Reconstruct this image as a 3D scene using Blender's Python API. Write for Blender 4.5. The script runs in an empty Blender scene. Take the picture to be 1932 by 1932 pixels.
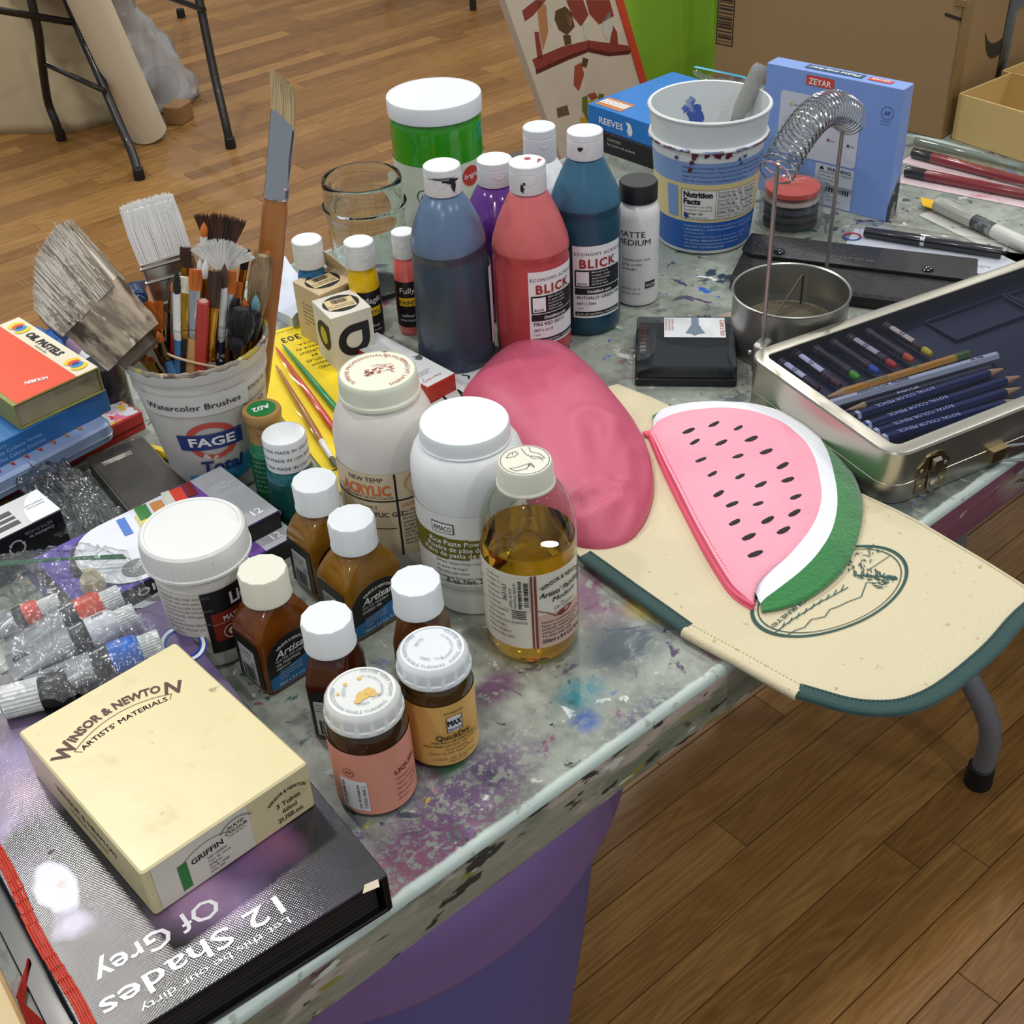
import bpy, math, random
from mathutils import Vector, Matrix
from mathutils.noise import noise, turbulence
random.seed(7)
PI = math.pi
S = bpy.context.scene
COL = S.collection

# ------------------------------------------------------------------ camera
TZ = 0.74                      # height of the table top
CZ = 1.37                      # height of the lens
F_PX = 2393.1
cam_r = Vector((0.75786064, -0.65077318, -0.04627656))
cam_u = Vector((0.42396482, 0.43733321, 0.7930911))
cam_f = Vector((0.49588415, 0.62067216, -0.60734256))
cd = bpy.data.cameras.new('camera'); cam = bpy.data.objects.new('camera', cd); COL.objects.link(cam)
mt = Matrix((cam_r, cam_u, -cam_f)).transposed().to_4x4(); mt.translation = (0, 0, CZ)
cam.matrix_world = mt
cd.sensor_width = 36; cd.lens = 36 * F_PX / 1932; cd.clip_start = .05; cd.clip_end = 60
S.camera = cam

def at(px, py, z=0.0):
    """point on the horizontal plane z above the table seen at photo pixel px, py"""
    d = cam_f * F_PX + cam_r * (px - 966) - cam_u * (py - 966)
    return Vector((0, 0, CZ)) + d * ((TZ + z - CZ) / d.z)
def at_plane(px, py, n, c):
    d = cam_f * F_PX + cam_r * (px - 966) - cam_u * (py - 966)
    o = Vector((0, 0, CZ)); n = Vector(n)
    return o + d * ((c - o.dot(n)) / d.dot(n))

# ------------------------------------------------------------------ light
w = bpy.data.worlds.new('room'); S.world = w; w.use_nodes = True
w.node_tree.nodes['Background'].inputs[0].default_value = (0.83, 0.90, 1.0, 1)
w.node_tree.nodes['Background'].inputs[1].default_value = 0.40
LAMPS = [(0.38, 2.44), (2.4, 2.6), (-1.6, 2.2), (3.7, 2.9), (0.6, 4.6), (2.6, 4.9), (4.5, 5.3), (-1.2, .4), (0.9, .3), (2.7, .5), (4.6, 1.0), (6.3, 3.6), (3.4, 7.4), (1.2, 7.0), (.6, -1.7), (-1.8, -1.3), (2.6, -2.0)]
for i, (x, y) in enumerate(LAMPS):
    ld = bpy.data.lights.new('ceiling_spot', 'AREA'); ld.shape = 'DISK'; ld.size = .17
    ld.energy = 20; ld.color = (1.0, 0.965, 0.91)
    if i == 0: ld.energy = 42; ld.size = .28
    lo = bpy.data.objects.new('ceiling_spot', ld); COL.objects.link(lo); lo.location = (x, y, 3.4)
S.view_settings.view_transform = 'Standard'; S.view_settings.look = 'None'
S.view_settings.gamma = 1.0; S.view_settings.use_curve_mapping = False
S.view_settings.exposure = -0.22
S.cycles.use_denoising = True
S.cycles.max_bounces = 10; S.cycles.transparent_max_bounces = 24; S.cycles.transmission_bounces = 10
S.cycles.sample_clamp_indirect = 4.0

# ------------------------------------------------------------------ materials
def lin(h):
    if isinstance(h, (tuple, list)): return tuple(h)[:3]
    h = h.lstrip('#'); o = []
    for i in (0, 2, 4):
        c = int(h[i:i+2], 16) / 255
        o.append(c / 12.92 if c <= .04045 else ((c + .055) / 1.055) ** 2.4)
    return tuple(o)
MATS = {}
def M(name, col='#808080', rough=.5, metal=0, coat=0, trans=0, ior=1.45, wear=None, bump=None, sss=0, sheen=0, emit=0, spec=None, stretch=None):
    """principled material; wear=(scale, threshold, colour, softness), bump=(scale, strength)"""
    if name in MATS: return MATS[name]
    m = bpy.data.materials.new(name); m.use_nodes = True; nt = m.node_tree
    b = nt.nodes['Principled BSDF']
    b.inputs['Base Color'].default_value = (*lin(col), 1)
    b.inputs['Roughness'].default_value = rough; b.inputs['Metallic'].default_value = metal
    b.inputs['Coat Weight'].default_value = coat; b.inputs['Coat Roughness'].default_value = .08
    b.inputs['Transmission Weight'].default_value = trans; b.inputs['IOR'].default_value = ior
    if spec is not None: b.inputs['Specular IOR Level'].default_value = spec
    if sss:
        b.inputs['Subsurface Weight'].default_value = sss; b.inputs['Subsurface Scale'].default_value = .01
    if sheen: b.inputs['Sheen Weight'].default_value = sheen
    if wear or bump:
        tc = nt.nodes.new('ShaderNodeTexCoord'); vec = tc.outputs['Object']
        if stretch:
            mp = nt.nodes.new('ShaderNodeMapping'); mp.inputs['Scale'].default_value = stretch
            nt.links.new(vec, mp.inputs[0]); vec = mp.outputs[0]
    if wear:
        ws = wear if isinstance(wear, list) else [wear]
        cur = None
        for k, (sc, th, c2, soft) in enumerate(ws):
            n = nt.nodes.new('ShaderNodeTexNoise'); n.inputs['Scale'].default_value = sc; n.inputs['Detail'].default_value = 5
            n.noise_dimensions = '4D'; n.inputs['W'].default_value = k * 3.7
            nt.links.new(vec, n.inputs[0])
            r = nt.nodes.new('ShaderNodeMapRange'); r.inputs[1].default_value = th; r.inputs[2].default_value = th + soft
            nt.links.new(n.outputs[0], r.inputs[0])
            mx = nt.nodes.new('ShaderNodeMix'); mx.data_type = 'RGBA'
            nt.links.new(r.outputs[0], mx.inputs[0])
            if cur is None: mx.inputs[6].default_value = (*lin(col), 1)
            else: nt.links.new(cur, mx.inputs[6])
            mx.inputs[7].default_value = (*lin(c2), 1); cur = mx.outputs[2]
        nt.links.new(cur, b.inputs['Base Color'])
    if bump:
        n = nt.nodes.new('ShaderNodeTexNoise'); n.inputs['Scale'].default_value = bump[0]; n.inputs['Detail'].default_value = 4
        nt.links.new(vec, n.inputs[0])
        bp = nt.nodes.new('ShaderNodeBump'); bp.inputs['Strength'].default_value = bump[1]; bp.inputs['Distance'].default_value = .002
        nt.links.new(n.outputs[0], bp.inputs['Height']); nt.links.new(bp.outputs[0], b.inputs['Normal'])
    MATS[name] = m
    return m
def film(name, tint='#ffffff', gloss=1.0, rough=.05, base=.06, milky=0.0, milk='#c8ccd2', f0=1.45, bump=None):
    """thin clear sheet: transparent with a fresnel gloss and a little milkiness"""
    if name in MATS: return MATS[name]
    m = bpy.data.materials.new(name); m.use_nodes = True; nt = m.node_tree; nt.nodes.clear()
    o = nt.nodes.new('ShaderNodeOutputMaterial'); t = nt.nodes.new('ShaderNodeBsdfTransparent'); t.inputs[0].default_value = (*lin(tint), 1)
    g = nt.nodes.new('ShaderNodeBsdfGlossy'); g.inputs['Roughness'].default_value = rough
    d = nt.nodes.new('ShaderNodeBsdfDiffuse'); d.inputs[0].default_value = (*lin(milk), 1)
    f = nt.nodes.new('ShaderNodeLayerWeight'); pw = nt.nodes.new('ShaderNodeMath'); pw.operation = 'POWER'; pw.inputs[1].default_value = 4
    a = nt.nodes.new('ShaderNodeMath'); a.operation = 'MULTIPLY_ADD'; a.inputs[1].default_value = gloss * .55; a.inputs[2].default_value = base; a.use_clamp = True
    nt.links.new(f.outputs[1], pw.inputs[0]); nt.links.new(pw.outputs[0], a.inputs[0])
    m1 = nt.nodes.new('ShaderNodeMixShader'); m1.inputs[0].default_value = milky
    nt.links.new(t.outputs[0], m1.inputs[1]); nt.links.new(d.outputs[0], m1.inputs[2])
    m2 = nt.nodes.new('ShaderNodeMixShader'); nt.links.new(a.outputs[0], m2.inputs[0])
    nt.links.new(m1.outputs[0], m2.inputs[1]); nt.links.new(g.outputs[0], m2.inputs[2])
    nt.links.new(m2.outputs[0], o.inputs[0])
    if bump:
        tc = nt.nodes.new('ShaderNodeTexCoord'); n = nt.nodes.new('ShaderNodeTexNoise'); n.inputs['Scale'].default_value = bump[0]; n.inputs['Detail'].default_value = 6
        nt.links.new(tc.outputs['Object'], n.inputs[0])
        bp = nt.nodes.new('ShaderNodeBump'); bp.inputs['Strength'].default_value = bump[1]; bp.inputs['Distance'].default_value = .004
        nt.links.new(n.outputs[0], bp.inputs['Height'])
        nt.links.new(bp.outputs[0], g.inputs['Normal']); nt.links.new(bp.outputs[0], f.inputs['Normal'])
    MATS[name] = m
    return m

# ------------------------------------------------------------------ mesh building
class MB:
    def __init__(s): s.v = []; s.f = []; s.m = []; s.a = None
    def add(s, vs, fs, mat=0, xf=None):
        o = len(s.v)
        s.v += [tuple(xf @ Vector(p)) for p in vs] if xf is not None else [tuple(p) for p in vs]
        s.f += [tuple(i + o for i in f) for f in fs]; s.m += [mat] * len(fs)
        return s
    def loft(s, rings, mat=0, caps=(1, 1), xf=None, closed=True):
        n = len(rings[0]); vs = [p for r in rings for p in r]; fs = []
        for k in range(len(rings) - 1):
            a = k * n; b = a + n
            for i in range(n if closed else n - 1):
                j = (i + 1) % n; fs.append((a + i, a + j, b + j, b + i))
        if caps[0]: fs.append(tuple(range(n - 1, -1, -1)))
        if caps[1]: fs.append(tuple(range((len(rings) - 1) * n, len(rings) * n)))
        return s.add(vs, fs, mat, xf)
    def lathe(s, prof, seg=40, mat=0, caps=(1, 1), xf=None, poly=None):
        rings = []
        for (r, z) in prof:
            rr = []
            for i in range(seg):
                a = 2 * PI * i / seg; q = r
                if poly: q = r * poly(a, z)
                rr.append((q * math.cos(a), q * math.sin(a), z))
            rings.append(rr)
        return s.loft(rings, mat, caps, xf)
    def slab(s, sx, sy, z0, z1, r=.002, bev=.0008, mat=0, cx=0, cy=0, xf=None, seg=4, taper=0):
        rings = []
        bev = min(bev, (z1 - z0) * .45, min(sx, sy) * .2)
        for ins, z in ((bev, z0), (0, z0 + bev), (taper, z1 - bev), (bev + taper, z1)):
            rings.append([(cx + x, cy + y, z) for x, y in rrect(sx - 2 * ins, sy - 2 * ins, max(r - ins, r * .3), seg)])
        return s.loft(rings, mat, (1, 1), xf)
    def prism(s, pts, z0, z1, mat=0, xf=None):
        return s.loft([[(x, y, z0) for x, y in pts], [(x, y, z1) for x, y in pts]], mat, (1, 1), xf)
    def tube(s, path, r, seg=10, mat=0, caps=(1, 1), xf=None, flat=1.0, closed=False):
        path = [Vector(p) for p in path]; n = len(path); rings = []; up = None
        for i, p in enumerate(path):
            if closed: d = path[(i + 1) % n] - path[i - 1]
            else: d = (path[min(i + 1, n - 1)] - path[max(i - 1, 0)])
            d = d.normalized() if d.length > 1e-9 else Vector((0, 0, 1))
            if up is None:
                up = Vector((0, 0, 1)) if abs(d.z) < .9 else Vector((1, 0, 0))
            sd = d.cross(up)
            sd = sd.normalized() if sd.length > 1e-6 else d.orthogonal().normalized()
            up = sd.cross(d).normalized()
            q = r[i] if isinstance(r, (list, tuple)) else r
            rings.append([tuple(p + sd * (q * math.cos(2 * PI * k / seg)) + up * (q * flat * math.sin(2 * PI * k / seg))) for k in range(seg)])
        if closed: rings.append(rings[0]); caps = (0, 0)
        return s.loft(rings, mat, caps, xf)
    def ball(s, c, r, seg=12, mat=0, sc=(1, 1, 1), xf=None):
        rings = []
        for k in range(1, seg // 2):
            t = PI * k / (seg // 2)
            rings.append([(c[0] + r * sc[0] * math.sin(t) * math.cos(2 * PI * i / seg), c[1] + r * sc[1] * math.sin(t) * math.sin(2 * PI * i / seg), c[2] - r * sc[2] * math.cos(t)) for i in range(seg)])
        return s.loft(rings, mat, (1, 1), xf)
    def quad(s, a, b, c, d, mat=0, xf=None): return s.add([a, b, c, d], [(0, 1, 2, 3)], mat, xf)
    def build(s, name, mats, parent=None, smooth=.6, kind=None, label=None):
        me = bpy.data.meshes.new(name); me.from_pydata(s.v, [], s.f)
        for m in (mats if isinstance(mats, (list, tuple)) else [mats]): me.materials.append(m)
        me.polygons.foreach_set('material_index', s.m)
        if smooth:
            me.polygons.foreach_set('use_smooth', [True] * len(s.f)); me.set_sharp_from_angle(angle=smooth)
        me.validate(); me.update()
        o = bpy.data.objects.new(name, me); COL.objects.link(o)
        if parent is not None: o.parent = parent
        if kind: o['kind'] = kind
        if label: o['label'] = label
        return o
def rrect(sx, sy, r, seg=4):
    r = min(r, sx * .499, sy * .499); pts = []
    for cx, cy, a0 in ((sx/2 - r, sy/2 - r, 0), (-sx/2 + r, sy/2 - r, 90), (-sx/2 + r, -sy/2 + r, 180), (sx/2 - r, -sy/2 + r, 270)):
        for k in range(seg + 1):
            a = math.radians(a0 + 90 * k / seg); pts.append((cx + r * math.cos(a), cy + r * math.sin(a)))
    return pts
def superel(a, b, e, n=40):
    o = []
    for i in range(n):
        t = 2 * PI * i / n; c, s_ = math.cos(t), math.sin(t)
        o.append((a * abs(c) ** (2 / e) * (1 if c >= 0 else -1), b * abs(s_) ** (2 / e) * (1 if s_ >= 0 else -1)))
    return o
def smoothpath(pts, n, closed=False):
    """Catmull-Rom through pts, n samples evenly spaced by length"""
    P = [Vector(p) for p in pts]; L = len(P); out = []
    segs = L if closed else L - 1
    for i in range(segs):
        if closed: p0, p1, p2, p3 = P[i - 1], P[i], P[(i + 1) % L], P[(i + 2) % L]
        else: p0, p1, p2, p3 = P[max(i - 1, 0)], P[i], P[i + 1], P[min(i + 2, L - 1)]
        for k in range(12):
            t = k / 12
            out.append(.5 * ((2 * p1) + (p2 - p0) * t + (2 * p0 - 5 * p1 + 4 * p2 - p3) * t * t + (3 * p1 - p0 - 3 * p2 + p3) * t ** 3))
    out.append(P[0].copy() if closed else P[-1].copy())
    cum = [0]
    for a, b in zip(out, out[1:]): cum.append(cum[-1] + (b - a).length)
    res = []; j = 0; m = n if closed else n - 1
    for i in range(n):
        t = cum[-1] * i / m
        while j < len(cum) - 2 and cum[j + 1] < t: j += 1
        dl = cum[j + 1] - cum[j]; f = (t - cum[j]) / dl if dl > 1e-12 else 0
        res.append(out[j].lerp(out[j + 1], min(max(f, 0), 1)))
    return res
def tag(o, label=None, cat=None, group=None, kind=None):
    if label: o['label'] = label
    if cat: o['category'] = cat
    if group: o['group'] = group
    if kind: o['kind'] = kind
    return o
def thing(name, label, cat, loc=(0, 0, 0), rot=0, group=None, euler=None, mat=None):
    o = bpy.data.objects.new(name, None); COL.objects.link(o); o.empty_display_size = .02
    o.location = loc; o.rotation_euler = euler if euler else (0, 0, rot)
    if mat is not None: o.matrix_world = mat
    return tag(o, label, cat, group)

# ------------------------------------------------------------------ lettering
TXT = {}
def glyphs(s_, bold=0, spacing=1.0):
    k = (s_, bold, spacing)
    if k not in TXT:
        c = bpy.data.curves.new('t', 'FONT'); c.body = s_; c.resolution_u = 2; c.offset = bold; c.space_character = spacing; c.space_line = .85
        o = bpy.data.objects.new('t', c); m = bpy.data.meshes.new_from_object(o)
        vs = [tuple(v.co) for v in m.vertices]; fs = [tuple(p.vertices) for p in m.polygons]
        bpy.data.objects.remove(o); bpy.data.curves.remove(c); bpy.data.meshes.remove(m)
        TXT[k] = (vs, fs)
    return TXT[k]
def text(mb, s_, size, fn, mat=0, align='C', bold=0, shear=0, sx=1.0, spacing=1.0, w=None, serif=0):
    """write s_ into mb; fn maps (x, y) in metres on the label to a 3D point. w: fit to this width"""
    if bold and 'M' in s_:      # the font's M does not survive an outline offset: thicken by doubling
        for q in (-.6, .6): text(mb, s_, size, (lambda a, b, q=q: fn(a + q * bold * size, b)), mat, align, 0, shear, sx, spacing, w)
        return
    vs, fs = glyphs(s_, bold, spacing)
    if not vs: return
    x0 = min(v[0] for v in vs); x1 = max(v[0] for v in vs)
    if w: sx = w / ((x1 - x0) * size)
    dx = -(x0 + x1) / 2 if align == 'C' else (-x0 if align == 'L' else -x1)
    out = [fn((v[0] + dx) * size * sx + v[1] * size * shear, v[1] * size) for v in vs]
    mb.add(out, fs, mat)
def shapes(mb, pts, fn, mat=0):
    mb.add([fn(x, y) for x, y in pts], [tuple(range(len(pts)))], mat)
def rectp(mb, x0, y0, x1, y1, fn, mat=0, n=1):
    for k in range(n):
        a = x0 + (x1 - x0) * k / n; b = x0 + (x1 - x0) * (k + 1) / n
        mb.add([fn(a, y0), fn(b, y0), fn(b, y1), fn(a, y1)], [(0, 1, 2, 3)], mat)
def ringp(mb, cx, cy, r0, r1, fn, mat=0, n=24, sy=1.0, a0=0, a1=2 * PI):
    for k in range(n):
        a = a0 + (a1 - a0) * k / n; b = a0 + (a1 - a0) * (k + 1) / n
        q = [(cx + r * math.cos(t), cy + r * sy * math.sin(t)) for r, t in ((r0, a), (r1, a), (r1, b), (r0, b))]
        if r0 <= 0: q = q[1:]
        mb.add([fn(x, y) for x, y in q], [tuple(range(len(q)))], mat)
def barcode(mb, x, y, w_, h, fn, mat=0, seed=3, vertical=False):
    rr = random.Random(seed); t = 0
    while t < w_ * .97:
        b = w_ * rr.choice((.012, .02, .034, .045)); 
        if vertical: rectp(mb, x, y + t, x + h, y + t + b, fn, mat)
        else: rectp(mb, x + t, y, x + t + b, y + h, fn, mat)
        t += b + w_ * rr.choice((.014, .02, .034))
def lines(mb, txts, x, y, size, fn, mat=0, lead=1.15, align='L', **k):
    if isinstance(lead, str): lead, align = 1.15, lead
    for i, t in enumerate(txts): text(mb, t, size, (lambda a, b, yy=y - i * size * lead: fn(x + a, yy + b)), mat, align, **k)
def cylmap(R, th0, lift=.0003, tilt=None):
    """map for a surface of revolution about z; R number or function of z; th0 where x = 0"""
    def fn(x, y):
        r = R(y) if callable(R) else R
        a = th0 + x / (R(.05) if callable(R) else R)
        return ((r + lift) * math.cos(a), (r + lift) * math.sin(a), y)
    return fn
def off(fn, dx=0, dy=0, rot=0, s=1.0):
    c, q = math.cos(rot), math.sin(rot)
    return lambda x, y: fn(dx + s * (x * c - y * q), dy + s * (x * q + y * c))
def planemap(o, ax, ay, lift=None):
    o = Vector(o); ax = Vector(ax).normalized(); ay = Vector(ay).normalized(); n = ax.cross(ay) * (.0003 if lift is None else lift)
    return lambda x, y: tuple(o + ax * x + ay * y + n)
def arcmap(fn, cx, cy, rad, mid, cw=True):
    """text set along a circle: mid = angle of the middle of the text; cw reads clockwise with feet inward"""
    def g(x, y):
        if cw: a = mid - x / rad; q = rad + y
        else: a = mid + x / rad; q = rad - y
        return fn(cx + q * math.cos(a), cy + q * math.sin(a))
    return g
def patch(mb, x0, x1, y0, y1, fn, mat=0, nx=16, ny=1):
    vs = [fn(x0 + (x1 - x0) * i / nx, y0 + (y1 - y0) * j / ny) for j in range(ny + 1) for i in range(nx + 1)]
    fs = [(j * (nx + 1) + i, j * (nx + 1) + i + 1, (j + 1) * (nx + 1) + i + 1, (j + 1) * (nx + 1) + i) for j in range(ny) for i in range(nx)]
    mb.add(vs, fs, mat)
def hairs(mb, roots, tip_fn, r0, seg=3, mat=0, taper=.2):
    """thin three-sided strands; roots list of points, tip_fn(i, root) -> list of points along the strand"""
    for i, p in enumerate(roots):
        path = tip_fn(i, p); n = len(path)
        mb.tube(path, [r0 * (1 - (1 - taper) * k / (n - 1)) for k in range(n)], 3, mat, caps=(0, 0))
def toward_cam(x, y): return math.atan2(-y, -x)

INK = M('ink', '#15151a', .6); WINK = M('white_ink', '#e8eaec', .6); GREYINK = M('grey_ink', '#6c6f74', .6)
# ------------------------------------------------------------------ floor of oak boards
def wood_material(name, attr=True):
    m = bpy.data.materials.new(name); m.use_nodes = True; nt = m.node_tree; b = nt.nodes['Principled BSDF']
    L = nt.links.new; N = nt.nodes.new
    tc = N('ShaderNodeTexCoord'); at_ = N('ShaderNodeAttribute'); at_.attribute_name = 'tint'
    mp = N('ShaderNodeMapping'); mp.inputs['Scale'].default_value = (1.6, 22, 22)
    cmb = N('ShaderNodeCombineXYZ'); mul = N('ShaderNodeMath'); mul.operation = 'MULTIPLY'; mul.inputs[1].default_value = 37
    L(at_.outputs['Fac'], mul.inputs[0]); L(mul.outputs[0], cmb.inputs[0]); L(mul.outputs[0], cmb.inputs[2])
    L(cmb.outputs[0], mp.inputs['Location']); L(tc.outputs['Object'], mp.inputs[0])
    n1 = N('ShaderNodeTexNoise'); n1.inputs['Scale'].default_value = 1.5; n1.inputs['Detail'].default_value = 2; n1.inputs['Distortion'].default_value = .6
    L(mp.outputs[0], n1.inputs[0])
    mp2 = N('ShaderNodeMapping'); mp2.inputs['Scale'].default_value = (1, 1, 1); L(mp.outputs[0], mp2.inputs[0])
    wv = N('ShaderNodeMath'); wv.operation = 'MULTIPLY'; wv.inputs[1].default_value = 60; L(n1.outputs[0], wv.inputs[0])
    sn = N('ShaderNodeMath'); sn.operation = 'SINE'; L(wv.outputs[0], sn.inputs[0])
    n2 = N('ShaderNodeTexNoise'); n2.inputs['Scale'].default_value = 9; n2.inputs['Detail'].default_value = 6; L(mp.outputs[0], n2.inputs[0])
    mp3 = N('ShaderNodeMapping'); mp3.inputs['Scale'].default_value = (.25, 1, 1); L(mp.outputs[0], mp3.inputs[0])
    n3 = N('ShaderNodeTexNoise'); n3.inputs['Scale'].default_value = 30; n3.inputs['Detail'].default_value = 3; L(mp3.outputs[0], n3.inputs[0])
    cr = N('ShaderNodeValToRGB'); e = cr.color_ramp.elements
    e[0].position = 0; e[0].color = (*lin('#68441f'), 1); e[1].position = 1; e[1].color = (*lin('#b4884f'), 1)
    x = cr.color_ramp.elements.new(.45); x.color = (*lin('#8b6331'), 1)
    a1 = N('ShaderNodeMath'); a1.operation = 'MULTIPLY_ADD'; a1.inputs[1].default_value = .10; L(sn.outputs[0], a1.inputs[0])
    a2 = N('ShaderNodeMath'); a2.operation = 'MULTIPLY_ADD'; a2.inputs[1].default_value = .5; L(n2.outputs[0], a2.inputs[0])
    a3 = N('ShaderNodeMath'); a3.operation = 'MULTIPLY_ADD'; a3.inputs[1].default_value = .45; a3.inputs[2].default_value = -.28; L(at_.outputs['Fac'], a3.inputs[0])
    a4 = N('ShaderNodeMath'); a4.operation = 'MULTIPLY_ADD'; a4.inputs[1].default_value = .35; L(n3.outputs[0], a4.inputs[0]); L(a3.outputs[0], a4.inputs[2])
    L(a4.outputs[0], a2.inputs[2]); L(a2.outputs[0], a1.inputs[2]); L(a1.outputs[0], cr.inputs[0]); L(cr.outputs[0], b.inputs['Base Color'])
    b.inputs['Roughness'].default_value = .38; b.inputs['Specular IOR Level'].default_value = .45
    bp = N('ShaderNodeBump'); bp.inputs['Strength'].default_value = .15; bp.inputs['Distance'].default_value = .001
    L(n3.outputs[0], bp.inputs['Height']); L(bp.outputs[0], b.inputs['Normal'])
    return m
WOOD = wood_material('oak_floor')
GAP = M('floor_joint', '#1c1008', .9)
fl = MB(); fl.slab(12, 14, -.05, -.012, .01, .001, cx=3, cy=4.5)
floor = fl.build('floor', GAP, None, 0); tag(floor, kind='structure')
PW = .0576
def in_view(x, y, z=0, m=60):
    v = Vector((x, y, z - CZ)); d = v.dot(cam_f)
    if d < .2: return None
    px = 966 + F_PX * v.dot(cam_r) / d; py = 966 - F_PX * v.dot(cam_u) / d
    return d if (-m < px < 1932 + m and -m < py < 1932 + m) else None
boards = []
rf = random.Random(5)
row = 0; y = 0.035
while y < 10.5:
    x = -2.5 - rf.random()
    while x < 8.6:
        L_ = rf.choice((.32, .45, .55, .7, .85, 1.05)) ; x2 = min(x + L_, 8.7)
        ds = [in_view(x + (x2 - x) * t, y) for t in (0, .2, .4, .6, .8, 1)]
        ds = [d for d in ds if d]
        boards.append((min(ds) if ds else 99 + y, x, x2, y, rf.random()))
        x = x2
    y += PW
boards.sort()
def board(mb, x, x2, y):
    rings = []
    for ins, z in ((0, -.012), (0, -.0009), (.0009, 0)):
        a, b_, c, d = x + .0004 + ins, x2 - .0004 - ins, y - PW / 2 + .0005 + ins, y + PW / 2 - .0005 - ins
        rings.append([(a, c, z), (b_, c, z), (b_, d, z), (a, d, z)])
    mb.loft(rings, 0, (0, 1))
def setattr_tint(me, vals):
    a = me.attributes.new('tint', 'FLOAT', 'FACE'); a.data.foreach_set('value', vals)
bm_far = MB(); far_t = []
for k, (d, x, x2, yy, t) in enumerate(boards):
    if k < 290:
        b = MB(); board(b, x, x2, yy); o = b.build('floor_board', WOOD, floor, 0)
        setattr_tint(o.data, [t] * len(o.data.polygons))
    elif yy < 10.4:
        n0 = len(bm_far.f); board(bm_far, x, x2, yy); far_t += [t] * (len(bm_far.f) - n0)
o = bm_far.build('far_floor_boards', WOOD, floor, 0, kind='stuff'); setattr_tint(o.data, far_t)

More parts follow.
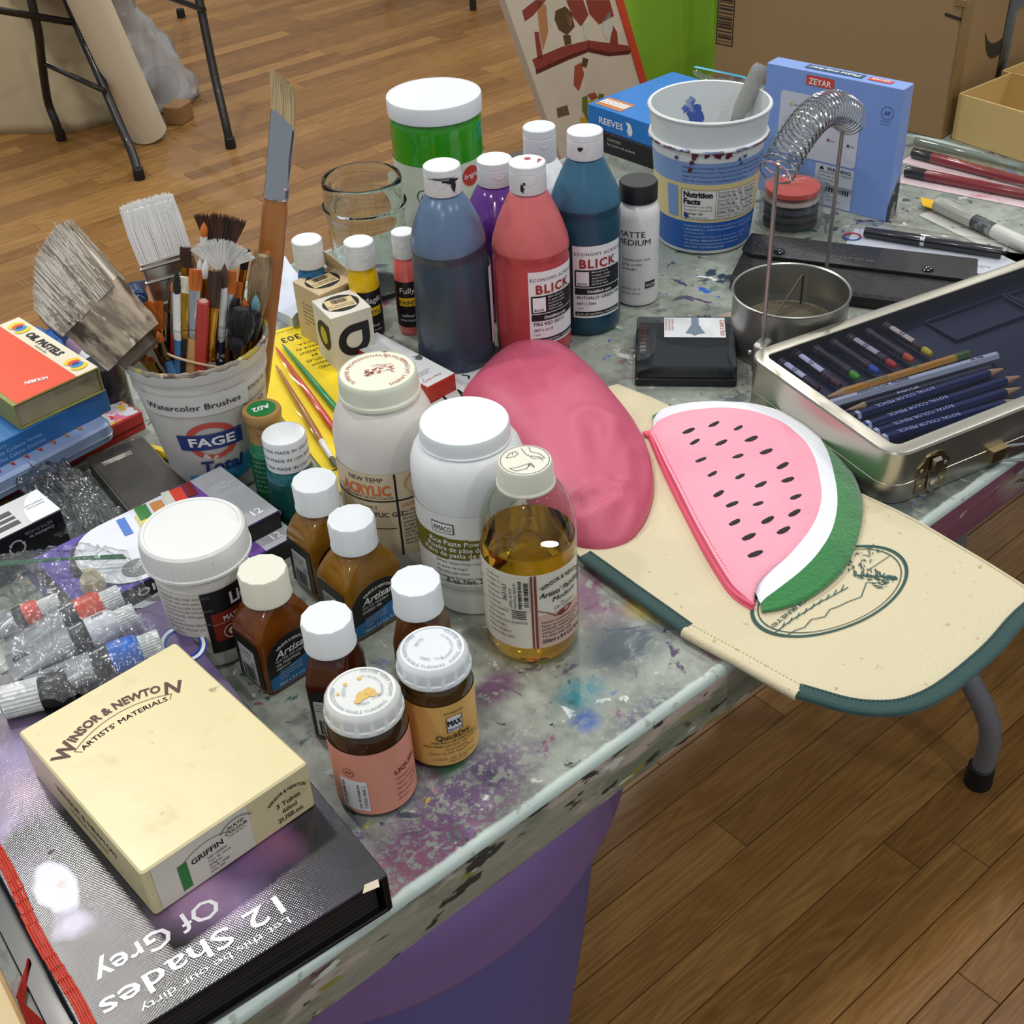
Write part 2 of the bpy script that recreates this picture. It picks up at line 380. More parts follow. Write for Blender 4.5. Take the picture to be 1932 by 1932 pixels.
# ------------------------------------------------------------------ tables
def table_material():
    m = bpy.data.materials.new('paint_stained_plastic'); m.use_nodes = True; nt = m.node_tree; b = nt.nodes['Principled BSDF']
    L = nt.links.new; N = nt.nodes.new
    tc = N('ShaderNodeTexCoord')
    def nz(sc, det=5, w=0, dist=0, vec=None):
        n = N('ShaderNodeTexNoise'); n.noise_dimensions = '4D'; n.inputs['W'].default_value = w
        n.inputs['Scale'].default_value = sc; n.inputs['Detail'].default_value = det; n.inputs['Distortion'].default_value = dist
        n.inputs['Roughness'].default_value = .62
        L(vec or tc.outputs['Object'], n.inputs[0]); return n.outputs[0]
    def rng(v, a, c, lo=0, hi=1):
        r = N('ShaderNodeMapRange'); r.inputs[1].default_value = a; r.inputs[2].default_value = c; r.inputs[3].default_value = lo; r.inputs[4].default_value = hi
        L(v, r.inputs[0]); return r.outputs[0]
    def mix(f, a, c):
        x = N('ShaderNodeMix'); x.data_type = 'RGBA'
        if isinstance(f, float): x.inputs[0].default_value = f
        else: L(f, x.inputs[0])
        if isinstance(a, str): x.inputs[6].default_value = (*lin(a), 1)
        else: L(a, x.inputs[6])
        if isinstance(c, str): x.inputs[7].default_value = (*lin(c), 1)
        else: L(c, x.inputs[7])
        return x.outputs[2]
    def mul(a, c):
        x = N('ShaderNodeMath'); x.operation = 'MULTIPLY'; L(a, x.inputs[0])
        if isinstance(c, (int, float)): x.inputs[1].default_value = c
        else: L(c, x.inputs[1])
        return x.outputs[0]
    def sub1(a):
        x = N('ShaderNodeMath'); x.operation = 'SUBTRACT'; x.inputs[0].default_value = 1; L(a, x.inputs[1]); return x.outputs[0]
    def blob(x, y, r0, r1, sq=1.0):
        s_ = N('ShaderNodeMapping'); s_.inputs['Location'].default_value = (-x, -y * sq, 0); s_.inputs['Scale'].default_value = (1, sq, 0)
        L(tc.outputs['Object'], s_.inputs[0]); v = N('ShaderNodeVectorMath'); v.operation = 'LENGTH'; L(s_.outputs[0], v.inputs[0])
        return rng(v.outputs['Value'], r0, r1, 1, 0)
    base = mix(rng(nz(7), .35, .65), '#84897f', '#a0a79d')
    base = mix(rng(nz(60, 6, 1), .45, .7), base, '#6c7268')
    base = mix(mul(rng(nz(4, 6, 9), .5, .62), .6), base, '#6e7a76')
    base = mix(rng(nz(140, 3, 2), .66, .7), base, '#c9ccc4')
    # fine dark speckle and scuffs
    base = mix(rng(nz(95, 4, 3), .67, .69), base, '#2e3133')
    # paint strokes of several colours, each its own spread
    sp = [('#2c5fae', 26, .665, 11, 3), ('#7d2f63', 19, .665, 12, 4), ('#3b2a55', 22, .655, 13, 3), ('#c9b22e', 30, .70, 14, 5), ('#2e6b3a', 24, .69, 15, 4),
          ('#b5392f', 33, .70, 16, 5), ('#2a3b46', 17, .655, 17, 3), ('#d9dcd8', 28, .68, 18, 4), ('#3fa0d8', 40, .71, 19, 5), ('#e0a88c', 35, .71, 20, 5), ('#1e4a48', 21, .67, 21, 3), ('#141418', 30, .69, 22, 3)]
    for c, sc, th, wv, g in sp:
        gate = rng(nz(g, 2, wv + 30), .38, .55)
        base = mix(mul(rng(nz(sc, 6, wv, 1.2), th - .04, th - .015), gate), base, c)
    # the sprayed purple and green patches by the front edge
    fine = rng(nz(260, 6, 41), .42, .52); mid = rng(nz(34, 6, 42, .8), .36, .5)
    for x, y, r, sq, c, f in ((.255, .425, .10, 2.6, '#6d3f63', 1), (.31, .445, .07, 2.2, '#5f4a70', 1), (.20, .42, .07, 2.6, '#7a4d5e', 1), (.435, .41, .05, 3.0, '#5d6272', 1),
                           (.375, .50, .03, 1.5, '#5b2c55', 2), (.47, .47, .055, 1.6, '#2c3f4c', 2), (.415, .455, .025, 1.3, '#2f7f8c', 2), (.50, .52, .05, 1.2, '#6b3a5c', 2), (.52, .49, .03, 1, '#b9a32c', 2), (.31, .47, .018, 1, '#2d6d45', 2), (.225, .47, .02, 1, '#26314f', 2), (.40, .435, .014, 1, '#24549c', 2), (.70, .45, .12, 1.5, '#39424a', 2), (.82, .45, .12, 1.5, '#2f383c', 2)):
        base = mix(mul(mul(blob(x, y, r * .35, r, sq), fine if f == 1 else mid), .9), base, c)
    # bare white plastic rubbed clean along the rim
    rim = N('ShaderNodeAttribute'); rim.attribute_name = 'rim'
    ra = N('ShaderNodeMath'); ra.operation = 'MULTIPLY_ADD'; ra.inputs[1].default_value = .55; L(nz(42, 8, 50), ra.inputs[0]); L(rim.outputs['Fac'], ra.inputs[2])
    base = mix(rng(ra.outputs[0], .98, 1.14), base, '#b6c4bd'); base = mix(mul(rng(nz(75, 6, 51), .60, .63), .8), base, '#8d9488')
    b.inputs['Roughness'].default_value = .42; L(base, b.inputs['Base Color'])
    bp = N('ShaderNodeBump'); bp.inputs['Strength'].default_value = .35; bp.inputs['Distance'].default_value = .0012
    L(nz(60, 8, 1), bp.inputs['Height']); L(bp.outputs[0], b.inputs['Normal'])
    return m
TABM = table_material()
SKM = M('paint_stained_table_skirt', '#989482', .6, wear=[(30, .5, '#787a66', .12), (44, .54, '#b4a498', .05), (90, .58, '#3c3a30', .03), (40, .62, '#8c8440', .04), (8, .56, '#7c4a58', .06), (45, .66, '#2d5384', .02), (70, .62, '#c4c9b8', .03), (12, .62, '#6b5a44', .05)], bump=(70, .6), stretch=(.38, 1, 1.2))
LEGM = M('grey_powder_coated_steel', '#77777b', .45, metal=.2)
BLK = M('black_rubber', '#141416', .6)
def folding_table(x0, x1, y0, y1, label, skirt, first=True):
    t = thing('folding_table', label, 'table', ((x0 + x1) / 2, (y0 + y1) / 2, 0), 0)
    sx, sy = x1 - x0, y1 - y0; mb = MB(); rings = []
    prof = [(.0, TZ - .046), (.0, TZ - .006), (.0008, TZ - .003), (.0022, TZ - .001), (.0045, TZ), (.0085, TZ), (.017, TZ)]
    for ins, z in prof: rings.append([(x, y, z) for x, y in rrect(sx - 2 * ins, sy - 2 * ins, .035 - ins, 5)])
    mb.loft(rings, 0, (0, 1)); n = len(rings[0])
    o = mb.build('table_top', [TABM, skirt], t, 1.2)
    cx, cy = (x0 + x1) / 2, (y0 + y1) / 2
    # paint material is laid out in world metres: keep the mesh in world coordinates
    for v in o.data.vertices: v.co.x += cx; v.co.y += cy
    o.location = (-cx, -cy, 0)
    for i, p in enumerate(o.data.polygons):
        if i < n: p.material_index = 1
    rim = [(1.0, 1.0, 1.0, 1.0, .95, .62, .0)[i // n] for i in range(len(o.data.vertices))]
    a = o.data.attributes.new('rim', 'FLOAT', 'POINT'); a.data.foreach_set('value', rim)
    lt = TZ - .03
    for s in (1, -1):
        lx = s * (sx / 2 - .225)
        for q in (-1, 1):
            yb = q * (sy / 2 - .094)
            path = smoothpath([(lx - s * .06, yb * .66, lt), (lx - s * .04, yb * .68, .45), (lx - s * .01, yb * .74, .21), (lx, yb * .88, .155), (lx, yb, .10), (lx, yb, .02)], 24)
            l = MB(); l.tube(path, .0145, 14); lo = l.build('leg', LEGM, t)
            fb = MB(); fb.lathe([(.018, 0), (.0185, .002), (.0175, .034), (.0155, .036)], 20); fo = fb.build('rubber_foot', BLK, lo); fo.location = (lx, yb, 0)
        cb = MB(); cb.tube([(lx - s * .10, -sy * .27, .50), (lx - s * .10, sy * .27, .50)], .011, 10); cb.build('crossbar', LEGM, t)
    return t
folding_table(-.42, 1.405, .404, 1.166, 'white plastic folding table crusted with paint, carrying the bottles, jars and watermelon pouch', SKM)
folding_table(1.409, 2.6, .30, 1.245, 'second paint-stained folding table under the cardboard carton at the right', SKM)

# ------------------------------------------------------------------ lavender bin under the table
BINM = M('lavender_bin_plastic', '#645e9c', .45, wear=(3, .5, '#6a64a4', .3))
t = thing('waste_bin', 'large lavender plastic waste bin with rolled rim standing under the front table edge', 'bin', (.306, .673, 0))
b = MB()
b.lathe([(.180, 0), (.186, .004), (.228, .38), (.246, .60), (.240, .60), (.222, .38), (.178, .01)], 72, caps=(1, 1)); b.build('bin_body', BINM, t)
b = MB(); b.lathe([(.248, .606), (.255, .600), (.263, .602), (.2655, .610), (.262, .628), (.264, .640), (.264, .664), (.258, .674), (.246, .676), (.240, .670), (.240, .606)], 72, caps=(0, 0)); b.build('bin_rim', M('plum_bin_rim', '#84689c', .4), t, label='plum rolled rim')

# ------------------------------------------------------------------ two walls of the hall, well beyond the picture
WALLM = M('hall_wall_paint', '#e2ddd0', .8)
b = MB(); b.slab(12, .12, 0, 3.7, .01, .002, cx=3, cy=11.55); tag(b.build('wall_back', WALLM, None, 0), kind='structure')
b = MB(); b.slab(.12, 14, 0, 3.7, .01, .002, cx=9.05, cy=4.5); tag(b.build('wall_right', WALLM, None, 0), kind='structure')
# ------------------------------------------------------------------ squeeze bottles of paint
WHT = M('white_cap_plastic', '#dce1e5', .38)
WHT2 = M('cream_cap_plastic', '#d8d8c8', .4)
LBL = M('white_label_paper', '#e3e5e8', .45)
LBLB = M('black_label_paper', '#18181b', .4)
def flip_cap(parent, x, y, z, r, h, mat=WHT, smear=None, seed=0, ang=0):
    b = MB(); b.lathe([(r * 1.0, 0), (r * 1.02, .001), (r * 1.0, h * .70), (r * .965, h * .72), (r * 1.0, h * .74), (r * .99, h * .97), (r * .93, h), ], 40)
    o = b.build('flip_cap', mat, parent); o.location = (x, y, z)
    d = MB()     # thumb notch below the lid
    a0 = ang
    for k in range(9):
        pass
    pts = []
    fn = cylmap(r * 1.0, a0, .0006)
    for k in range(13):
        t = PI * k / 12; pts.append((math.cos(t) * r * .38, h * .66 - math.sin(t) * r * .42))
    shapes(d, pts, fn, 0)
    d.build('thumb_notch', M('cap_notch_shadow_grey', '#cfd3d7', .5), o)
    if smear:
        s_ = MB(); rr = random.Random(seed); fn = cylmap(r * 1.0, a0, .0009)
        for cx, cy, w_, hh in smear:
            pts = []
            for k in range(14):
                t = 2 * PI * k / 14; q = .6 + .6 * rr.random()
                pts.append((cx * r + w_ * r * q * math.cos(t), cy * h + hh * h * q * math.sin(t)))
            shapes(s_, pts, fn, 0)
        s_.build('paint_smear', smear_mat, o)
    return o
def paint_bottle(name, label, cat, x, y, R, zs, H, capr, colm, capz=None, group=None, rot=None, squeeze=0, smear=None, notch=0, waist=True, shm=None):
    """zs = shoulder height, H = overall height with cap"""
    th = toward_cam(x, y)
    t = thing(name, label, cat, (x, y, TZ), 0, group)
    cz = capz or H * .845
    prof = [(R * .8, 0), (R * .93, .0015), (R * .985, .006), (R, .014)]
    if waist: prof += [(R * .985, .020), (R * .985, .024), (R, .028), (R, zs - .010), (R * .975, zs - .007), (R * .975, zs - .003), (R * 1.0, zs)]
    else: prof += [(R, zs)]
    prof += [(R * 1.0, zs + .003), (R * .97, zs + .010), (R * .84, zs + (cz - zs) * .45), (R * .66, zs + (cz - zs) * .72), (capr * 1.02, cz - .002), (capr * .8, cz), (capr * .8, cz + .004)]
    poly = None
    if squeeze:
        def poly(a, z):
            k = math.exp(-((z - .095) / .05) ** 2)
            return 1 - squeeze * k * (.55 + .45 * math.cos(2 * (a - th - .9))) + squeeze * .25 * k * math.cos(3 * (a - th))
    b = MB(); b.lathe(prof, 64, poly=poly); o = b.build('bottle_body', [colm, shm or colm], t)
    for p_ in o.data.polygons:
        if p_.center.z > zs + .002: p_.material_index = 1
    flip_cap(t, 0, 0, cz, capr, H - cz, smear=smear, ang=th + notch, seed=int(x * 1000))
    return t, th
def blick_label(t, R, th, dx, product, code):
    """economy acrylic label; dx = offset of its centre around the bottle"""
    fn = off(cylmap(R, th + dx, .0005), 0, 0); b = MB()
    w2 = .026
    for k in range(1): patch(b, -w2, w2, .022, .098, fn, 0, 18)
    lab = b.build('label', LBL, t)
    f2 = cylmap(R, th + dx, .0009)
    k = MB()
    text(k, 'ECONOMY ACRYLIC', .0046, off(f2, .001, .0885), 0, 'C', spacing=1.25)
    rectp(k, -.024, .0555, .024, .0735, f2, 0, 8); rectp(k, -.024, .0475, .024, .0545, f2, 0, 8); rectp(k, -.024, .0245, .024, .029, f2, 0, 8)
    text(k, product, .0048, off(f2, -.022, .0425), 0, 'L', bold=.01); text(k, code, .0038, off(f2, -.022, .0365), 0, 'L', bold=.01); text(k, '1 pint', .0028, off(f2, -.022, .0322), 0, 'L')
    k.build('black_print', INK, lab)
    r_ = MB(); text(r_, 'BLICK', .0125, off(f2, -.0005, .0758), 0, 'C', bold=.03, spacing=1.15); r_.build('brand_lettering', M('brick_red_ink', '#9b2c22', .5), lab)
    f3 = cylmap(R, th + dx, .0012); w_ = MB(); rectp(w_, -.0225, .0570, -.0105, .072, f3, 0, 3)
    lines(w_, ['Blick will work', 'on paper, canvas,', 'wood and metal.', 'Conforms to', 'ASTM D-4236'], -.008, .0705, .0028, f3, 0)
    text(w_, 'DickBlick.com', .0042, off(f3, 0, .0495), 0, 'C', bold=.02); text(w_, 'BLICK ART MATERIALS, GALESBURG IL', .0026, off(f3, 0, .0258), 0, 'C')
    w_.build('white_print', WINK, lab)
    g = MB(); text(g, 'BLICK', .0034, off(cylmap(R, th + dx, .0014), -.0165, .058), 0, 'C', bold=.02); g.build('black_print', INK, lab)
smear_mat = M('dried_black_paint', '#1b1d22', .5)
BB = 'pint paint bottles with white flip caps'
P_GREY = M('slate_blue_bottle', '#374556', .30, wear=(14, .52, '#2f3c4a', .2), sss=0)
P_RED = M('coral_red_bottle', '#b3454a', .32, wear=(12, .55, '#a63b42', .2))
P_TEAL = M('phthalo_teal_bottle', '#1d4459', .30, wear=(12, .55, '#173848', .2))
P_PUR = M('violet_paint_bottle', '#5a2a80', .12, coat=.6)
P_WHT = M('milky_white_bottle', '#e6eaee', .3)
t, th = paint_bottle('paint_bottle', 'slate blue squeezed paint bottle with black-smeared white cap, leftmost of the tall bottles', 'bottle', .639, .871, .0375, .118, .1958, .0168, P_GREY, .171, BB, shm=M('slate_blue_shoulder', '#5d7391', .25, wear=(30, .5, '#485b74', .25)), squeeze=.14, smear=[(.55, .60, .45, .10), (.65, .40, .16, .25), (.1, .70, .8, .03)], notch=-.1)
l = MB(); patch(l, .010, .046, .020, .100, cylmap(.0375, th + .9, .0006), 0, 10); l.build('label', LBL, t)
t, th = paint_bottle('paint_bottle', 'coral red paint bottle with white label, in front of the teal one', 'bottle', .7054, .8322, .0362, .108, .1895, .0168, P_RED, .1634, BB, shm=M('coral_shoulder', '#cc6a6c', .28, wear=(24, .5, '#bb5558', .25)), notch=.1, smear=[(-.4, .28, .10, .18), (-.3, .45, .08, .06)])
blick_label(t, .0362, th, .62, 'FIRE RED 00711', '00711-3119')
s_ = MB(); ringp(s_, .004, .004, 0, .0035, lambda x, y: (x, y, .1898), 0, 5); shapes(s_, [(.003, -.010), (.012, -.007), (.010, -.003)], lambda x, y: (x, y, .1899)); s_.build('dried_red_drip', M('dried_red_paint', '#a5242b', .4), t)
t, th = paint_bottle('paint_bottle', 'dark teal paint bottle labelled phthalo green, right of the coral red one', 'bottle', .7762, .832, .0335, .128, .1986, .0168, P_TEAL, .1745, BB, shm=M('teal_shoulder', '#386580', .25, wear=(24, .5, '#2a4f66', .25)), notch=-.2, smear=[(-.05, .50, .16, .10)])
blick_label(t, .0335, th, .38, 'PHTHALO GREEN PINT', '00711-7066')
t, th = paint_bottle('paint_bottle', 'glossy violet paint bottle with round shoulders behind the slate blue and red ones', 'bottle', .736, .917, .0355, .094, .160, .0172, P_PUR, .136, BB, notch=.25, waist=False)
t, th = paint_bottle('paint_bottle', 'white paint bottle with a tall white cap at the back of the bottle cluster', 'bottle', .8075, .932, .0340, .100, .168, .0166, P_WHT, .136, BB, notch=.3)

# ------------------------------------------------------------------ black-capped matte medium
x, y = .8465, .8313; th = toward_cam(x, y)
t = thing('medium_bottle', 'white matte medium bottle with a flat black screw cap beside the teal bottle', 'bottle', (x, y, TZ))
b = MB(); b.lathe([(.018, 0), (.021, .002), (.0215, .006), (.0215, .095), (.0205, .102), (.018, .107), (.0165, .109), (.0165, .112)], 48); b.build('bottle_body', M('white_bottle_gloss', '#e2e4e3', .22), t)
b = MB(); b.lathe([(.0187, .110), (.0191, .1105), (.0190, .127), (.0180, .1287), (.0, .1287)], 48, caps=(1, 0)); b.build('screw_cap', M('black_cap', '#1b1c1f', .42), t)
k = MB(); fn = cylmap(.0215, th - .15, .0006)
text(k, 'MATTE', .0088, off(fn, -.004, .0775), 0, 'C', sx=1.1, bold=.008); text(k, 'MEDIUM', .0088, off(fn, -.001, .069), 0, 'C', sx=1.1, bold=.008)
lines(k, ['Translucent, low', 'gloss acrylic', 'extender'], -.013, .052, .0044, fn)
lines(k, ['#3530-5 / Ser D', '8 fl. oz. / 237 ml'], -.013, .020, .0030, fn, lead=1.7)
rectp(k, .0115, .0210, .0235, .0285, fn, 0, 4); k.build('black_print', INK, t)
k = MB(); text(k, 'GOLDEN', .0050, off(cylmap(.0215, th - .15, .0009), .0175, .0228), 0, 'C', w=.0105); k.build('white_print', WINK, t)

# ------------------------------------------------------------------ small acrylic bottles by the ink boxes
def small_acrylic(x, y, R, cz, H, cr, col, label, band, prod, dth, fallen=None):
    th = toward_cam(x, y) + dth
    t = thing('acrylic_bottle', label, 'bottle', (x, y, TZ), 0, 'small craft acrylic bottles')
    pm = M('acrylic_' + band, col, .18, coat=.4)
    b = MB(); b.lathe([(R * .85, 0), (R, .003), (R, cz - .022), (R * .97, cz - .012), (R * .8, cz - .003), (cr * .8, cz)], 40); b.build('bottle_body', pm, t)
    b = MB(); patch(b, -R * 2.7, R * 2.7, .010, cz - .024, cylmap(R, th, .0004), 0, 30); lab = b.build('label', LBLB, t)
    flip_cap(t, 0, 0, cz - .001, cr, H - cz, ang=th - .1)
    f2 = cylmap(R, th, .0007); k = MB()
    text(k, 'Magik' if prod == 'Magik' else 'Fully', .0085, off(f2, .001, cz - .036), 0, 'C', shear=.1)
    text(k, 'colour', .005, off(f2, 0, cz - .062), 0, 'C'); text(k, 'NON TOXIC', .003, off(f2, 0, cz - .067), 0, 'C')
    k.build('white_print', WINK, lab)
    k = MB(); rectp(k, -.008, cz - .050, .010, cz - .041, f2, 0, 6); k.build('yellow_band', M('yellow_label_ink', '#e2b81f', .5), lab)
    k = MB(); text(k, 'ACRYLIC' if prod == 'Magik' else 'PAINT', .0062, off(cylmap(R, th, .001), .001, cz - .0482), 0, 'C', bold=.01); k.build('black_print', INK, lab)
    return t
small_acrylic(.5979, .9587, .0150, .084, .1088, .0145, '#e6bd10', 'yellow craft acrylic bottle with white flip cap behind the ink boxes', 'yellow', 'Magik', .35)
small_acrylic(.6398, .9447, .0130, .0838, .1090, .0112, '#e06a68', 'coral pink craft acrylic bottle standing against the slate blue bottle', 'coral', 'Fully', -.2)
small_acrylic(.5759, 1.0176, .0146, .072, .0990, .0150, '#1a6da6', 'blue craft acrylic bottle with white flip cap, half hidden by the opened ink box', 'blue', 'Magik', 0)
# fallen one
t = thing('acrylic_bottle', 'coral pink craft acrylic bottle lying on its side between the yellow and standing pink bottles', 'bottle', (.6235, .978, TZ + .0165), 0, 'small craft acrylic bottles')
b = MB(); X = Matrix.Rotation(PI / 2, 4, 'Y') @ Matrix.Rotation(.4, 4, 'X')
ax = Matrix.Rotation(math.radians(-62), 4, 'Z') @ Matrix.Rotation(-PI / 2, 4, 'Y')
b.lathe([(.004, -.002), (.010, .0), (.0155, .004), (.0163, .010), (.0163, .052), (.013, .060), (.009, .063)], 36, xf=ax); b.build('bottle_body', M('acrylic_coral_fallen', '#c95a4c', .2, coat=.3), t)
b = MB(); b.lathe([(.0166, .0145), (.0166, .048)], 36, caps=(0, 0), xf=ax); b.build('label', LBLB, t)
b = MB(); b.lathe([(.0125, .062), (.0125, .085), (.011, .087)], 30, xf=ax); b.build('flip_cap', M('black_cap', '#1b1c1f', .42), t)

# ------------------------------------------------------------------ glass jar
GLASS = M('clear_glass', '#f4fbf7', .015, trans=1, ior=1.47)
x, y = .665, 1.045
t = thing('glass_jar', 'empty clear glass screw-top jar without lid behind the slate blue bottle', 'jar', (x, y, TZ))
outer = [(.0, 0), (.030, 0), (.036, .003), (.0385, .010), (.0392, .030), (.0400, .075), (.0405, .086), (.0425, .092), (.0440, .097), (.0435, .099), (.0410, .100), (.0405, .102), (.0412, .104), (.0405, .107), (.0412, .109), (.0405, .112), (.0412, .114), (.0405, .118), (.0410, .1225), (.0398, .1262), (.0378, .1262)]
inner = [(.0368, .1235), (.0372, .118), (.0372, .100), (.0378, .090), (.0370, .080), (.0364, .030), (.0355, .012), (.030, .0065), (0, .0060)]
b = MB(); b.lathe(outer + inner, 72, caps=(0, 0)); b.build('jar_body', GLASS, t)
# ------------------------------------------------------------------ big green paint jar
x, y = .808, 1.105; th = toward_cam(x, y); R = .0505
t = thing('paint_jar', 'large clear jar of bright green paint with wide white lid at the back edge', 'jar', (x, y, TZ))
GRN = M('bright_green_paint', '#2f9210', .12, coat=.7, wear=(9, .5, '#238008', .3))
b = MB(); b.lathe([(R * .9, 0), (R * .98, .003), (R, .008), (R, .132), (R * .985, .136), (R * .94, .140), (R * .94, .150)], 64); b.build('jar_body', GRN, t)
b = MB(); b.lathe([(.0512, .1415), (.0516, .142), (.0520, .1585), (.0512, .160), (.0495, .1603), (.0490, .1597), (.0, .1597)], 72, caps=(1, 0)); b.build('lid', WHT, t)
b = MB(); patch(b, -.085, .085, .020, .096, cylmap(R, th, .0005), 0, 40); lab = b.build('label', M('pale_green_label', '#c9d2c0', .4), t)
k = MB(); ringp(k, .036, .080, 0, .0115, cylmap(R, th, .0009), 0, 22); k.build('red_roundel', M('red_roundel', '#b5302a', .5), lab)
k = MB(); text(k, 'bright', .008, off(cylmap(R, th, .0012), .036, .078), 0, 'C', shear=.2); k.build('white_print', WINK, lab)
k = MB(); ringp(k, -.020, .062, .0075, .0085, cylmap(R, th, .0009), 0, 22); text(k, 'AP', .007, off(cylmap(R, th, .0009), -.020, .0595), 0, 'C'); lines(k, ['CERTIFIED', 'NON-TOXIC'], -.026, .048, .0035, cylmap(R, th, .0009)); k.build('black_print', INK, lab)
# ------------------------------------------------------------------ tall old acrylic gel jar
x, y = .4215, .673; th = toward_cam(x, y); R = .0385
t = thing('gel_jar', 'frosted plastic acrylic gel jar with cream metal screw lid, by the yellow brush card', 'jar', (x, y, TZ))
FROST = M('frosted_plastic', '#d3cfc8', .4, wear=(10, .5, '#c9c4ba', .3))
b = MB(); b.lathe([(R * .88, 0), (R * .97, .003), (R, .008), (R, .020), (R * .99, .024), (R * .99, .080), (R, .084), (R, .108), (R * .985, .118), (R * .93, .128), (R * .83, .137), (R * .74, .141), (.0262, .143), (.0262, .147)], 64); b.build('jar_body', FROST, t)
LIDM = M('cream_enamelled_lid', '#d9dcc8', .32, wear=(40, .66, '#9a7c50', .04))
def knurl(n, a_): return lambda a, z: 1 + a_ * math.cos(n * a) * (1 if z > .1475 and z < .1575 else 0)
b = MB(); b.lathe([(.0288, .1430), (.0300, .1440), (.0300, .1465), (.0289, .1478), (.0288, .150), (.0288, .155), (.0286, .158), (.0283, .1605), (.0272, .162), (.0268, .1614), (.0262, .1614), (0, .1614)], 180, caps=(1, 0), poly=knurl(60, .006)); lid = b.build('screw_lid', LIDM, t)
k = MB(); b0 = lambda X, Y: (X, Y, .1618); ct = th + PI / 2
def rotf(fn, a): return off(fn, 0, 0, a)
f = rotf(b0, ct)
text(k, 'SUPREME PROFESSIONAL QUALITY', .0044, arcmap(f, 0, 0, .0205, math.radians(120)), 0, 'C', spacing=1.05)
text(k, 'UTRECHT LINENS', .0044, arcmap(f, 0, 0, .0205, math.radians(-18)), 0, 'C', spacing=1.1)
rr = random.Random(4)
for i in range(46):
    cx, cy = rr.uniform(-.010, .011), rr.uniform(-.004, .004); a = rr.uniform(-.8, .8); l_ = rr.uniform(.001, .0035)
    rectp(k, 0, -.00025, l_, .0004, off(f, cx, cy + .3 * cx * rr.random(), a))
text(k, 'UTRECHT', .0032, off(f, .004, .006, -.1), 0, 'C'); text(k, 'LINENS', .0022, off(f, .004, .0035, -.1), 0, 'C')
k.build('red_print', M('faded_red_ink', '#b4553f', .5), lid)
k = MB(); rectp(k, -.004, -.001, .012, .009, off(lambda X, Y: (X, Y, .16165), .0, .0, ct - .05)); k.build('price_sticker', M('price_paper', '#d8d6c6', .5), lid)
LBU = M('buff_label', '#d2c3a4', .5, wear=(25, .6, '#c2ae88', .1))
b = MB(); patch(b, -.058, .040, .022, .097, cylmap(R, th, .0006), 0, 30); lab = b.build('label', LBU, t)
k = MB(); fn = cylmap(R, th, .001)
rectp(k, -.058, .0725, .040, .0738, fn, 0, 20); rectp(k, .0015, .022, .0030, .097, fn); rectp(k, -.058, .0475, .0, .0482, fn, 0, 10)
text(k, 'NEW TEMP', .0056, off(fn, -.020, .0905), 0, 'C'); text(k, 'PERMANENT ARTISTS COLOR', .0030, off(fn, -.020, .0752), 0, 'C')
text(k, 'Series 2', .0042, off(fn, -.026, .0665), 0, 'L'); text(k, 'ACRYLIC GEL', .0058, off(fn, -.028, .0590), 0, 'L', bold=.01)
lines(k, ['ALL COLORS: Wash hands', 'before eating or smoking.', 'Do not breathe fumes if', 'painted product is heated', 'to high temperature. Do not', 'apply on toys or childrens', 'articles.', 'FOR CADMIUM COLORS: In-', 'gestion may cause long', 'term problems.'], .0050, .0615, .0029, fn, bold=.01)
k.build('black_print', INK, lab)
k = MB(); text(k, 'ACRYLIC', .0125, off(fn, -.0215, .0785), 0, 'C', bold=.03, w=.040); text(k, 'CAUTION:', .0040, off(fn, .005, .0668), 0, 'L', bold=.02)
ringp(k, .019, .085, .0088, .0092, fn, 0, 30); text(k, 'SUPREME PERMANENT QUALITY', .0022, arcmap(fn, .019, .085, .0095, PI / 2), 0, 'C'); text(k, 'UTRECHT LINENS', .0022, arcmap(fn, .019, .085, .0117, -PI / 2, False), 0, 'C')
for a_, c_ in (((.015, .079), (.018, .091)), ((.023, .079), (.020, .091)), ((.019, .0785), (.019, .087))): 
    d = Vector(c_) - Vector(a_); ang = math.atan2(d.y, d.x); rectp(k, 0, -.0004, d.length, .0004, off(fn, a_[0], a_[1], ang))
rectp(k, .0155, .0835, .0225, .0895, fn)
k.build('orange_print', M('orange_ink', '#d0723c', .5), lab)

# ------------------------------------------------------------------ white powder jar
x, y = .4349, .5912; th = toward_cam(x, y); R = .0405
t = thing('powder_jar', 'big white rice paste powder jar with smooth white screw lid', 'jar', (x, y, TZ))
WPL = M('white_hdpe', '#e4e7e8', .35)
b = MB(); b.lathe([(.030, 0), (.0335, .002), (.0345, .006), (.0350, .020), (.0362, .027), (.0385, .030), (R * .97, .034), (R * .98, .098), (R, .101), (R, .116), (R * .985, .124), (R * .93, .131), (R * .85, .136), (.0318, .1385), (.0300, .1395), (.0300, .142)], 72); b.build('jar_body', WPL, t)
b = MB(); b.lathe([(.0322, .1385), (.0328, .139), (.0328, .1398), (.0320, .1406), (.0315, .144), (.0314, .1495), (.0306, .1512), (.0, .1514)], 72, caps=(1, 0)); b.build('screw_lid', WHT, t)
b = MB(); patch(b, -.062, .054, .0345, .0965, cylmap(R * .98, th, .0005), 0, 40); lab = b.build('label', M('satin_white_label', '#dfe1de', .3), t)
fn = cylmap(R * .98, th, .0009)
k = MB(); pts = [(-.040, .078), (-.012, .078), (.000, .0765), (.0155, .0765), (.0155, .0605), (.004, .0605), (-.006, .0585), (-.040, .0575)]
for (a_, b_), (c_, d_) in zip(((-.060, -.040), (-.040, -.020), (-.020, -.004), (-.004, .0155)), ((.0780, .0575), (.0780, .058), (.0775, .0590), (.0765, .0605))): rectp(k, a_, d_, b_, c_, fn, 0, 3)
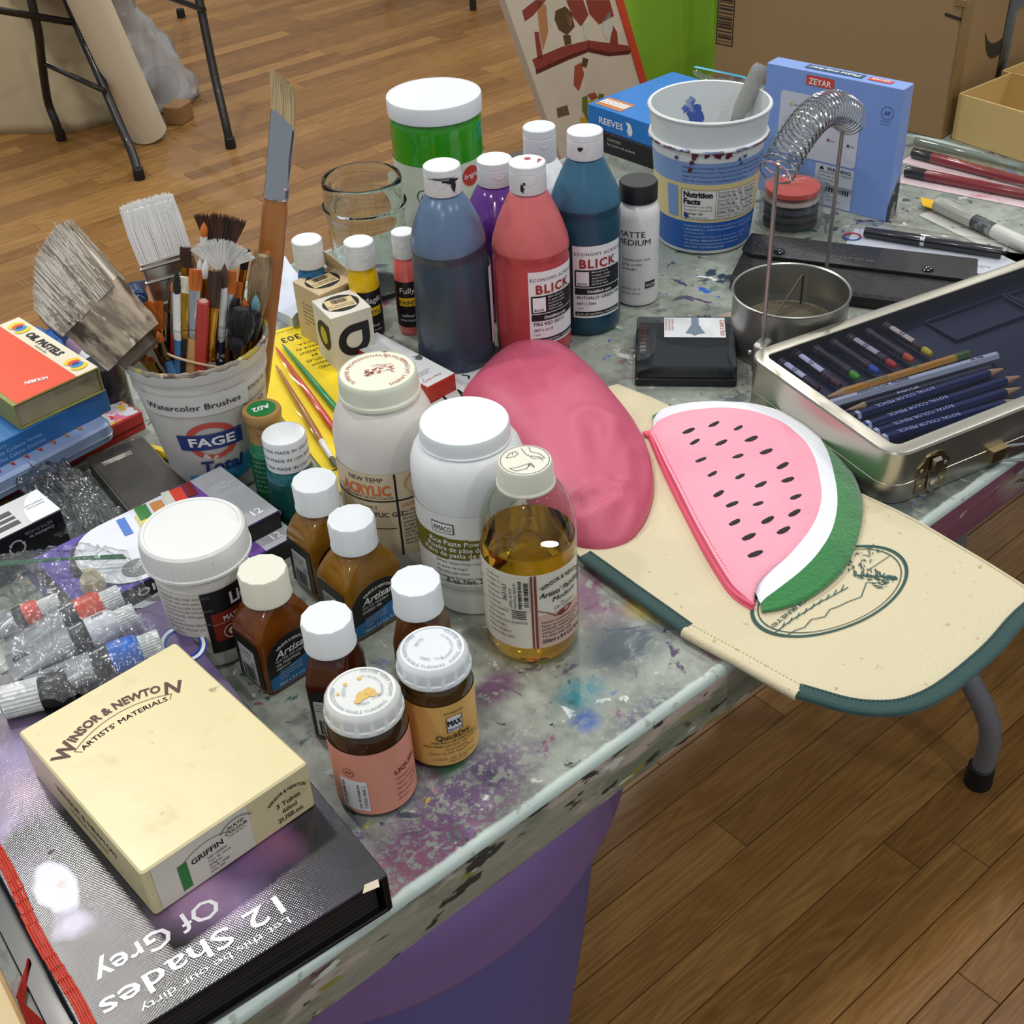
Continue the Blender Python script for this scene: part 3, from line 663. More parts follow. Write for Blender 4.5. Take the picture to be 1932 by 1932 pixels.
k.build('olive_panel', M('olive_ink', '#6b6420', .5), lab)
k = MB(); f3 = cylmap(R * .98, th, .0012)
text(k, 'Rice Paste Powder', .0062, off(f3, -.034, .0716), 0, 'L', bold=.012, w=.046); text(k, 'Poudre de pâte de riz', .0060, off(f3, -.036, .0662), 0, 'L', bold=.012, w=.049); text(k, 'Polvo de pasta de arroz', .0060, off(f3, -.040, .0612), 0, 'L', bold=.012, w=.055); k.build('white_print', WINK, lab)
k = MB(); rectp(k, -.031, .0815, -.0135, .0905, fn, 0, 6); k.build('maker_badge', M('dark_olive_ink', '#3a3d1e', .5), lab)
k = MB(); rectp(k, -.0302, .0822, -.0143, .0898, cylmap(R * .98, th, .0011), 0, 6); k.build('badge_panel', LBL, lab)
k = MB(); text(k, 'AMACO', .0064, off(cylmap(R * .98, th, .0013), -.0222, .0836), 0, 'C', bold=.01, w=.0142); k.build('dark_print', M('dark_olive_ink', '#3a3d1e', .5), lab)
k = MB()
lines(k, ['(Wheat Gluten Free) • Sans gluten de blé!', 'Sin gluten de trigo!', 'Mix with cold water', 'Se mélange facilement avec de l’eau froide', 'Se mezcla fácilmente con agua fría'], -.030, .0545, .0031, fn, lead=1.45)
text(k, '8 oz. Net. 226.8g)', .0056, off(fn, .018, .0372), 0, 'R', bold=.015); barcode(k, .030, .078, .018, .010, fn, 0, 9); text(k, '0', .004, off(fn, .0275, .0765), 0)
lines(k, ['American Art Clay', 'Inc. Indianapolis', '(800) 374-1600', 'www.amaco.com', 'Email: info', 'Made in USA'], .0225, .0570, .0032, fn, lead=1.4)
k.build('dark_print', M('dark_olive_ink', '#3a3d1e', .5), lab)

# ------------------------------------------------------------------ 250 ml painting medium bottle
x, y = .429, .5205; th = toward_cam(x, y); R = .0332
t = thing('oil_medium_bottle', 'clear glass bottle of amber painting medium with cream child-proof cap, standing alone in front', 'bottle', (x, y, TZ))
CLR = film('clear_bottle_glass', '#eef4ea', gloss=1.3, rough=.02, base=.03, f0=1.5)
b = MB(); pr = [(.0, .0), (.026, 0), (.031, .002), (R, .007), (R, .100), (R * .985, .108), (R * .93, .117), (R * .84, .125), (R * .72, .132), (.0190, .138), (.0165, .1395), (.0160, .146)]
b.lathe(pr, 72, caps=(0, 0)); b.build('glass_body', CLR, t)
b = MB(); pr = [(.0, .003), (.025, .003), (.0300, .0045), (R - .0013, .009), (R - .0013, .0955), (R - .0022, .0965), (.029, .0967), (0, .0967)]
OIL = M('amber_oil', '#fbb52c', .0, trans=1, ior=1.33); b.lathe(pr, 72, caps=(0, 0)); b.build('amber_oil', OIL, t)
b = MB(); b.lathe([(.0192, .1385), (.0197, .139), (.0197, .1402), (.0189, .1412), (.0187, .142), (.0181, .1545), (.0172, .1562), (.0, .1562)], 90, caps=(1, 0), poly=lambda a, z: 1 + (.004 * math.cos(70 * a) if .141 < z < .155 else 0)); cap = b.build('screw_cap', WHT2, t)
k = MB(); f = rotf(lambda X, Y: (X, Y, .1566), th + PI / 2); ringp(k, 0, 0, .0158, .0162, f, 0, 48)
def stroke(mb, pts, w_, fn, mat=0):
    for a_, b_ in zip(pts, pts[1:]):
        d = Vector(b_) - Vector(a_); ang = math.atan2(d.y, d.x); rectp(mb, -w_ * .3, -w_ / 2, d.length + w_ * .3, w_ / 2, off(fn, a_[0], a_[1], ang), mat)
stroke(k, [(-.012, .003), (-.010, .008), (-.006, .010), (-.004, .007), (-.007, .004), (-.012, .003)], .0004, f); stroke(k, [(-.010, -.009), (-.006, -.012), (.001, -.010), (.003, -.005), (.006, -.009), (.004, -.004), (-.001, -.006), (-.005, -.008), (-.010, -.009)], .0004, f)
stroke(k, [(-.002, .013), (.001, .006), (.006, .001), (.013, .001), (.010, .006), (.004, .009), (.003, .014)], .0004, f); stroke(k, [(.004, .004), (.009, .003), (.012, -.002)], .0004, f)
text(k, '1', .004, off(f, -.008, .006), 0); text(k, '2', .004, off(f, .0025, -.0075), 0); k.build('embossed_print', M('grey_ink2', '#4a4c4a', .6), cap)
b = MB(); patch(b, -.066, .040, .020, .086, cylmap(R, th, .0005), 0, 44); lab = b.build('label', M('ivory_label', '#e2dccd', .45, wear=(14, .62, '#cdb48c', .1)), t)
fn = cylmap(R, th, .0009)
k = MB(); patch(k, .004, .0398, .020, .050, off(fn, 0, 0), 0, 14); k.build('rose_panel', M('rose_tint', '#cfae9d', .5), lab)
k = MB(); rectp(k, -.0005, .020, .0008, .086, cylmap(R, th, .0012)); rectp(k, .0018, .020, .0034, .086, cylmap(R, th, .0012))
stroke(k, [(.004, .0545), (.010, .052), (.016, .047), (.024, .0475)], .0008, cylmap(R, th, .0013)); shapes(k, [(.016, .047), (.020, .0505), (.027, .0515), (.031, .050), (.026, .0468), (.020, .0455)], cylmap(R, th, .0013)); k.build('maroon_print', M('maroon_ink', '#7d3322', .5), lab)
k = MB(); f3 = cylmap(R, th, .0013)
text(k, 'WINSOR & NEWTON', .0050, arcmap(f3, .024, .050, .0275, math.radians(92)), 0, 'C', bold=.02, w=.034)
text(k, 'Artists’ Painting', .0062, off(f3, .005, .0655, .08), 0, 'L', shear=.3, bold=.02, w=.034); text(k, 'Medium', .0062, off(f3, .014, .0600, .08), 0, 'L', shear=.3, bold=.02); text(k, 'for', .0030, off(f3, .022, .0563), 0); text(k, 'Oil Colour', .0040, off(f3, .015, .0525, .1), 0, 'L', shear=.2)
lines(k, ['Médium à peindre pour l’huile', 'Medio de pintura para óleo', 'DANGER: HARMFUL IF', 'SWALLOWED. COMBUSTIBLE', 'TO SKIN AND EYES.'], .006, .0425, .0027, f3, lead=1.2, bold=.01)
text(k, '250ml e 8.4 U.S. fl.oz.', .0047, off(f3, .006, .0245), 0, 'L', bold=.02, w=.033)
lines(k, ['Conforms to ASTM', 'D-4236. This oil', 'modifies the colour', 'consistency and', 'drying of artists', 'oil colours. Use', 'a clean medium', 'with a brush.', 'Keep away from', 'heat and light.', 'Made in England', 'London HA3 5RH'], -.034, .0800, .0029, f3, lead=1.6)
lines(k, ['No mixing with', 'other resins.', 'Wipe clean with', 'white spirit', 'or turpentine', 'after use in a', 'well aired room'], -.058, .0800, .0029, f3, lead=1.6)
for i in range(5): rectp(k, -.014, .0475 + i * .0016, -.004, .0482 + i * .0016, f3, 0, 3)
text(k, '3240970', .0032, off(f3, -.009, .0430), 0)
k.build('black_print', INK, lab)
k = MB(); patch(k, -.0215, -.0015, .0560, .0845, cylmap(R, th, .0016), 0, 8); st = k.build('price_sticker', M('price_paper', '#d8cfae', .5), t)
k = MB(); f4 = cylmap(R, th, .0020); rot = lambda dx, dy: off(f4, dx, dy, PI / 2)
text(k, '363163', .0050, rot(-.0165, .070), 0); lines(k, ['250ML ARTISTS', 'PAINTING MEDIUM', 'NON-MEMBER $15.15'], 0, 0, .0026, rot(-.0130, .0575), 0, 'L'); text(k, 'MEMBER $10.60', .0036, rot(-.0062, .0700), 0, bold=.02); barcode(k, -.0050, .0595, .022, .003, f4, 0, 5, True); k.build('black_print', INK, st)

# ------------------------------------------------------------------ wide white gel tub
x, y = .2596, .6772; th = toward_cam(x, y)
t = thing('gel_tub', 'white matte gel tub with very wide ribbed white lid beside the oil pastel boxes', 'jar', (x, y, TZ))
b = MB(); b.lathe([(.0265, 0), (.030, .002), (.031, .006), (.0330, .078), (.0325, .083), (.0340, .085), (.0340, .088), (.033, .090)], 64); b.build('tub_body', M('dirty_white_plastic', '#dddcd6', .35, wear=(14, .6, '#c2bba8', .15)), t)
b = MB(); b.lathe([(.0375, .0840), (.0380, .0845), (.0380, .0862), (.0372, .0868), (.0370, .0985), (.0362, .1030), (.0345, .1047), (.0325, .1047), (.0318, .1040), (0, .1040)], 240, caps=(1, 0), poly=lambda a, z: 1 + (.010 * max(0, math.cos(60 * a)) - .004 if .0865 < z < .1 else 0)); b.build('ribbed_lid', M('dirty_white_lid', '#dcdedd', .36, wear=[(16, .62, '#b9b29a', .12), (60, .7, '#8d8672', .04)]), t)
Rf = .0326; b = MB(); patch(b, -.040, .052, .016, .072, cylmap(lambda z: .031 + .0022 * z / .078, th, .0006), 0, 36); lab = b.build('label', M('tub_label', '#cfccc4', .4), t)
fl_ = lambda l_: cylmap(lambda z: .031 + .0022 * z / .078, th, l_)
k = MB(); patch(k, -.006, .052, .016, .072, fl_(.001), 0, 20); pan = k.build('black_panel', LBLB, lab)
k = MB(); patch(k, -.002, .052, .0265, .0525, fl_(.0014), 0, 20); k.build('maroon_panel', M('maroon_label', '#7c2417', .45), lab)
k = MB(); fq = fl_(.0018); text(k, 'Liquitex', .0145, off(fq, .013, .0565), 0, 'L', bold=.03, sx=.8); text(k, 'MATTE GEL', .0070, off(fq, .006, .0440), 0, 'L', bold=.01, sx=.7)
ringp(k, .0105, .0335, .0058, .0064, fq, 0, 30); text(k, 'G', .0090, off(fq, .0105, .0304), 0, 'C', bold=.05); rectp(k, -.002, .0425, .040, .0427, fq, 0, 10); k.build('white_print', WINK, lab)
k = MB(); lines(k, ['MEDIUM GEL FOR ACRYLIC', 'COLOR. Mix with paint', 'to extend and dull sheen', 'GEL MAT POUR COULEURS', 'ACRYLIQUES. Mélanger', 'aux couleurs', 'GEL MATE PARA PINTURA', 'ACRILICA. Mezclar con', 'los colores', 'ACRYL GEL MATT', 'Non-toxic when dry', '473 ml e'], -.036, .067, .0030, fl_(.001), lead=1.35); k.build('grey_print', GREYINK, lab)

# ------------------------------------------------------------------ two squat jars with press-and-turn lids
def turn_jar(x, y, R, label, bodyc, labm, H, dth, stain, cr):
    th = toward_cam(x, y)
    t = thing('medium_jar', label, 'jar', (x, y, TZ), 0, 'squat oil medium jars with child-proof lids')
    zc = H - .0135
    glass = M('amber_gel_' + bodyc[0], bodyc[1], .12, trans=.35, coat=.5, wear=(22, .5, bodyc[2], .2))
    b = MB(); b.lathe([(R * .85, 0), (R * .96, .002), (R, .006), (R, zc - .012), (R * .96, zc - .006), (R * .85, zc - .001), (R * .80, zc + .002)], 56); b.build('jar_body', glass, t)
    LM = M('translucent_white_lid', '#d9dfe3', .25, coat=.3) if not stain else M('stained_white_lid', '#d9dcd9', .25, coat=.3)
    b = MB(); b.lathe([(cr * 1.04, zc - .0025), (cr * 1.08, zc - .001), (cr * 1.07, zc + .0015), (cr * 1.03, zc + .0025), (cr * 1.02, zc + .009), (cr * .98, zc + .0115), (cr * .90, H), (cr * .83, H + .0002), (cr * .82, H - .0004), (0, H - .0004)], 160, caps=(1, 0), poly=lambda a, z: 1 + (.012 * (1 if math.cos(16 * a) > .7 else 0) if zc + .002 < z < zc + .0105 else 0)); lid = b.build('turn_lid', LM, t)
    k = MB(); f = rotf(lambda X, Y: (X, Y, H + .0004), th + PI / 2 + dth); r_ = cr * .72
    text(k, 'CLOSE VERY TIGHT', .0036, arcmap(f, 0, 0, r_, math.radians(20)), 0, 'C', spacing=1.05)
    text(k, 'PRESS DOWN WHILE TURNING', .0036, arcmap(f, 0, 0, r_ + .0025, math.radians(-130), False), 0, 'C', spacing=1.05)
    text(k, 'OPEN', .0030, arcmap(f, 0, 0, r_ * .72, math.radians(-100), False), 0); text(k, 'CLOSE', .0030, arcmap(f, 0, 0, r_ * .72, math.radians(160), False), 0)
    text(k, 'TO PROTECT CHILDREN', .0022, arcmap(f, 0, 0, r_ * .72, math.radians(20)), 0)
    stroke(k, [(.004, -.009), (.009, -.008), (.0075, -.0065)], .0004, f); k.build('raised_print', M('pale_grey_print', '#8a929a', .5), lid)
    if stain:
        k = MB(); rr = random.Random(8)
        for cx, cy, rad in ((-.009, .008, .0015), (.0, .011, .0014), (-.014, .001, .0012), (.010, -.005, .0012), (.000, -.004, .0042), (.004, -.001, .0030), (-.003, -.008, .0022), (.006, -.003, .003)):
            shapes(k, [(cx + rad * (.8 + .35 * rr.random()) * math.cos(a * PI / 7), cy + rad * (.8 + .35 * rr.random()) * math.sin(a * PI / 7)) for a in range(14)], rotf(lambda X, Y, c_=cx: (X, Y, H + .0001 + .00005 * (c_ * 1000 % 5)), th + PI / 2))
        k.build('resin_spots', M('resin_stain', '#d8b56c', .2), lid)
    b = MB(); patch(b, -R * 2.3, R * 2.3, .0055, zc - .015, cylmap(R, th, .0005), 0, 40); lab = b.build('label', labm, t)
    return t, th, lab, zc
t, th, lab, zc = turn_jar(.2628, .4831, .0252, 'squat amber jar with salmon pink label and stained white lid, nearest the front edge', ('dark', '#4a2f14', '#3a230e'), M('salmon_label', '#e39a84', .45, wear=(8, .55, '#dc937d', .2)), .088, .15, True, .0228)
fn = cylmap(.0252, th, .0009)
k = MB(); rectp(k, -.024, .009, -.006, .036, fn, 0, 5); k.build('barcode_panel', LBL, lab)
k = MB(); f3 = cylmap(.0252, th, .0012); barcode(k, -.0225, .0115, .022, .0115, f3, 0, 2, True)
text(k, '0 83266 18686 2', .0030, off(f3, -.0072, .0225, PI / 2), 0); ringp(k, -.0165, .0425, .0032, .0036, f3, 0, 20); text(k, 'AP', .0038, off(f3, -.0165, .0412), 0)
text(k, 'LIQUIN', .0058, off(f3, .012, .035, .1), 0, 'L', bold=.02); lines(k, ['Oleopasto', 'Alkyd Medium', 'Médium alkyde', 'pâte épaisse', '75 ml e'], .012, .030, .0030, f3, lead=1.5); k.build('dark_print', M('brown_ink', '#6d2a20', .5), lab)
t, th, lab, zc = turn_jar(.3172, .4843, .0236, 'squat amber jar with golden yellow label and clean white lid, right of the salmon one', ('honey', '#5a4420', '#463416'), M('golden_label', '#e0b262', .45, wear=(20, .58, '#cf9a40', .12)), .0871, -.35, False, .0222)
k = MB(); f3 = cylmap(.0236, th, .0010); rectp(k, .0035, .0355, .0135, .0485, f3, 0, 3); k.build('badge_panel', LBL, lab)
k = MB(); f4 = cylmap(.0236, th, .0014); text(k, 'MAX', .0072, off(f4, .0085, .0408), 0, 'C', bold=.05, w=.0088); text(k, 'MEDIUM', .0030, off(f4, .0085, .0366), 0, 'C', bold=.02, w=.0088); stroke(k, [(.0035, .0355), (.0135, .0355), (.0135, .0485), (.0035, .0485), (.0035, .0355)], .0004, f4)
text(k, 'GRUMBACHER', .0026, off(f4, .0085, .0515), 0, w=.013)
text(k, 'QuickDry', .0066, off(f4, .0075, .0295), 0, 'C', bold=.015, w=.023); text(k, 'FOR MAX GRUMBACHER', .0026, off(f4, .0075, .0262), 0, bold=.02); text(k, 'AND MAKE ARTISTS’ OIL COLOR', .0026, off(f4, .0065, .0230), 0, bold=.02); text(k, 'Speeds Drying', .0026, off(f4, .0085, .0198), 0); text(k, 'Cleans Up with Soap & Water', .0026, off(f4, .0065, .0165), 0); text(k, '2-1/2 FL. OZ. (U.S.) 74 ml', .0027, off(f4, .0075, .0110), 0); text(k, 'MADE IN USA', .0020, off(f4, .009, .0085), 0)
k.build('black_print', INK, lab)

# ------------------------------------------------------------------ square-shouldered bottles of water mixable oil medium
def artisan(x, y, rot, label, tone, capm, w_, d_, prod, H=.0935, print_=True, capr=.0166, hb=.048, blue=True):
    t = thing('square_bottle', label, 'bottle', (x, y, TZ), rot, 'square bottles of oil medium with faceted white caps')
    body = M('oil_plastic_' + tone[0], tone[1], .14, trans=.30, coat=.45, wear=(16, .48, tone[2], .25))
    b = MB(); rings = []
    def rg(ax, ay, e, z): return [(px_, py_, z) for px_, py_ in superel(ax, ay, e, 48)]
    W2, D2 = w_ / 2, d_ / 2
    for s_, e, z in ((.93, 7, 0), (.985, 8, .0015), (1, 9, .005), (1, 9, hb), (.99, 8, hb + .002)): rings.append(rg(W2 * s_, D2 * s_, e, z))
    nk = .0128
    for f, z in ((.80, hb + .0065), (.62, hb + .0105), (.42, hb + .0145), (.22, hb + .0178), (.08, hb + .0200), (0, hb + .0215)):
        rings.append(rg(nk + (W2 - nk) * f, nk + (D2 - nk) * f, 2 + 6 * f, z))
    rings.append(rg(nk, nk, 2, H - .018)); b.loft(rings, 0); b.build('bottle_body', body, t)
    n = 12
    def fac(a, z):
        k_ = (a % (2 * PI / n)) - PI / n; q = math.cos(PI / n) / math.cos(k_)
        return q * 1.02 if z > H - .0195 else 1
    b = MB(); b.lathe([(capr * .98, H - .0225), (capr * 1.03, H - .022), (capr * 1.03, H - .0205), (capr, H - .0195), (capr, H - .001), (capr * .96, H), ], 96, poly=fac); b.build('faceted_cap', capm, t)
    if not print_: return t
    # labels: front on the -y side, narrow one on the -x side
    lb = MB(); y0 = -D2 - .0003; zt = hb - .002
    fn = lambda X, Z: (X, y0, Z); w2 = W2 - .003
    lab_k = MB(); pts = [(-w2, .0045), (w2, .0045), (w2, hb * .52)] + [(w2 * math.cos(a_), hb * .52 + (hb * .96 - hb * .52) * math.sin(a_) ** .8) for a_ in [PI * i_ / 14 for i_ in range(1, 14)]] + [(-w2, hb * .52)]
    shapes(lab_k, pts, fn); 
    rectp(lab_k, -D2 + .003, .0045, D2 - .003, hb - .002, lambda X, Z: (-W2 - .0003, -X, Z)); lab = lab_k.build('label', LBLB, t, 0)
    k = MB()
    if blue:
        f2 = lambda X, Z: (X, y0 - .0003, Z)
        shapes(k, [(-w2, .0045), (w2, .0045), (w2, .0225), (w2 * .5, .0215), (0, .0195), (-w2 * .6, .0165), (-w2, .0155)], f2)
        k.build('blue_panel', M('cobalt_label_blue', '#2573b0', .4), lab)
    f3 = lambda X, Z: (X, y0 - .0006, Z)
    k = MB(); text(k, 'WINSOR & NEWTON', .0034, arcmap(f3, 0, .016, .0235, PI / 2), 0, 'C', bold=.02, w=.024)
    text(k, 'Artisan', .0085, off(f3, 0, .0305, .03), 0, 'C', shear=.35, bold=.02, w=.028)
    L_ = prod; lines(k, L_, -.0145, .0268, .0031, f3, lead=1.1, bold=.02)
    lines(k, ['Huile de lin diluable à l’eau', 'Wassermischbares Leinöl', 'Aceite de linaza mezclable', 'con agua', ], -.013, .0175, .0018, f3, lead=1.25)
    text(k, '75ml e 2.5 U.S. fl.oz.', .0030, off(f3, 0, .0062), 0, 'C', bold=.01, w=.030); k.build('white_print', WINK, lab)
    k = MB(); f5 = lambda X, Z: (-W2 - .0005, -X, Z); rectp(k, -.010, .006, .009, hb * .78, f5); pn = k.build('side_panel', M('silver_label', '#b9bdbf', .35), lab)
    k = MB(); f6 = lambda X, Z: (-W2 - .0009, -X, Z); barcode(k, -.008, .0075, .015, .013, f6, 0, 7); ringp(k, .0055, .024, .0015, .0020, f6, 0, 16); lines(k, ['Winsor & Newton', 'London HA3 5RH', 'Made in England'], -.009, .034, .0019, f6, lead=1.4); k.build('black_print', INK, pn)
    return t
AMB = ('brown', '#7d4410', '#6a360c'); HON = ('honey', '#9a6c20', '#875c18')
artisan(.2775, .6185, math.radians(3), 'square bottle of brown painting medium with yellowed cream cap, front left of its group', AMB, WHT2, .048, .036, ['WATER MIXABLE', 'OIL PAINTING', 'MEDIUM'], .0925)
artisan(.3528, .6225, math.radians(2), 'square bottle of honey-coloured linseed oil with readable front label, middle of its group', HON, WHT, .052, .038, ['WATER MIXABLE', 'LINSEED OIL'], .0930)
artisan(.3590, .6780, math.radians(1), 'square bottle of honey-coloured linseed oil with glue-stained cap, rearmost of its group', HON, WHT, .046, .036, ['WATER MIXABLE', 'LINSEED OIL'], .0935)
artisan(.2815, .5475, math.radians(38), 'square bottle of dark red-brown varnish behind the salmon-labelled jar', ('garnet', '#4e1f0a', '#3c1606'), WHT, .042, .030, ['WATER MIXABLE', 'FAST DRYING', 'MEDIUM'], .0935)
artisan(.3450, .5370, math.radians(-50), 'square bottle of reddish brown oil with pitted white cap behind the golden-labelled jar', ('russet', '#6e4222', '#5c3418'), WHT, .034, .034, [], .0930, print_=False)

# ------------------------------------------------------------------ green and teal craft paints with taped caps
x, y = .3845, .763; th = toward_cam(x, y)
t = thing('craft_paint_bottle', 'dark teal craft paint bottle with paper-taped white cap beside the green one', 'bottle', (x, y, TZ))
b = MB(); b.lathe([(.017, 0), (.0195, .003), (.0198, .006), (.0198, .046), (.0185, .051), (.0165, .054), (.0160, .0555)], 44); b.build('bottle_body', M('teal_craft_paint', '#176068', .16, coat=.5), t)
b = MB(); b.lathe([(.0176, .0545), (.0176, .0805), (.0168, .0818), (.0165, .0812), (0, .0812)], 44, caps=(1, 0)); cap = b.build('taped_cap', WHT, t)
k = MB(); fn = cylmap(.0176, th, .0006)
for i, dx in enumerate((.004, -.001, .003)): text(k, 'MADE IN USA MADE IN USA MADE IN USA', .0040, off(fn, dx, .0740 - .0078 * i), 0, 'C', bold=.01, spacing=1.1)
k.build('tape_print', INK, cap)
b = MB(); patch(b, -.034, .034, .008, .044, cylmap(.0198, th, .0005), 0, 26); lab = b.build('label', M('deep_green_label', '#0e4a48', .35), t)
k = MB(); fn = cylmap(.0198, th, .0009); lines(k, ['Versatile', 'acrylic for', 'wood paper', 'plaster tin', 'canvas and', 'fabric. Dries', 'to a matte', 'finish'], .0, .040, .0032, fn, lead=1.35); shapes(k, [(-.016, .0125), (-.0135, .0175), (-.015, .0200), (-.017, .019), (-.0178, .016)], fn); k.build('white_print', WINK, lab)
x, y = .3885, .8012; th = toward_cam(x, y)
t = thing('craft_paint_bottle', 'green craft paint bottle with tan cap and round green sticker on top', 'bottle', (x, y, TZ))
b = MB(); b.lathe([(.015, 0), (.0164, .003), (.0164, .048), (.0150, .054), (.0132, .058)], 44); b.build('bottle_body', M('leaf_green_paint', '#1f7a50', .2, coat=.4), t)
b = MB(); b.lathe([(.0122, .057), (.0142, .058), (.0145, .070), (.0135, .0715), (.0135, .0745), (.0152, .077), (.0160, .083), (.0152, .0855), (0, .0855)], 40, caps=(1, 0)); cap = b.build('tan_cap', M('tan_taped_cap', '#a8854e', .3, wear=(40, .55, '#8c6c3c', .1)), t)
k = MB(); ringp(k, 0, 0, 0, .0118, lambda X, Y: (X, Y, .0858), 0, 30); st = k.build('green_sticker', M('sticker_green', '#157a3c', .35), cap)
k = MB(); f = rotf(lambda X, Y: (X, Y, .0861), th - PI / 2 + .3); text(k, 'A02', .0088, off(f, 0, -.003), 0, 'C', bold=.03); k.build('white_print', WINK, st)
b = MB(); patch(b, -.028, .028, .006, .046, cylmap(.0164, th, .0005), 0, 26); lab = b.build('label', M('bottle_green_label', '#16603c', .35), t)
k = MB(); fn = cylmap(.0164, th, .0009); lines(k, ['Conforms to', 'ASTM D-4236', 'Brush on clean', 'dry surface.', 'Let dry one', 'hour between', 'coats of paint.'], -.017, .0425, .0032, fn, lead=1.5); k.build('pale_print', M('pale_green_ink', '#9cc4a8', .5), lab)
# ------------------------------------------------------------------ yoghurt bucket holding the brushes
BX, BY = .3730, .8670; th = toward_cam(BX, BY)
RB = lambda z: .0395 + .0185 * min(max(z, 0), .13) / .13
t = thing('brush_bucket', 'dirty white plastic bucket full of watercolour brushes, paint-caked rim', 'bucket', (BX, BY, TZ))
BKM = M('grimy_white_bucket', '#c9c8c2', .4, wear=[(10, .5, '#b8b5ab', .2), (120, .68, '#6f6a60', .04), (60, .73, '#7f5d4a', .02)])
b = MB(); prof = [(.034, 0), (.0385, .002), (RB(.006), .006), (RB(.100), .100), (RB(.1) + .0015, .1015), (RB(.106) + .001, .1065), (RB(.108), .108), (RB(.118), .118), (RB(.12) + .002, .1195), (RB(.126) + .003, .1265), (RB(.13) + .003, .1300), (RB(.13) + .001, .1312), (RB(.13) - .0012, .1305)]
prof += [(RB(z) - .0014, z) for z in (.12, .06, .004)] + [(0, .0035)]
b.lathe(prof, 96, caps=(1, 0)); b.build('bucket_body', BKM, t)
RMR = M('paint_caked_rim', '#8a8478', .6, wear=[(40, .5, '#6b4a48', .05), (60, .56, '#a89a3c', .04), (50, .6, '#b8465a', .03), (45, .62, '#39322c', .03), (70, .6, '#d8d4c8', .03)], bump=(120, .8))
b = MB(); ring = []
b.tube([((RB(.13) + .0012) * math.cos(2 * PI * k / 72), (RB(.13) + .0012) * math.sin(2 * PI * k / 72), .1300 + .0006 * math.sin(9 * k)) for k in range(72)], [.0022 + .0007 * noise(Vector((k * .6, 0, 0))) for k in range(72)], 7, closed=True); b.build('paint_caked_rim', RMR, t)
fb = lambda l_: cylmap(RB, th, l_)
k = MB(); patch(k, -.050, .030, .0885, .1085, fb(.0018), 0, 24); tp = k.build('label_tape', M('grey_white_tape', '#cfcec9', .4), t)
k = MB(); text(k, 'Watercolor Brushes', .0082, off(fb(.0024), -.011, .0950, 0), 0, 'C', bold=.005); k.build('black_print', INK, tp)
k = MB(); ringp(k, -.003, .0605, .0150, .0205, fb(.0007), 0, 36, .95); k.build('red_ring_print', M('faded_red_print', '#c04b3e', .5, wear=(60, .6, '#c9c8c2', .03)), t)
k = MB(); rectp(k, -.028, .0545, .023, .0705, off(fb(.0010), 0, -.002, .03), 0, 14); bn = k.build('blue_banner_print', M('navy_print', '#243a76', .5, wear=(50, .62, '#c9c8c2', .03)), t)
k = MB(); text(k, 'FAGE', .0125, off(fb(.0014), -.0030, .0565), 0, 'C', bold=.03, w=.036); k.build('white_print', WINK, bn)
k = MB(); text(k, 'Total', .0165, off(fb(.0010), .000, .0285, .05), 0, 'C', bold=.03, shear=.2, w=.036); text(k, '®', .005, off(fb(.001), .027, .0755), 0)
lines(k, ['GRADE A'], .026, .0975, .0058, fb(.001), 0, 'L'); text(k, '(pronounced', .0052, off(fb(.001), .026, .0860), 0, 'L'); text(k, 'Fa-yeh!)', .0070, off(fb(.001), .027, .0785), 0, 'L', bold=.03); lines(k, ['NONFAT', 'GREEK', 'STRAINED', 'YOGURT'], .058, .1000, .0048, fb(.001), 0, 'L')
text(k, 'PLAIN', .0050, off(fb(.001), .030, .012, .15), 0, 'L', bold=.02); k.build('navy_lettering', M('navy_print2', '#23376f', .5), t)
k = MB(); vs = [(-.032 + .066 * i / 22, .014 + .010 * (i / 22) ** 2 - .004 * math.sin(i / 22 * PI)) for i in range(23)]
up = [(-.032 + .066 * i / 22, .022 + .020 * (i / 22) ** 1.5 + .002 * math.sin(i / 22 * PI)) for i in range(23)]
f = fb(.0006)
for i in range(22): k.add([f(*vs[i]), f(*vs[i + 1]), f(*up[i + 1]), f(*up[i])], [(0, 1, 2, 3)])
k.build('cyan_wave_print', M('cyan_print', '#2f8fb8', .45, wear=(40, .62, '#8fb4bf', .05)), t)

# ------------------------------------------------------------------ brushes
nh = Vector((BX, BY, 0)).normalized(); C0 = Vector((BX, BY, 0)).dot(nh)
SILV = M('silver_ferrule', '#c2c4c6', .22, metal=1); GOLD = M('brass_ferrule', '#c99a3a', .22, metal=1, wear=(60, .6, '#a87a28', .1)); WFER = M('white_ferrule', '#dfe0e0', .35); DFER = M('tarnished_ferrule', '#6e5a38', .3, metal=1)
CHROME = M('chrome', '#c8cacc', .12, metal=1)
def hairmat(n, c, d=None, wearth=.5): return M('bristle_' + n, c, .55, wear=(120, wearth, d or c, .15), stretch=(1, 1, .08), sheen=.2)
H_OR = hairmat('orange', '#c86a1c', '#a84e10'); H_WH = hairmat('white', '#e6e6e2', '#d0d2d0'); H_BK = hairmat('black', '#0d0b10', '#1a171e'); H_BR = hairmat('brown', '#4a2e20', '#331e14'); H_CR = hairmat('cream', '#ddd8c0', '#c8c0a4'); H_TN = hairmat('tan', '#a08a68', '#7c684c'); H_TL = hairmat('teal', '#5f98a0', '#4a808a')
def hand(n, c, **k): return M('handle_' + n, c, .3, coat=.4, **k)
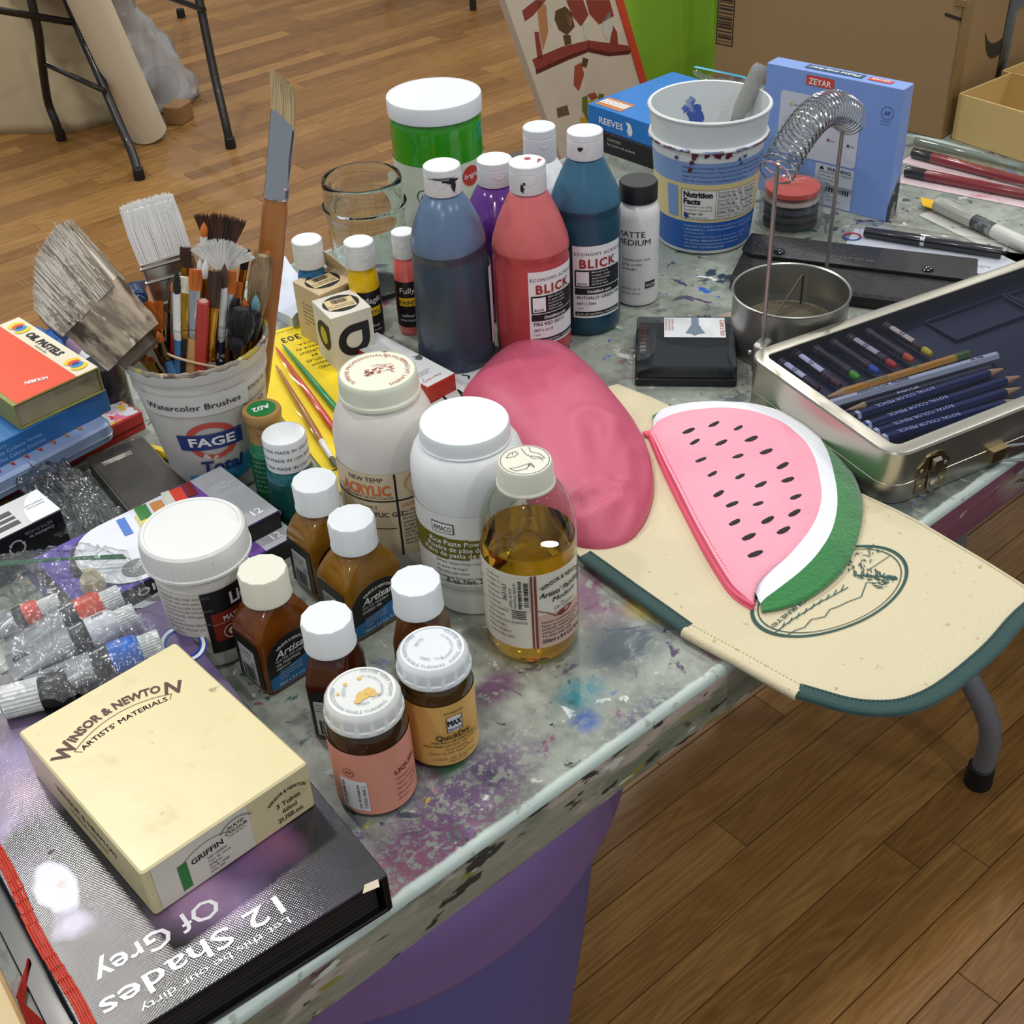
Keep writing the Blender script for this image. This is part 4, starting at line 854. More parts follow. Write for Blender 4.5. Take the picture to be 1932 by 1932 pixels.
h_red = hand('red', '#b5352c'); h_blue = hand('blue', '#3f76a8'); h_black = hand('black', '#1a1a1e'); h_tan = hand('tan', '#c79a62', wear=(30, .5, '#b4864e', .2)); h_grey = hand('grey', '#a8a8a4'); h_brown = hand('brown', '#7a4a28'); h_navy = hand('paint_flecked_navy', '#1c2440', wear=(90, .58, '#c8c8c4', .02)); h_white = hand('white', '#d8dadb'); h_dk = hand('umber', '#3a2418')
def tipat(px, py, dep): return at_plane(px, py, nh, C0 + dep)
def brush_frame(T, E, L):
    z = (T - E).normalized(); x = cam_r - z * cam_r.dot(z); x.normalize(); y = z.cross(x)
    O = T - z * L; O.z = O.z
    mtx = Matrix((x, y, z)).transposed().to_4x4(); mtx.translation = O
    return mtx
def brush(label, tip, rim, kind, wd, bl, fl, hair, fer, han, dep=0, dep2=None, ext=.07, group='artist brushes in the dirty white bucket', hw=.0035, rseed=1, name='paint_brush', fan=1.0):
    dep2 = dep if dep2 is None else dep2
    T = tipat(*tip, dep); E = tipat(*rim, dep2); ln = (T - E).length; z = (T - E).normalized()
    L = ln + ext
    cc_ = Vector((BX, BY)); f_ = (T.z - TZ - .131) / z.z
    if f_ > 0:
        Cq = T - z * f_; rc = (Cq.xy - cc_).length; lim = .0535 - hw
        if rc > lim: Cq.xy = cc_ + (Cq.xy - cc_) * lim / rc
    else: Cq = T.copy()
    z = (T - Cq).normalized() if f_ > .004 else z
    if z.z < .3: z = (z + Vector((0, 0, .5))).normalized()
    s_ = 0; want = max(ext, .03) + (E - Cq).length * (1 if E.z < Cq.z else 0)
    while s_ < want + .02:
        q_ = Cq - z * (s_ + .002); 
        if q_.z < TZ + .009 or (q_.xy - cc_).length > RB(q_.z - TZ) - .003 - hw: break
        s_ += .002
    L = (T - Cq).length + max(s_, .006); L = max(L, bl + fl + .012); E = T - z * ln
    mtx = brush_frame(T, E, L); t = thing(name, label, 'brush', group=group, mat=mtx)
    rr = random.Random(rseed)
    hl = L - bl - fl
    # handle
    b = MB(); pr = [(hw * .45, 0), (hw * .6, .004), (hw * .8, hl * .3), (hw * 1.1, hl * .75), (hw * .95, hl * .95), (hw * .85, hl + .002)]
    b.lathe(pr, 14); b.build('handle', han, t)
    # ferrule: round below, flattened above for flat brushes
    b = MB(); rings = []
    fx, fy = (wd, wd) if kind in ('round', 'mop') else (wd, wd * .38)
    for f in (0, .12, .14, .18, .20, .26, .28, .5, .8, 1.0):
        g = max(0, (f - .3) / .7); r0 = hw * .95 * (1.08 if f in (.12, .14, .26, .20) else 1)
        rings.append([(x_, y_, hl + fl * f) for x_, y_ in superel(r0 + (fx - r0) * g, r0 + (fy - r0) * g, 2 + g, 16)])
    b.loft(rings); b.build('ferrule', fer, t)
    # hair
    b = MB(); z0 = hl + fl - .001
    if kind in ('flat', 'round', 'mop'):
        rings = []
        for f in (0, .15, .35, .6, .8, .93, 1.0):
            if kind == 'flat': sx, sy = fx * (1.0 + .10 * math.sin(f * PI)) , fy * (1 - .75 * f)
            elif kind == 'round': sx = fx * (1 + .25 * math.sin(f * PI)) * (1 - f ** 3 * .92); sy = sx
            else: sx = fx * (1 + 1.15 * math.sin(f * PI * .62)) * (1 - f ** 6 * .5); sy = sx * .7
            rings.append([(x_, y_, z0 + bl * f * (1 if kind != 'flat' or f < .9 else 1 - .03 * rr.random())) for x_, y_ in superel(max(sx, .0002), max(sy, .0002), 2.4, 14)])
        b.loft(rings)
        for i in range({'round': 14, 'flat': 60, 'mop': 420}[kind]):       # loose hairs breaking the outline
            a = rr.uniform(0, 2 * PI); q = rr.uniform(.75, 1.0)
            r1 = rings[0][0][0] * q; e = rr.uniform(.9, 1.06) * bl
            k_ = 1.1 if kind == 'flat' else (.3 if kind == 'round' else rr.uniform(1.2, 2.0))
            b.tube([(fx * q * math.cos(a), fy * q * math.sin(a), z0), (fx * q * k_ * 1.05 * math.cos(a), fy * q * k_ * math.sin(a), z0 + e * .6), (fx * q * k_ * math.cos(a) * (1 if kind != 'round' else .3), fy * q * k_ * math.sin(a) * .6, z0 + e)], [.00025, .0002, .00008], 3, caps=(0, 0))
    elif kind == 'fan':
        for i in range(620):
            u = rr.uniform(-1, 1); v = rr.uniform(-1, 1); a = u * fan; e = bl * rr.uniform(.90, 1.04) * (1 - .05 * abs(u))
            x0_ = u * fx * .9; y0_ = v * fy * .7
            p0 = (x0_, y0_, z0); p1 = (x0_ + math.sin(a) * e * .5, y0_ * 1.1, z0 + math.cos(a * .8) * e * .5); p2 = (x0_ + math.sin(a) * e, y0_ * .8 + rr.uniform(-.0006, .0006), z0 + math.cos(a) * e)
            b.tube([p0, p1, p2], [.00040, .00038, .00012], 3, caps=(0, 0))
    b.build('bristles', hair, t)
    return t
P_ = brush
P_('brush with a thin black handle and dark brown tip, leftmost of the upright bundle', (324, 520), (322, 650), 'round', .0022, .020, .012, H_BR, DFER, h_black, dep=.0, rseed=1)
P_('brush with red handle, silver ferrule and small orange tip at the bundle’s left side', (330, 524), (329, 660), 'round', .0028, .011, .036, H_OR, SILV, h_red, dep=-.012, rseed=2)
P_('brush with clotted black tip and long white ferrule over a light blue handle', (333, 506), (339, 670), 'round', .0030, .020, .040, H_BK, WFER, h_blue, dep=-.020, hw=.0042, rseed=3)
P_('flat brush with cream hair and brass ferrule on a black handle', (352, 520), (350, 672), 'flat', .0058, .014, .038, H_CR, GOLD, h_black, dep=-.022, hw=.0046, rseed=4)
P_('flat brush with square orange hair and silver ferrule on a tan handle', (369, 506), (364, 676), 'flat', .0046, .018, .040, H_OR, SILV, h_tan, dep=-.026, hw=.0050, rseed=5)
P_('tall slim brush with pointed orange tip and white ferrule, behind the white fan', (385, 417), (384, 600), 'round', .0026, .012, .020, H_OR, WFER, h_tan, dep=.016, rseed=6)
P_('wide dark brown fan brush standing highest in the bundle', (416, 402), (414, 600), 'fan', .0100, .030, .030, H_BR, GOLD, h_dk, dep=.020, hw=.0040, fan=.42, rseed=7)
P_('white fan brush spreading over the middle of the bundle', (421, 450), (418, 620), 'fan', .0048, .026, .030, H_WH, GOLD, h_dk, dep=-.004, hw=.0036, fan=.98, rseed=8)
P_('brush with slim black tip and long brass ferrule at the right of the bundle', (465, 468), (447, 600), 'flat', .0030, .018, .036, H_BK, GOLD, h_brown, dep=.006, rseed=9)
P_('small flat brush with dark brown hair beside the wide white brush', (350, 464), (353, 600), 'flat', .0040, .018, .022, H_BR, GOLD, h_dk, dep=.012, rseed=10)
P_('brush with white rounded tip left of its twin under the white fan', (378, 484), (380, 620), 'round', .0026, .016, .030, H_WH, GOLD, h_dk, dep=.004, rseed=11)
P_('brush with slightly lower white rounded tip, right of its twin under the white fan', (388, 487), (382, 640), 'round', .0026, .016, .046, H_WH, GOLD, h_black, dep=-.004, hw=.0042, rseed=12)
P_('flat brush with long brown hair and brass ferrule on a pale grey handle', (406, 508), (398, 682), 'flat', .0048, .032, .046, H_BR, GOLD, h_grey, dep=-.026, hw=.0046, rseed=13)
P_('round brush with brown hair and white ferrule on a paint-flecked navy handle', (424, 495), (414, 676), 'round', .0032, .020, .042, H_BR, WFER, h_navy, dep=-.020, hw=.0046, rseed=14)
P_('flat brush with orange hair and long silver ferrule on a brown handle', (438, 509), (424, 672), 'flat', .0036, .020, .046, H_OR, SILV, h_brown, dep=-.018, hw=.0044, rseed=15)
P_('short flat brush with orange hair right of the long silver ferrule', (450, 530), (442, 650), 'flat', .0032, .014, .034, H_OR, SILV, h_black, dep=-.012, rseed=16)
P_('small brush with rounded orange hair low at the right of the bundle', (462, 560), (455, 660), 'round', .0036, .016, .020, H_OR, SILV, h_dk, dep=-.008, rseed=17)
P_('large shaggy tan mop brush at the right of the bundle', (497, 480), (484, 640), 'mop', .0046, .062, .022, H_TN, GOLD, h_dk, dep=.000, hw=.0040, rseed=18)
P_('small brush with pale teal tip and brass ferrule at the right rim', (483, 554), (478, 660), 'round', .0030, .014, .030, H_TL, GOLD, h_brown, dep=-.014, rseed=19)
P_('fluffy black mop brush with pale brass ferrule leaning on the front right rim', (455, 580), (452, 676), 'mop', .0058, .030, .030, H_BK, GOLD, h_dk, dep=-.030, hw=.0050, rseed=20)
P_('smaller black mop brush right behind the fluffy one', (477, 588), (470, 665), 'mop', .0038, .024, .026, H_BK, GOLD, h_dk, dep=-.020, hw=.0042, rseed=21)
P_('small black brush with splayed hair low against the front rim', (444, 634), (449, 690), 'mop', .0030, .014, .012, H_BK, DFER, h_dk, dep=-.036, hw=.0030, ext=.03, rseed=22)
P_('brush with a rounded orange tip just behind the wide wooden handle', (507, 470), (490, 640), 'round', .0048, .020, .030, H_OR, GOLD, h_dk, dep=.012, rseed=23)
P_('slim brush with brass ferrule at the far right rim', (497, 600), (488, 660), 'round', .0030, .016, .028, H_TN, GOLD, h_brown, dep=-.006, rseed=24)
P_('ragged orange fan-shaped flat brush leaning left inside the bucket', (278, 568), (316, 680), 'fan', .0062, .024, .018, H_OR, GOLD, h_dk, dep=.004, dep2=-.006, hw=.0036, fan=.28, rseed=25)
P_('thin brush with peach-coloured tip leaning left below the orange fan', (282, 632), (314, 690), 'round', .0026, .012, .020, hairmat('peach', '#c99a6a', '#b8865a'), DFER, h_blue, dep=-.012, dep2=-.006, rseed=26)
P_('small brush with short orange hair at the front left rim', (262, 666), (298, 712), 'flat', .0042, .009, .022, H_OR, GOLD, h_dk, dep=-.008, dep2=.0, ext=.05, hw=.003, rseed=27)
P_('second small brush with short orange hair at the front left rim', (277, 672), (306, 712), 'flat', .0036, .008, .020, H_OR, GOLD, h_dk, dep=-.014, dep2=-.004, ext=.05, hw=.003, rseed=28)
P_('brush with long olive hair leaning left behind the orange fan', (268, 600), (318, 690), 'flat', .0042, .030, .030, hairmat('olive', '#6c5c34', '#54461f'), DFER, h_dk, dep=.0, dep2=-.012, rseed=29)
P_('brush with orange-tipped blue handle leaning left inside the bucket', (296, 622), (322, 690), 'round', .0028, .010, .016, H_OR, DFER, h_blue, dep=-.008, dep2=-.018, hw=.0042, rseed=30)
for i_, (px_, py_, q_, hm) in enumerate(((398, 520, 396, h_dk), (412, 530, 408, h_brown), (430, 540, 428, h_black), (372, 560, 372, h_black), (391, 580, 391, h_dk), (432, 560, 430, h_dk), (360, 560, 358, h_dk))):
    lab_ = ['brass-ferruled brush with dark brown hair behind the pale grey handle', 'brass-ferruled brush with brown hair between the grey and navy handles', 'dark brush with black hair behind the orange silver-ferruled one', 'black-handled brush behind the red square stick', 'umber-handled brush right behind the red square stick', 'umber-handled brush behind the brown handle', 'umber-handled brush between the black and tan handles'][i_]
    P_(lab_, (px_, py_), (q_, 660), 'round', .0030, .020, .034, [H_BR, H_BR, H_BK][i_ % 3], [GOLD, GOLD, DFER][i_ % 3], hm, dep=-.006 + .003 * i_, hw=.0040, rseed=40 + i_)
# red square stick standing upside down
T = tipat(384, 569, -.030); E = tipat(380, 676, -.030); L_ = (T - E).length + .06
t = thing('square_stick', 'square red painted stick with chewed pale end among the brush handles', 'brush handle', mat=brush_frame(T, E, L_))
b = MB(); b.slab(.0085, .0085, 0, L_, .001, .0006); b.build('stick_body', h_red, t); b = MB(); b.ball((0, 0, L_), .0038, 10, sc=(1, 1, .6)); b.build('chewed_tip', M('pale_pink_wood', '#c99a90', .7), t)
# rubber band round the bundle
t = MB(); pts = []
cc = Vector((BX, BY, TZ + .128)) + nh * -.004
for k in range(40):
    a = 2 * PI * k / 40; p = cc + Vector((.030 * math.cos(a), .030 * math.sin(a), 0)) + cam_r * .006
    p.z = TZ + .123 + .009 * math.cos(a - math.atan2(cam_r.y, cam_r.x) - PI) + .004 * math.sin(2 * a)
    pts.append(p)
t.tube(pts, .0011, 8, closed=True); rb = t.build('rubber_band', M('pale_rubber', '#c9a888', .5), None); tag(rb, 'pale rubber band looped around the bundle of brushes', 'rubber band')

# ---- wide angled wood brush
T = tipat(541, 150, .030); E = tipat(497, 640, .012); fr = brush_frame(T, E, (T - E).length + .055)
t = thing('angled_brush', 'tall flat wooden brush with slanted pale bristles, rising highest at the bucket’s right', 'brush', mat=fr)
L_ = (T - E).length + .055; sc = .001
b = MB(); rings = []
pxm = (T - Vector((0, 0, CZ))).dot(cam_f) / F_PX
for z, w_, h_ in ((0, .007, .005), (.02, .0085, .0060), (L_ * .45, .0105, .0065), (L_ * .62, .0102, .0064), (L_ * .652, .0088, .006), (L_ * .67, .008, .005)):
    rings.append([(x, y, z) for x, y in superel(w_, h_, 3, 20)])
b.loft(rings); b.build('handle', M('varnished_wood', '#a56a30', .3, coat=.5, wear=(8, .45, '#8e5724', .3), stretch=(20, 20, 2)), t)
z1 = L_ * .655; z2 = L_ - 68 * pxm
b = MB(); rings = []
for f, w_, h_ in ((0, .0096, .0068), (.05, .0100, .0072), (.07, .0096, .0068), (.11, .0100, .0072), (.13, .0096, .0068), (.17, .0100, .0072), (.19, .0094, .0066), (.5, .0098, .0056), (1.0, .0100, .0048)):
    rings.append([(x, y, z1 + (z2 - z1) * f - (x * .75 * f ** 3 if f == 1 else 0)) for x, y in superel(w_, h_, 3, 24)])
b.loft(rings); b.build('ferrule', CHROME, t)
b = MB(); rr = random.Random(3)
for i in range(700):
    x = rr.uniform(-.0092, .0092); y = rr.uniform(-.0040, .0040); zt = L_ - x * .55 + rr.uniform(-.003, .0015); zb = z2 - x * .75 - .002
    c_ = -.0035 + rr.uniform(-.0008, .0008)
    b.tube([(x, y, zb), (x * .98 + c_ * .25, y, zb + (zt - zb) * .5), (x * .95 + c_, y * .6 + rr.uniform(-.0004, .0004), zt)], [.00055, .0005, .00025], 3, caps=(0, 0))
b.build('bristles', hairmat('hog', '#c0aa80', '#a8926a'), t)

# ---- broad white flat brush
Tm = (tipat(222, 388, .040) + tipat(326, 366, .040)) / 2; Em = (tipat(261, 500, .036) + tipat(363, 466, .036)) / 2
W_ = (tipat(222, 388, .040) - tipat(326, 366, .040)).length; L_ = (Tm - Em).length
z = (Tm - Em).normalized(); x = (tipat(326, 366, .040) - tipat(222, 388, .040)).normalized(); x = (x - z * x.dot(z)).normalized(); y = z.cross(x)
O = Em - z * .12; mtx = Matrix((x, y, z)).transposed().to_4x4(); mtx.translation = O
t = thing('flat_wash_brush', 'broad flat brush with square white bristles and steel band, leaning behind the bundle', 'brush', mat=mtx)
b = MB(); rr = random.Random(9)
for i in range(1500):
    u = rr.uniform(-1, 1); v = rr.uniform(-1, 1); zt = .12 + L_ + rr.uniform(-.004, .001) - .002 * (abs(u) ** 6)
    b.tube([(u * W_ * .485, v * .0058, .118), (u * W_ * .5, v * .006, .12 + L_ * .5), (u * W_ * .49, v * .0042 + rr.uniform(-.0005, .0005), zt)], [.0006, .00055, .00025], 3, caps=(0, 0))
b.slab(W_ * .95, .009, .118, .12 + L_ * .93, .002, .0008); b.build('bristles', M('white_nylon_bristle', '#f0efed', .5, sheen=.3), t)
b = MB(); b.slab(W_ * 1.0, .0150, .078, .121, .003, .0006)
for zz in (.085, .105, .117): b.tube([(-W_ * .5, -.0078, zz), (W_ * .5, -.0078, zz)], .0014, 8)
b.ball((W_ * .1, -.0075, .081), .0022, 10); b.build('steel_band', M('brushed_steel_dirty', '#b4b0a8', .3, metal=1, wear=(30, .6, '#7c766a', .1)), t)
b = MB(); b.slab(W_ * .93, .014, .052, .080, .004, .002); b.slab(W_ * .35, .013, -.0, .055, .004, .002); b.build('handle', M('pale_wood_handle', '#b8996c', .5), t)

# ---- large shaggy old brush leaning over the left rim
Tm = tipat(76, 478, .020); Em = tipat(252, 655, -.020)
z = (Tm - Em).normalized(); Q1, Q2 = tipat(213, 515, 0), tipat(154, 637, 0); x = (Q1 - Q2); W_ = x.length; x = (x - z * x.dot(z)).normalized(); y = z.cross(x)
L_ = (Tm - Em).length; ex = .010; mtx = Matrix((x, y, z)).transposed().to_4x4(); mtx.translation = Em - z * ex
t = thing('old_hake_brush', 'huge shaggy old brush with grey-tan hair and paint-crusted ferrule leaning over the left rim', 'brush', mat=mtx)
zb = ex + ((Q1 + Q2) / 2 - Em).dot(z); zt = ex + L_
b = MB(); rr = random.Random(12)
core = []
LL = lambda u: (zt - zb) * (1.0 + .12 * u if u > 0 else 1 + .42 * u) * (1 - .05 * abs(u) ** 8)
bend = lambda u: .06 * u + .0
for f in (0, .25, .5, .75, .9):
    ring = []
    for px_, py_ in superel(W_ * .5, .0135 * (1 - .35 * f), 2.6, 28):
        u = max(-1, min(1, px_ / (W_ * .5))); l_ = LL(u) * f * .97; ring.append((px_ * .97 + math.sin(bend(u)) * l_, py_, zb - .002 + l_))
    core.append(ring)
b.loft(core, 2)
for i in range(6500):
    u = rr.uniform(-1, 1); v = rr.choice((-1, 1)) * (1 - rr.random() ** 2 * .6); l_ = LL(u) * rr.uniform(.84, 1.0)
    if rr.random() < .012: l_ *= 1.08
    sp = bend(u) + rr.gauss(0, .035); y0_ = v * .0135
    st = 0 if rr.random() < .38 else rr.uniform(.1, .72)
    p = lambda f: (u * W_ * .49 + math.sin(sp) * l_ * f, y0_ * (1.05 - .4 * f * f) + rr.uniform(-.0008, .0008), zb + math.cos(sp) * l_ * f)
    b.tube([p(st), p(st + (1 - st) * .5), p(1)], [.00055, .00050, .00018], 3, 2 if (st > .3 or i % 4 == 0) else (1 if i % 4 == 1 else 0), caps=(0, 0))
b.build('bristles', [M('hair_pale', '#b3a593', .6), M('hair_grey', '#8a7d70', .6), M('hair_bleached', '#dcd5c8', .6)], t)
b = MB(); rr = random.Random(2); rings = []
for k in range(14):
    f = k / 13; zz = zb + .004 - (zb - ex + .004) * f; q = 1 - .10 * f
    rings.append([(x_ * (1 + .05 * noise(Vector((x_ * 90, y_ * 90, zz * 130)))), y_ * (1 + .25 * noise(Vector((x_ * 140, y_ * 140 + 5, zz * 60)))), zz) for x_, y_ in superel(W_ * .52 * q, .0140, 3.2, 48)])
b.loft(rings[::-1]); b.build('crusted_ferrule', M('paint_crusted_ferrule', '#87796a', .75, wear=[(90, .45, '#b0a08a', .1), (55, .56, '#4a3e34', .06), (70, .62, '#cfc6b4', .04)], bump=(140, 1.0), stretch=(1, 1, .35)), t)
b = MB(); b.slab(W_ * .55, .016, 0, ex + .012, .004, .002); b.build('handle', M('grimy_handle', '#6c5f50', .6, wear=(30, .5, '#4c4036', .2)), t)
b = MB()
for i in range(12):      # long stray hairs
    u = rr.uniform(-1, 1.0); l_ = (zt - zb) * rr.uniform(.9, 1.12); sp = (1 if u > 0 else -1) * rr.uniform(.12, .30)
    b.tube([(u * W_ * .45, rr.uniform(-.01, .01), zb), (u * W_ * .45 + math.sin(sp * .6) * l_ * .5, 0, zb + l_ * .5), (u * W_ * .45 + math.sin(sp) * l_ * .85, rr.uniform(-.01, .01), zb + l_ * .92)], .00022, 3, caps=(0, 0))
b.build('stray_hairs', M('stray_hair', '#c8a878', .6), t)
# ------------------------------------------------------------------ cartons and flat things
def rot2(x, y, a): return x * math.cos(a) - y * math.sin(a), x * math.sin(a) + y * math.cos(a)
def place(anchor, corner, size, ztop, rot):
    p = at(anchor[0], anchor[1], ztop); dx, dy = rot2(corner[0] * size[0] / 2, corner[1] * size[1] / 2, rot)
    return p.x - dx, p.y - dy
def carton(name, label, cat, x, y, rot, sx, sy, z0, h, mats, r=.0012, bev=.0006, group=None, part='box_body'):
    t = thing(name, label, cat, (x, y, TZ + z0), rot, group)
    b = MB(); b.slab(sx, sy, 0, h, r, bev); b.build(part, mats, t, .5)
    top = lambda X, Y: (X, Y, h + .0003)
    front = lambda X, Z: (X, -sy / 2 - .0003, Z)       # faces -y
    left = lambda X, Z: (-sx / 2 - .0003, -X, Z)       # faces -x
    right = lambda X, Z: (sx / 2 + .0003, X, Z)
    return t, top, front, left, right
def lift(fn, d, axis): 
    def g(x, y):
        p = list(fn(x, y)); p[axis[0]] += d * axis[1]; return tuple(p)
    return g
T_, F_, L__ = (2, 1), (1, -1), (0, -1)
def local(t_loc, rot, p):
    dx, dy = p.x - t_loc[0], p.y - t_loc[1]; return rot2(dx, dy, -rot)

# ---- big hardback with art cover
BR = math.radians(-3.7); BW, BL, BH = .176, .308, .032; bc = (.1387, .5625)
t = thing('art_book', 'thick black hardback book with purple portrait cover and red elastic strap, bottom left', 'book', (bc[0], bc[1], TZ), BR)
def cover_material():
    m = bpy.data.materials.new('printed_book_cover'); m.use_nodes = True; nt = m.node_tree; b_ = nt.nodes['Principled BSDF']; L = nt.links.new; N = nt.nodes.new
    tc = N('ShaderNodeTexCoord')
    def nz(sc, w_, det=4, dist=.6):
        n = N('ShaderNodeTexNoise'); n.noise_dimensions = '4D'; n.inputs['W'].default_value = w_; n.inputs['Scale'].default_value = sc; n.inputs['Detail'].default_value = det; n.inputs['Distortion'].default_value = dist
        L(tc.outputs['Object'], n.inputs[0]); return n.outputs[0]
    def blob(x, y, r0, r1, sx=1., sy=1.):
        mp = N('ShaderNodeMapping'); mp.inputs['Location'].default_value = (-x * sx, -y * sy, 0); mp.inputs['Scale'].default_value = (sx, sy, 0)
        L(tc.outputs['Object'], mp.inputs[0])
        n = N('ShaderNodeTexNoise'); n.inputs['Scale'].default_value = 30; L(tc.outputs['Object'], n.inputs[0])
        ad = N('ShaderNodeVectorMath'); ad.operation = 'MULTIPLY_ADD'; ad.inputs[1].default_value = (.02, .02, 0); L(n.outputs[1], ad.inputs[0]); L(mp.outputs[0], ad.inputs[2])
        v = N('ShaderNodeVectorMath'); v.operation = 'LENGTH'; L(ad.outputs[0], v.inputs[0])
        r = N('ShaderNodeMapRange'); r.inputs[1].default_value = r0; r.inputs[2].default_value = r1; r.inputs[3].default_value = 1; r.inputs[4].default_value = 0; L(v.outputs['Value'], r.inputs[0]); return r.outputs[0]
    def mix(f, a, c):
        x = N('ShaderNodeMix'); x.data_type = 'RGBA'; L(f, x.inputs[0])
        if isinstance(a, str): x.inputs[6].default_value = (*lin(a), 1)
        else: L(a, x.inputs[6])
        x.inputs[7].default_value = (*lin(c), 1); return x.outputs[2]
    def mr(v, a, c):
        r = N('ShaderNodeMapRange'); r.inputs[1].default_value = a; r.inputs[2].default_value = c; L(v, r.inputs[0]); return r.outputs[0]
    cur = mix(mr(nz(14, 1), .5, .72), '#0e0b12', '#2a2038')
    for x, y, r0, r1, sx, sy, c in COVER_BLOBS: cur = mix(blob(x, y, r0, r1, sx, sy), cur, c)
    L(cur, b_.inputs['Base Color']); b_.inputs['Roughness'].default_value = .4; b_.inputs['Specular IOR Level'].default_value = .4
    # woven laminate: fine crossing ribs
    w1 = N('ShaderNodeTexWave'); w1.inputs['Scale'].default_value = 240; w1.inputs['Distortion'].default_value = 1.2; w1.inputs['Detail'].default_value = 1
    mp = N('ShaderNodeMapping'); mp.inputs['Rotation'].default_value = (0, 0, math.radians(62)); L(tc.outputs['Object'], mp.inputs[0]); L(mp.outputs[0], w1.inputs[0])
    w2 = N('ShaderNodeTexWave'); w2.inputs['Scale'].default_value = 230; w2.inputs['Distortion'].default_value = 1.0
    mq = N('ShaderNodeMapping'); mq.inputs['Rotation'].default_value = (0, 0, math.radians(-28)); L(tc.outputs['Object'], mq.inputs[0]); L(mq.outputs[0], w2.inputs[0])
    ad = N('ShaderNodeMath'); ad.operation = 'ADD'; L(w1.outputs[1], ad.inputs[0]); L(w2.outputs[1], ad.inputs[1])
    bp = N('ShaderNodeBump'); bp.inputs['Strength'].default_value = .34; bp.inputs['Distance'].default_value = .00008; L(ad.outputs[0], bp.inputs['Height']); L(bp.outputs[0], b_.inputs['Normal']); b_.inputs['Coat Weight'].default_value = .9; b_.inputs['Coat Roughness'].default_value = .085; L(bp.outputs[0], b_.inputs['Coat Normal'])
    return m
def bl(px, py): return local(bc, BR, at(px, py, BH))
COVER_BLOBS = []
for px, py, r0, r1, sx, sy, c in ((300, 1150, .0, .07, 1, .6, '#6f5a92'), (330, 1300, .0, .05, 1, .5, '#8d7cae'), (400, 1400, .0, .045, 1.2, .6, '#5a4478'), (40, 1400, .0, .045, 1.2, 1, '#8a7aa6'), (70, 1460, .0, .03, 1, 1, '#b79ab8'), (30, 1560, .005, .03, 1, .7, '#a893c4'),
                           (10, 1350, .0, .02, 1, 1, '#4a2440'), (60, 1560, .008, .022, 1, 1.2, '#15111a'), (110, 1540, .008, .024, 1, 1.0, '#15111a'), (40, 1620, .006, .026, 1, 1.0, '#15111a'),
                           (420, 1640, .002, .020, .8, 1.0, '#c9a5b4'), (395, 1655, .0, .030, .9, .9, '#8f6f96'), (470, 1660, .0, .022, 1, 1, '#9a82a8'), (480, 1590, .0, .034, 1, 1, '#5a3f6c'), (530, 1560, .0, .02, 1, 1, '#6c3f62'),
                           (122, 1640, .0135, .0175, 1.25, 1, '#c6cfe6'), (110, 1608, .0045, .008, 1, 1, '#c6cfe6'), (150, 1690, .004, .014, 1, .8, '#a9a3c0'), (140, 1632, .002, .004, 1, 1, '#c9a3a8')):
    x_, y_ = bl(px, py); COVER_BLOBS.append((x_, y_, r0, r1, sx, sy, c))
CVM = cover_material(); CVK = M('book_board_black', '#121114', .3, coat=.3)
b = MB(); b.slab(BW, BL, BH - .003, BH, .0015, .0006); b.build('front_cover', CVM, t)
b = MB(); b.slab(BW + .012, BL, 0, .003, .0015, .0006, cx=-.007); b.slab(.004, BL, .001, BH - .001, .001, .0005, cx=BW / 2 - .002); b.build('back_cover', CVK, t)
b = MB()
for i in range(14): b.slab(BW - .009, BL - .009 - .001 * (i % 2), .003 + i * .00186, .003 + (i + 1) * .00186, .001, .0002, cx=-.002)
b.build('page_block', M('dark_page_edges', '#2a2522', .6, wear=(200, .5, '#1c1917', .1), stretch=(.05, .05, 1)), t)
k = MB(); tp = lambda X, Y: (X, Y, BH + .0003)
def up_down(px, py): x_, y_ = bl(px, py); return off(tp, x_, y_, PI)
text(k, '12 Shades', .0185, off(tp, .031, -.1262, PI), 0, 'L', w=.106, bold=.01)
text(k, 'Of Grey', .0185, off(tp, .003, -.1035, PI + .02), 0, 'L', w=.073, bold=.01)
text(k, 'Let this be our dirty', .0070, off(tp, .0295, -.1425, PI), 0, 'L', w=.088)
k.build('title_lettering', M('title_ink', '#e8e6ec', .3), t)
k = MB(); x_, y_ = bl(345, 1215); ringp(k, x_, y_, .0145, .0155, tp, 0, 40, 1.35); ringp(k, x_, y_, .0105, .0122, tp, 0, 40, 1.35); k.build('blue_ring_print', M('ring_blue', '#1d3f9c', .3), t)
k = MB(); ringp(k, x_, y_, .0122, .0145, lambda X, Y: (X, Y, BH + .0002), 0, 40, 1.35); k.build('white_ring_print', WINK, t)
k = MB(); x_, y_ = bl(97, 1607); ringp(k, x_, y_, 0, .0020, tp, 0, 14, .6); k.build('dark_eye_print', M('eye_ink', '#241c2c', .4), t)
x_, y_ = bl(698, 1672); k = MB(); shapes(k, [(x_ - .006, y_ - .002), (x_ + .004, y_ - .004), (x_ + .006, y_ + .001), (x_ - .002, y_ + .0025)], lambda X, Y: (X, Y, BH + .0004)); k.build('torn_corner_paper', M('torn_paper', '#c9bca8', .8), t)
b = MB(); n = 26; xs = [-.0838 + .0012 * math.sin(i * .5) for i in range(n)]
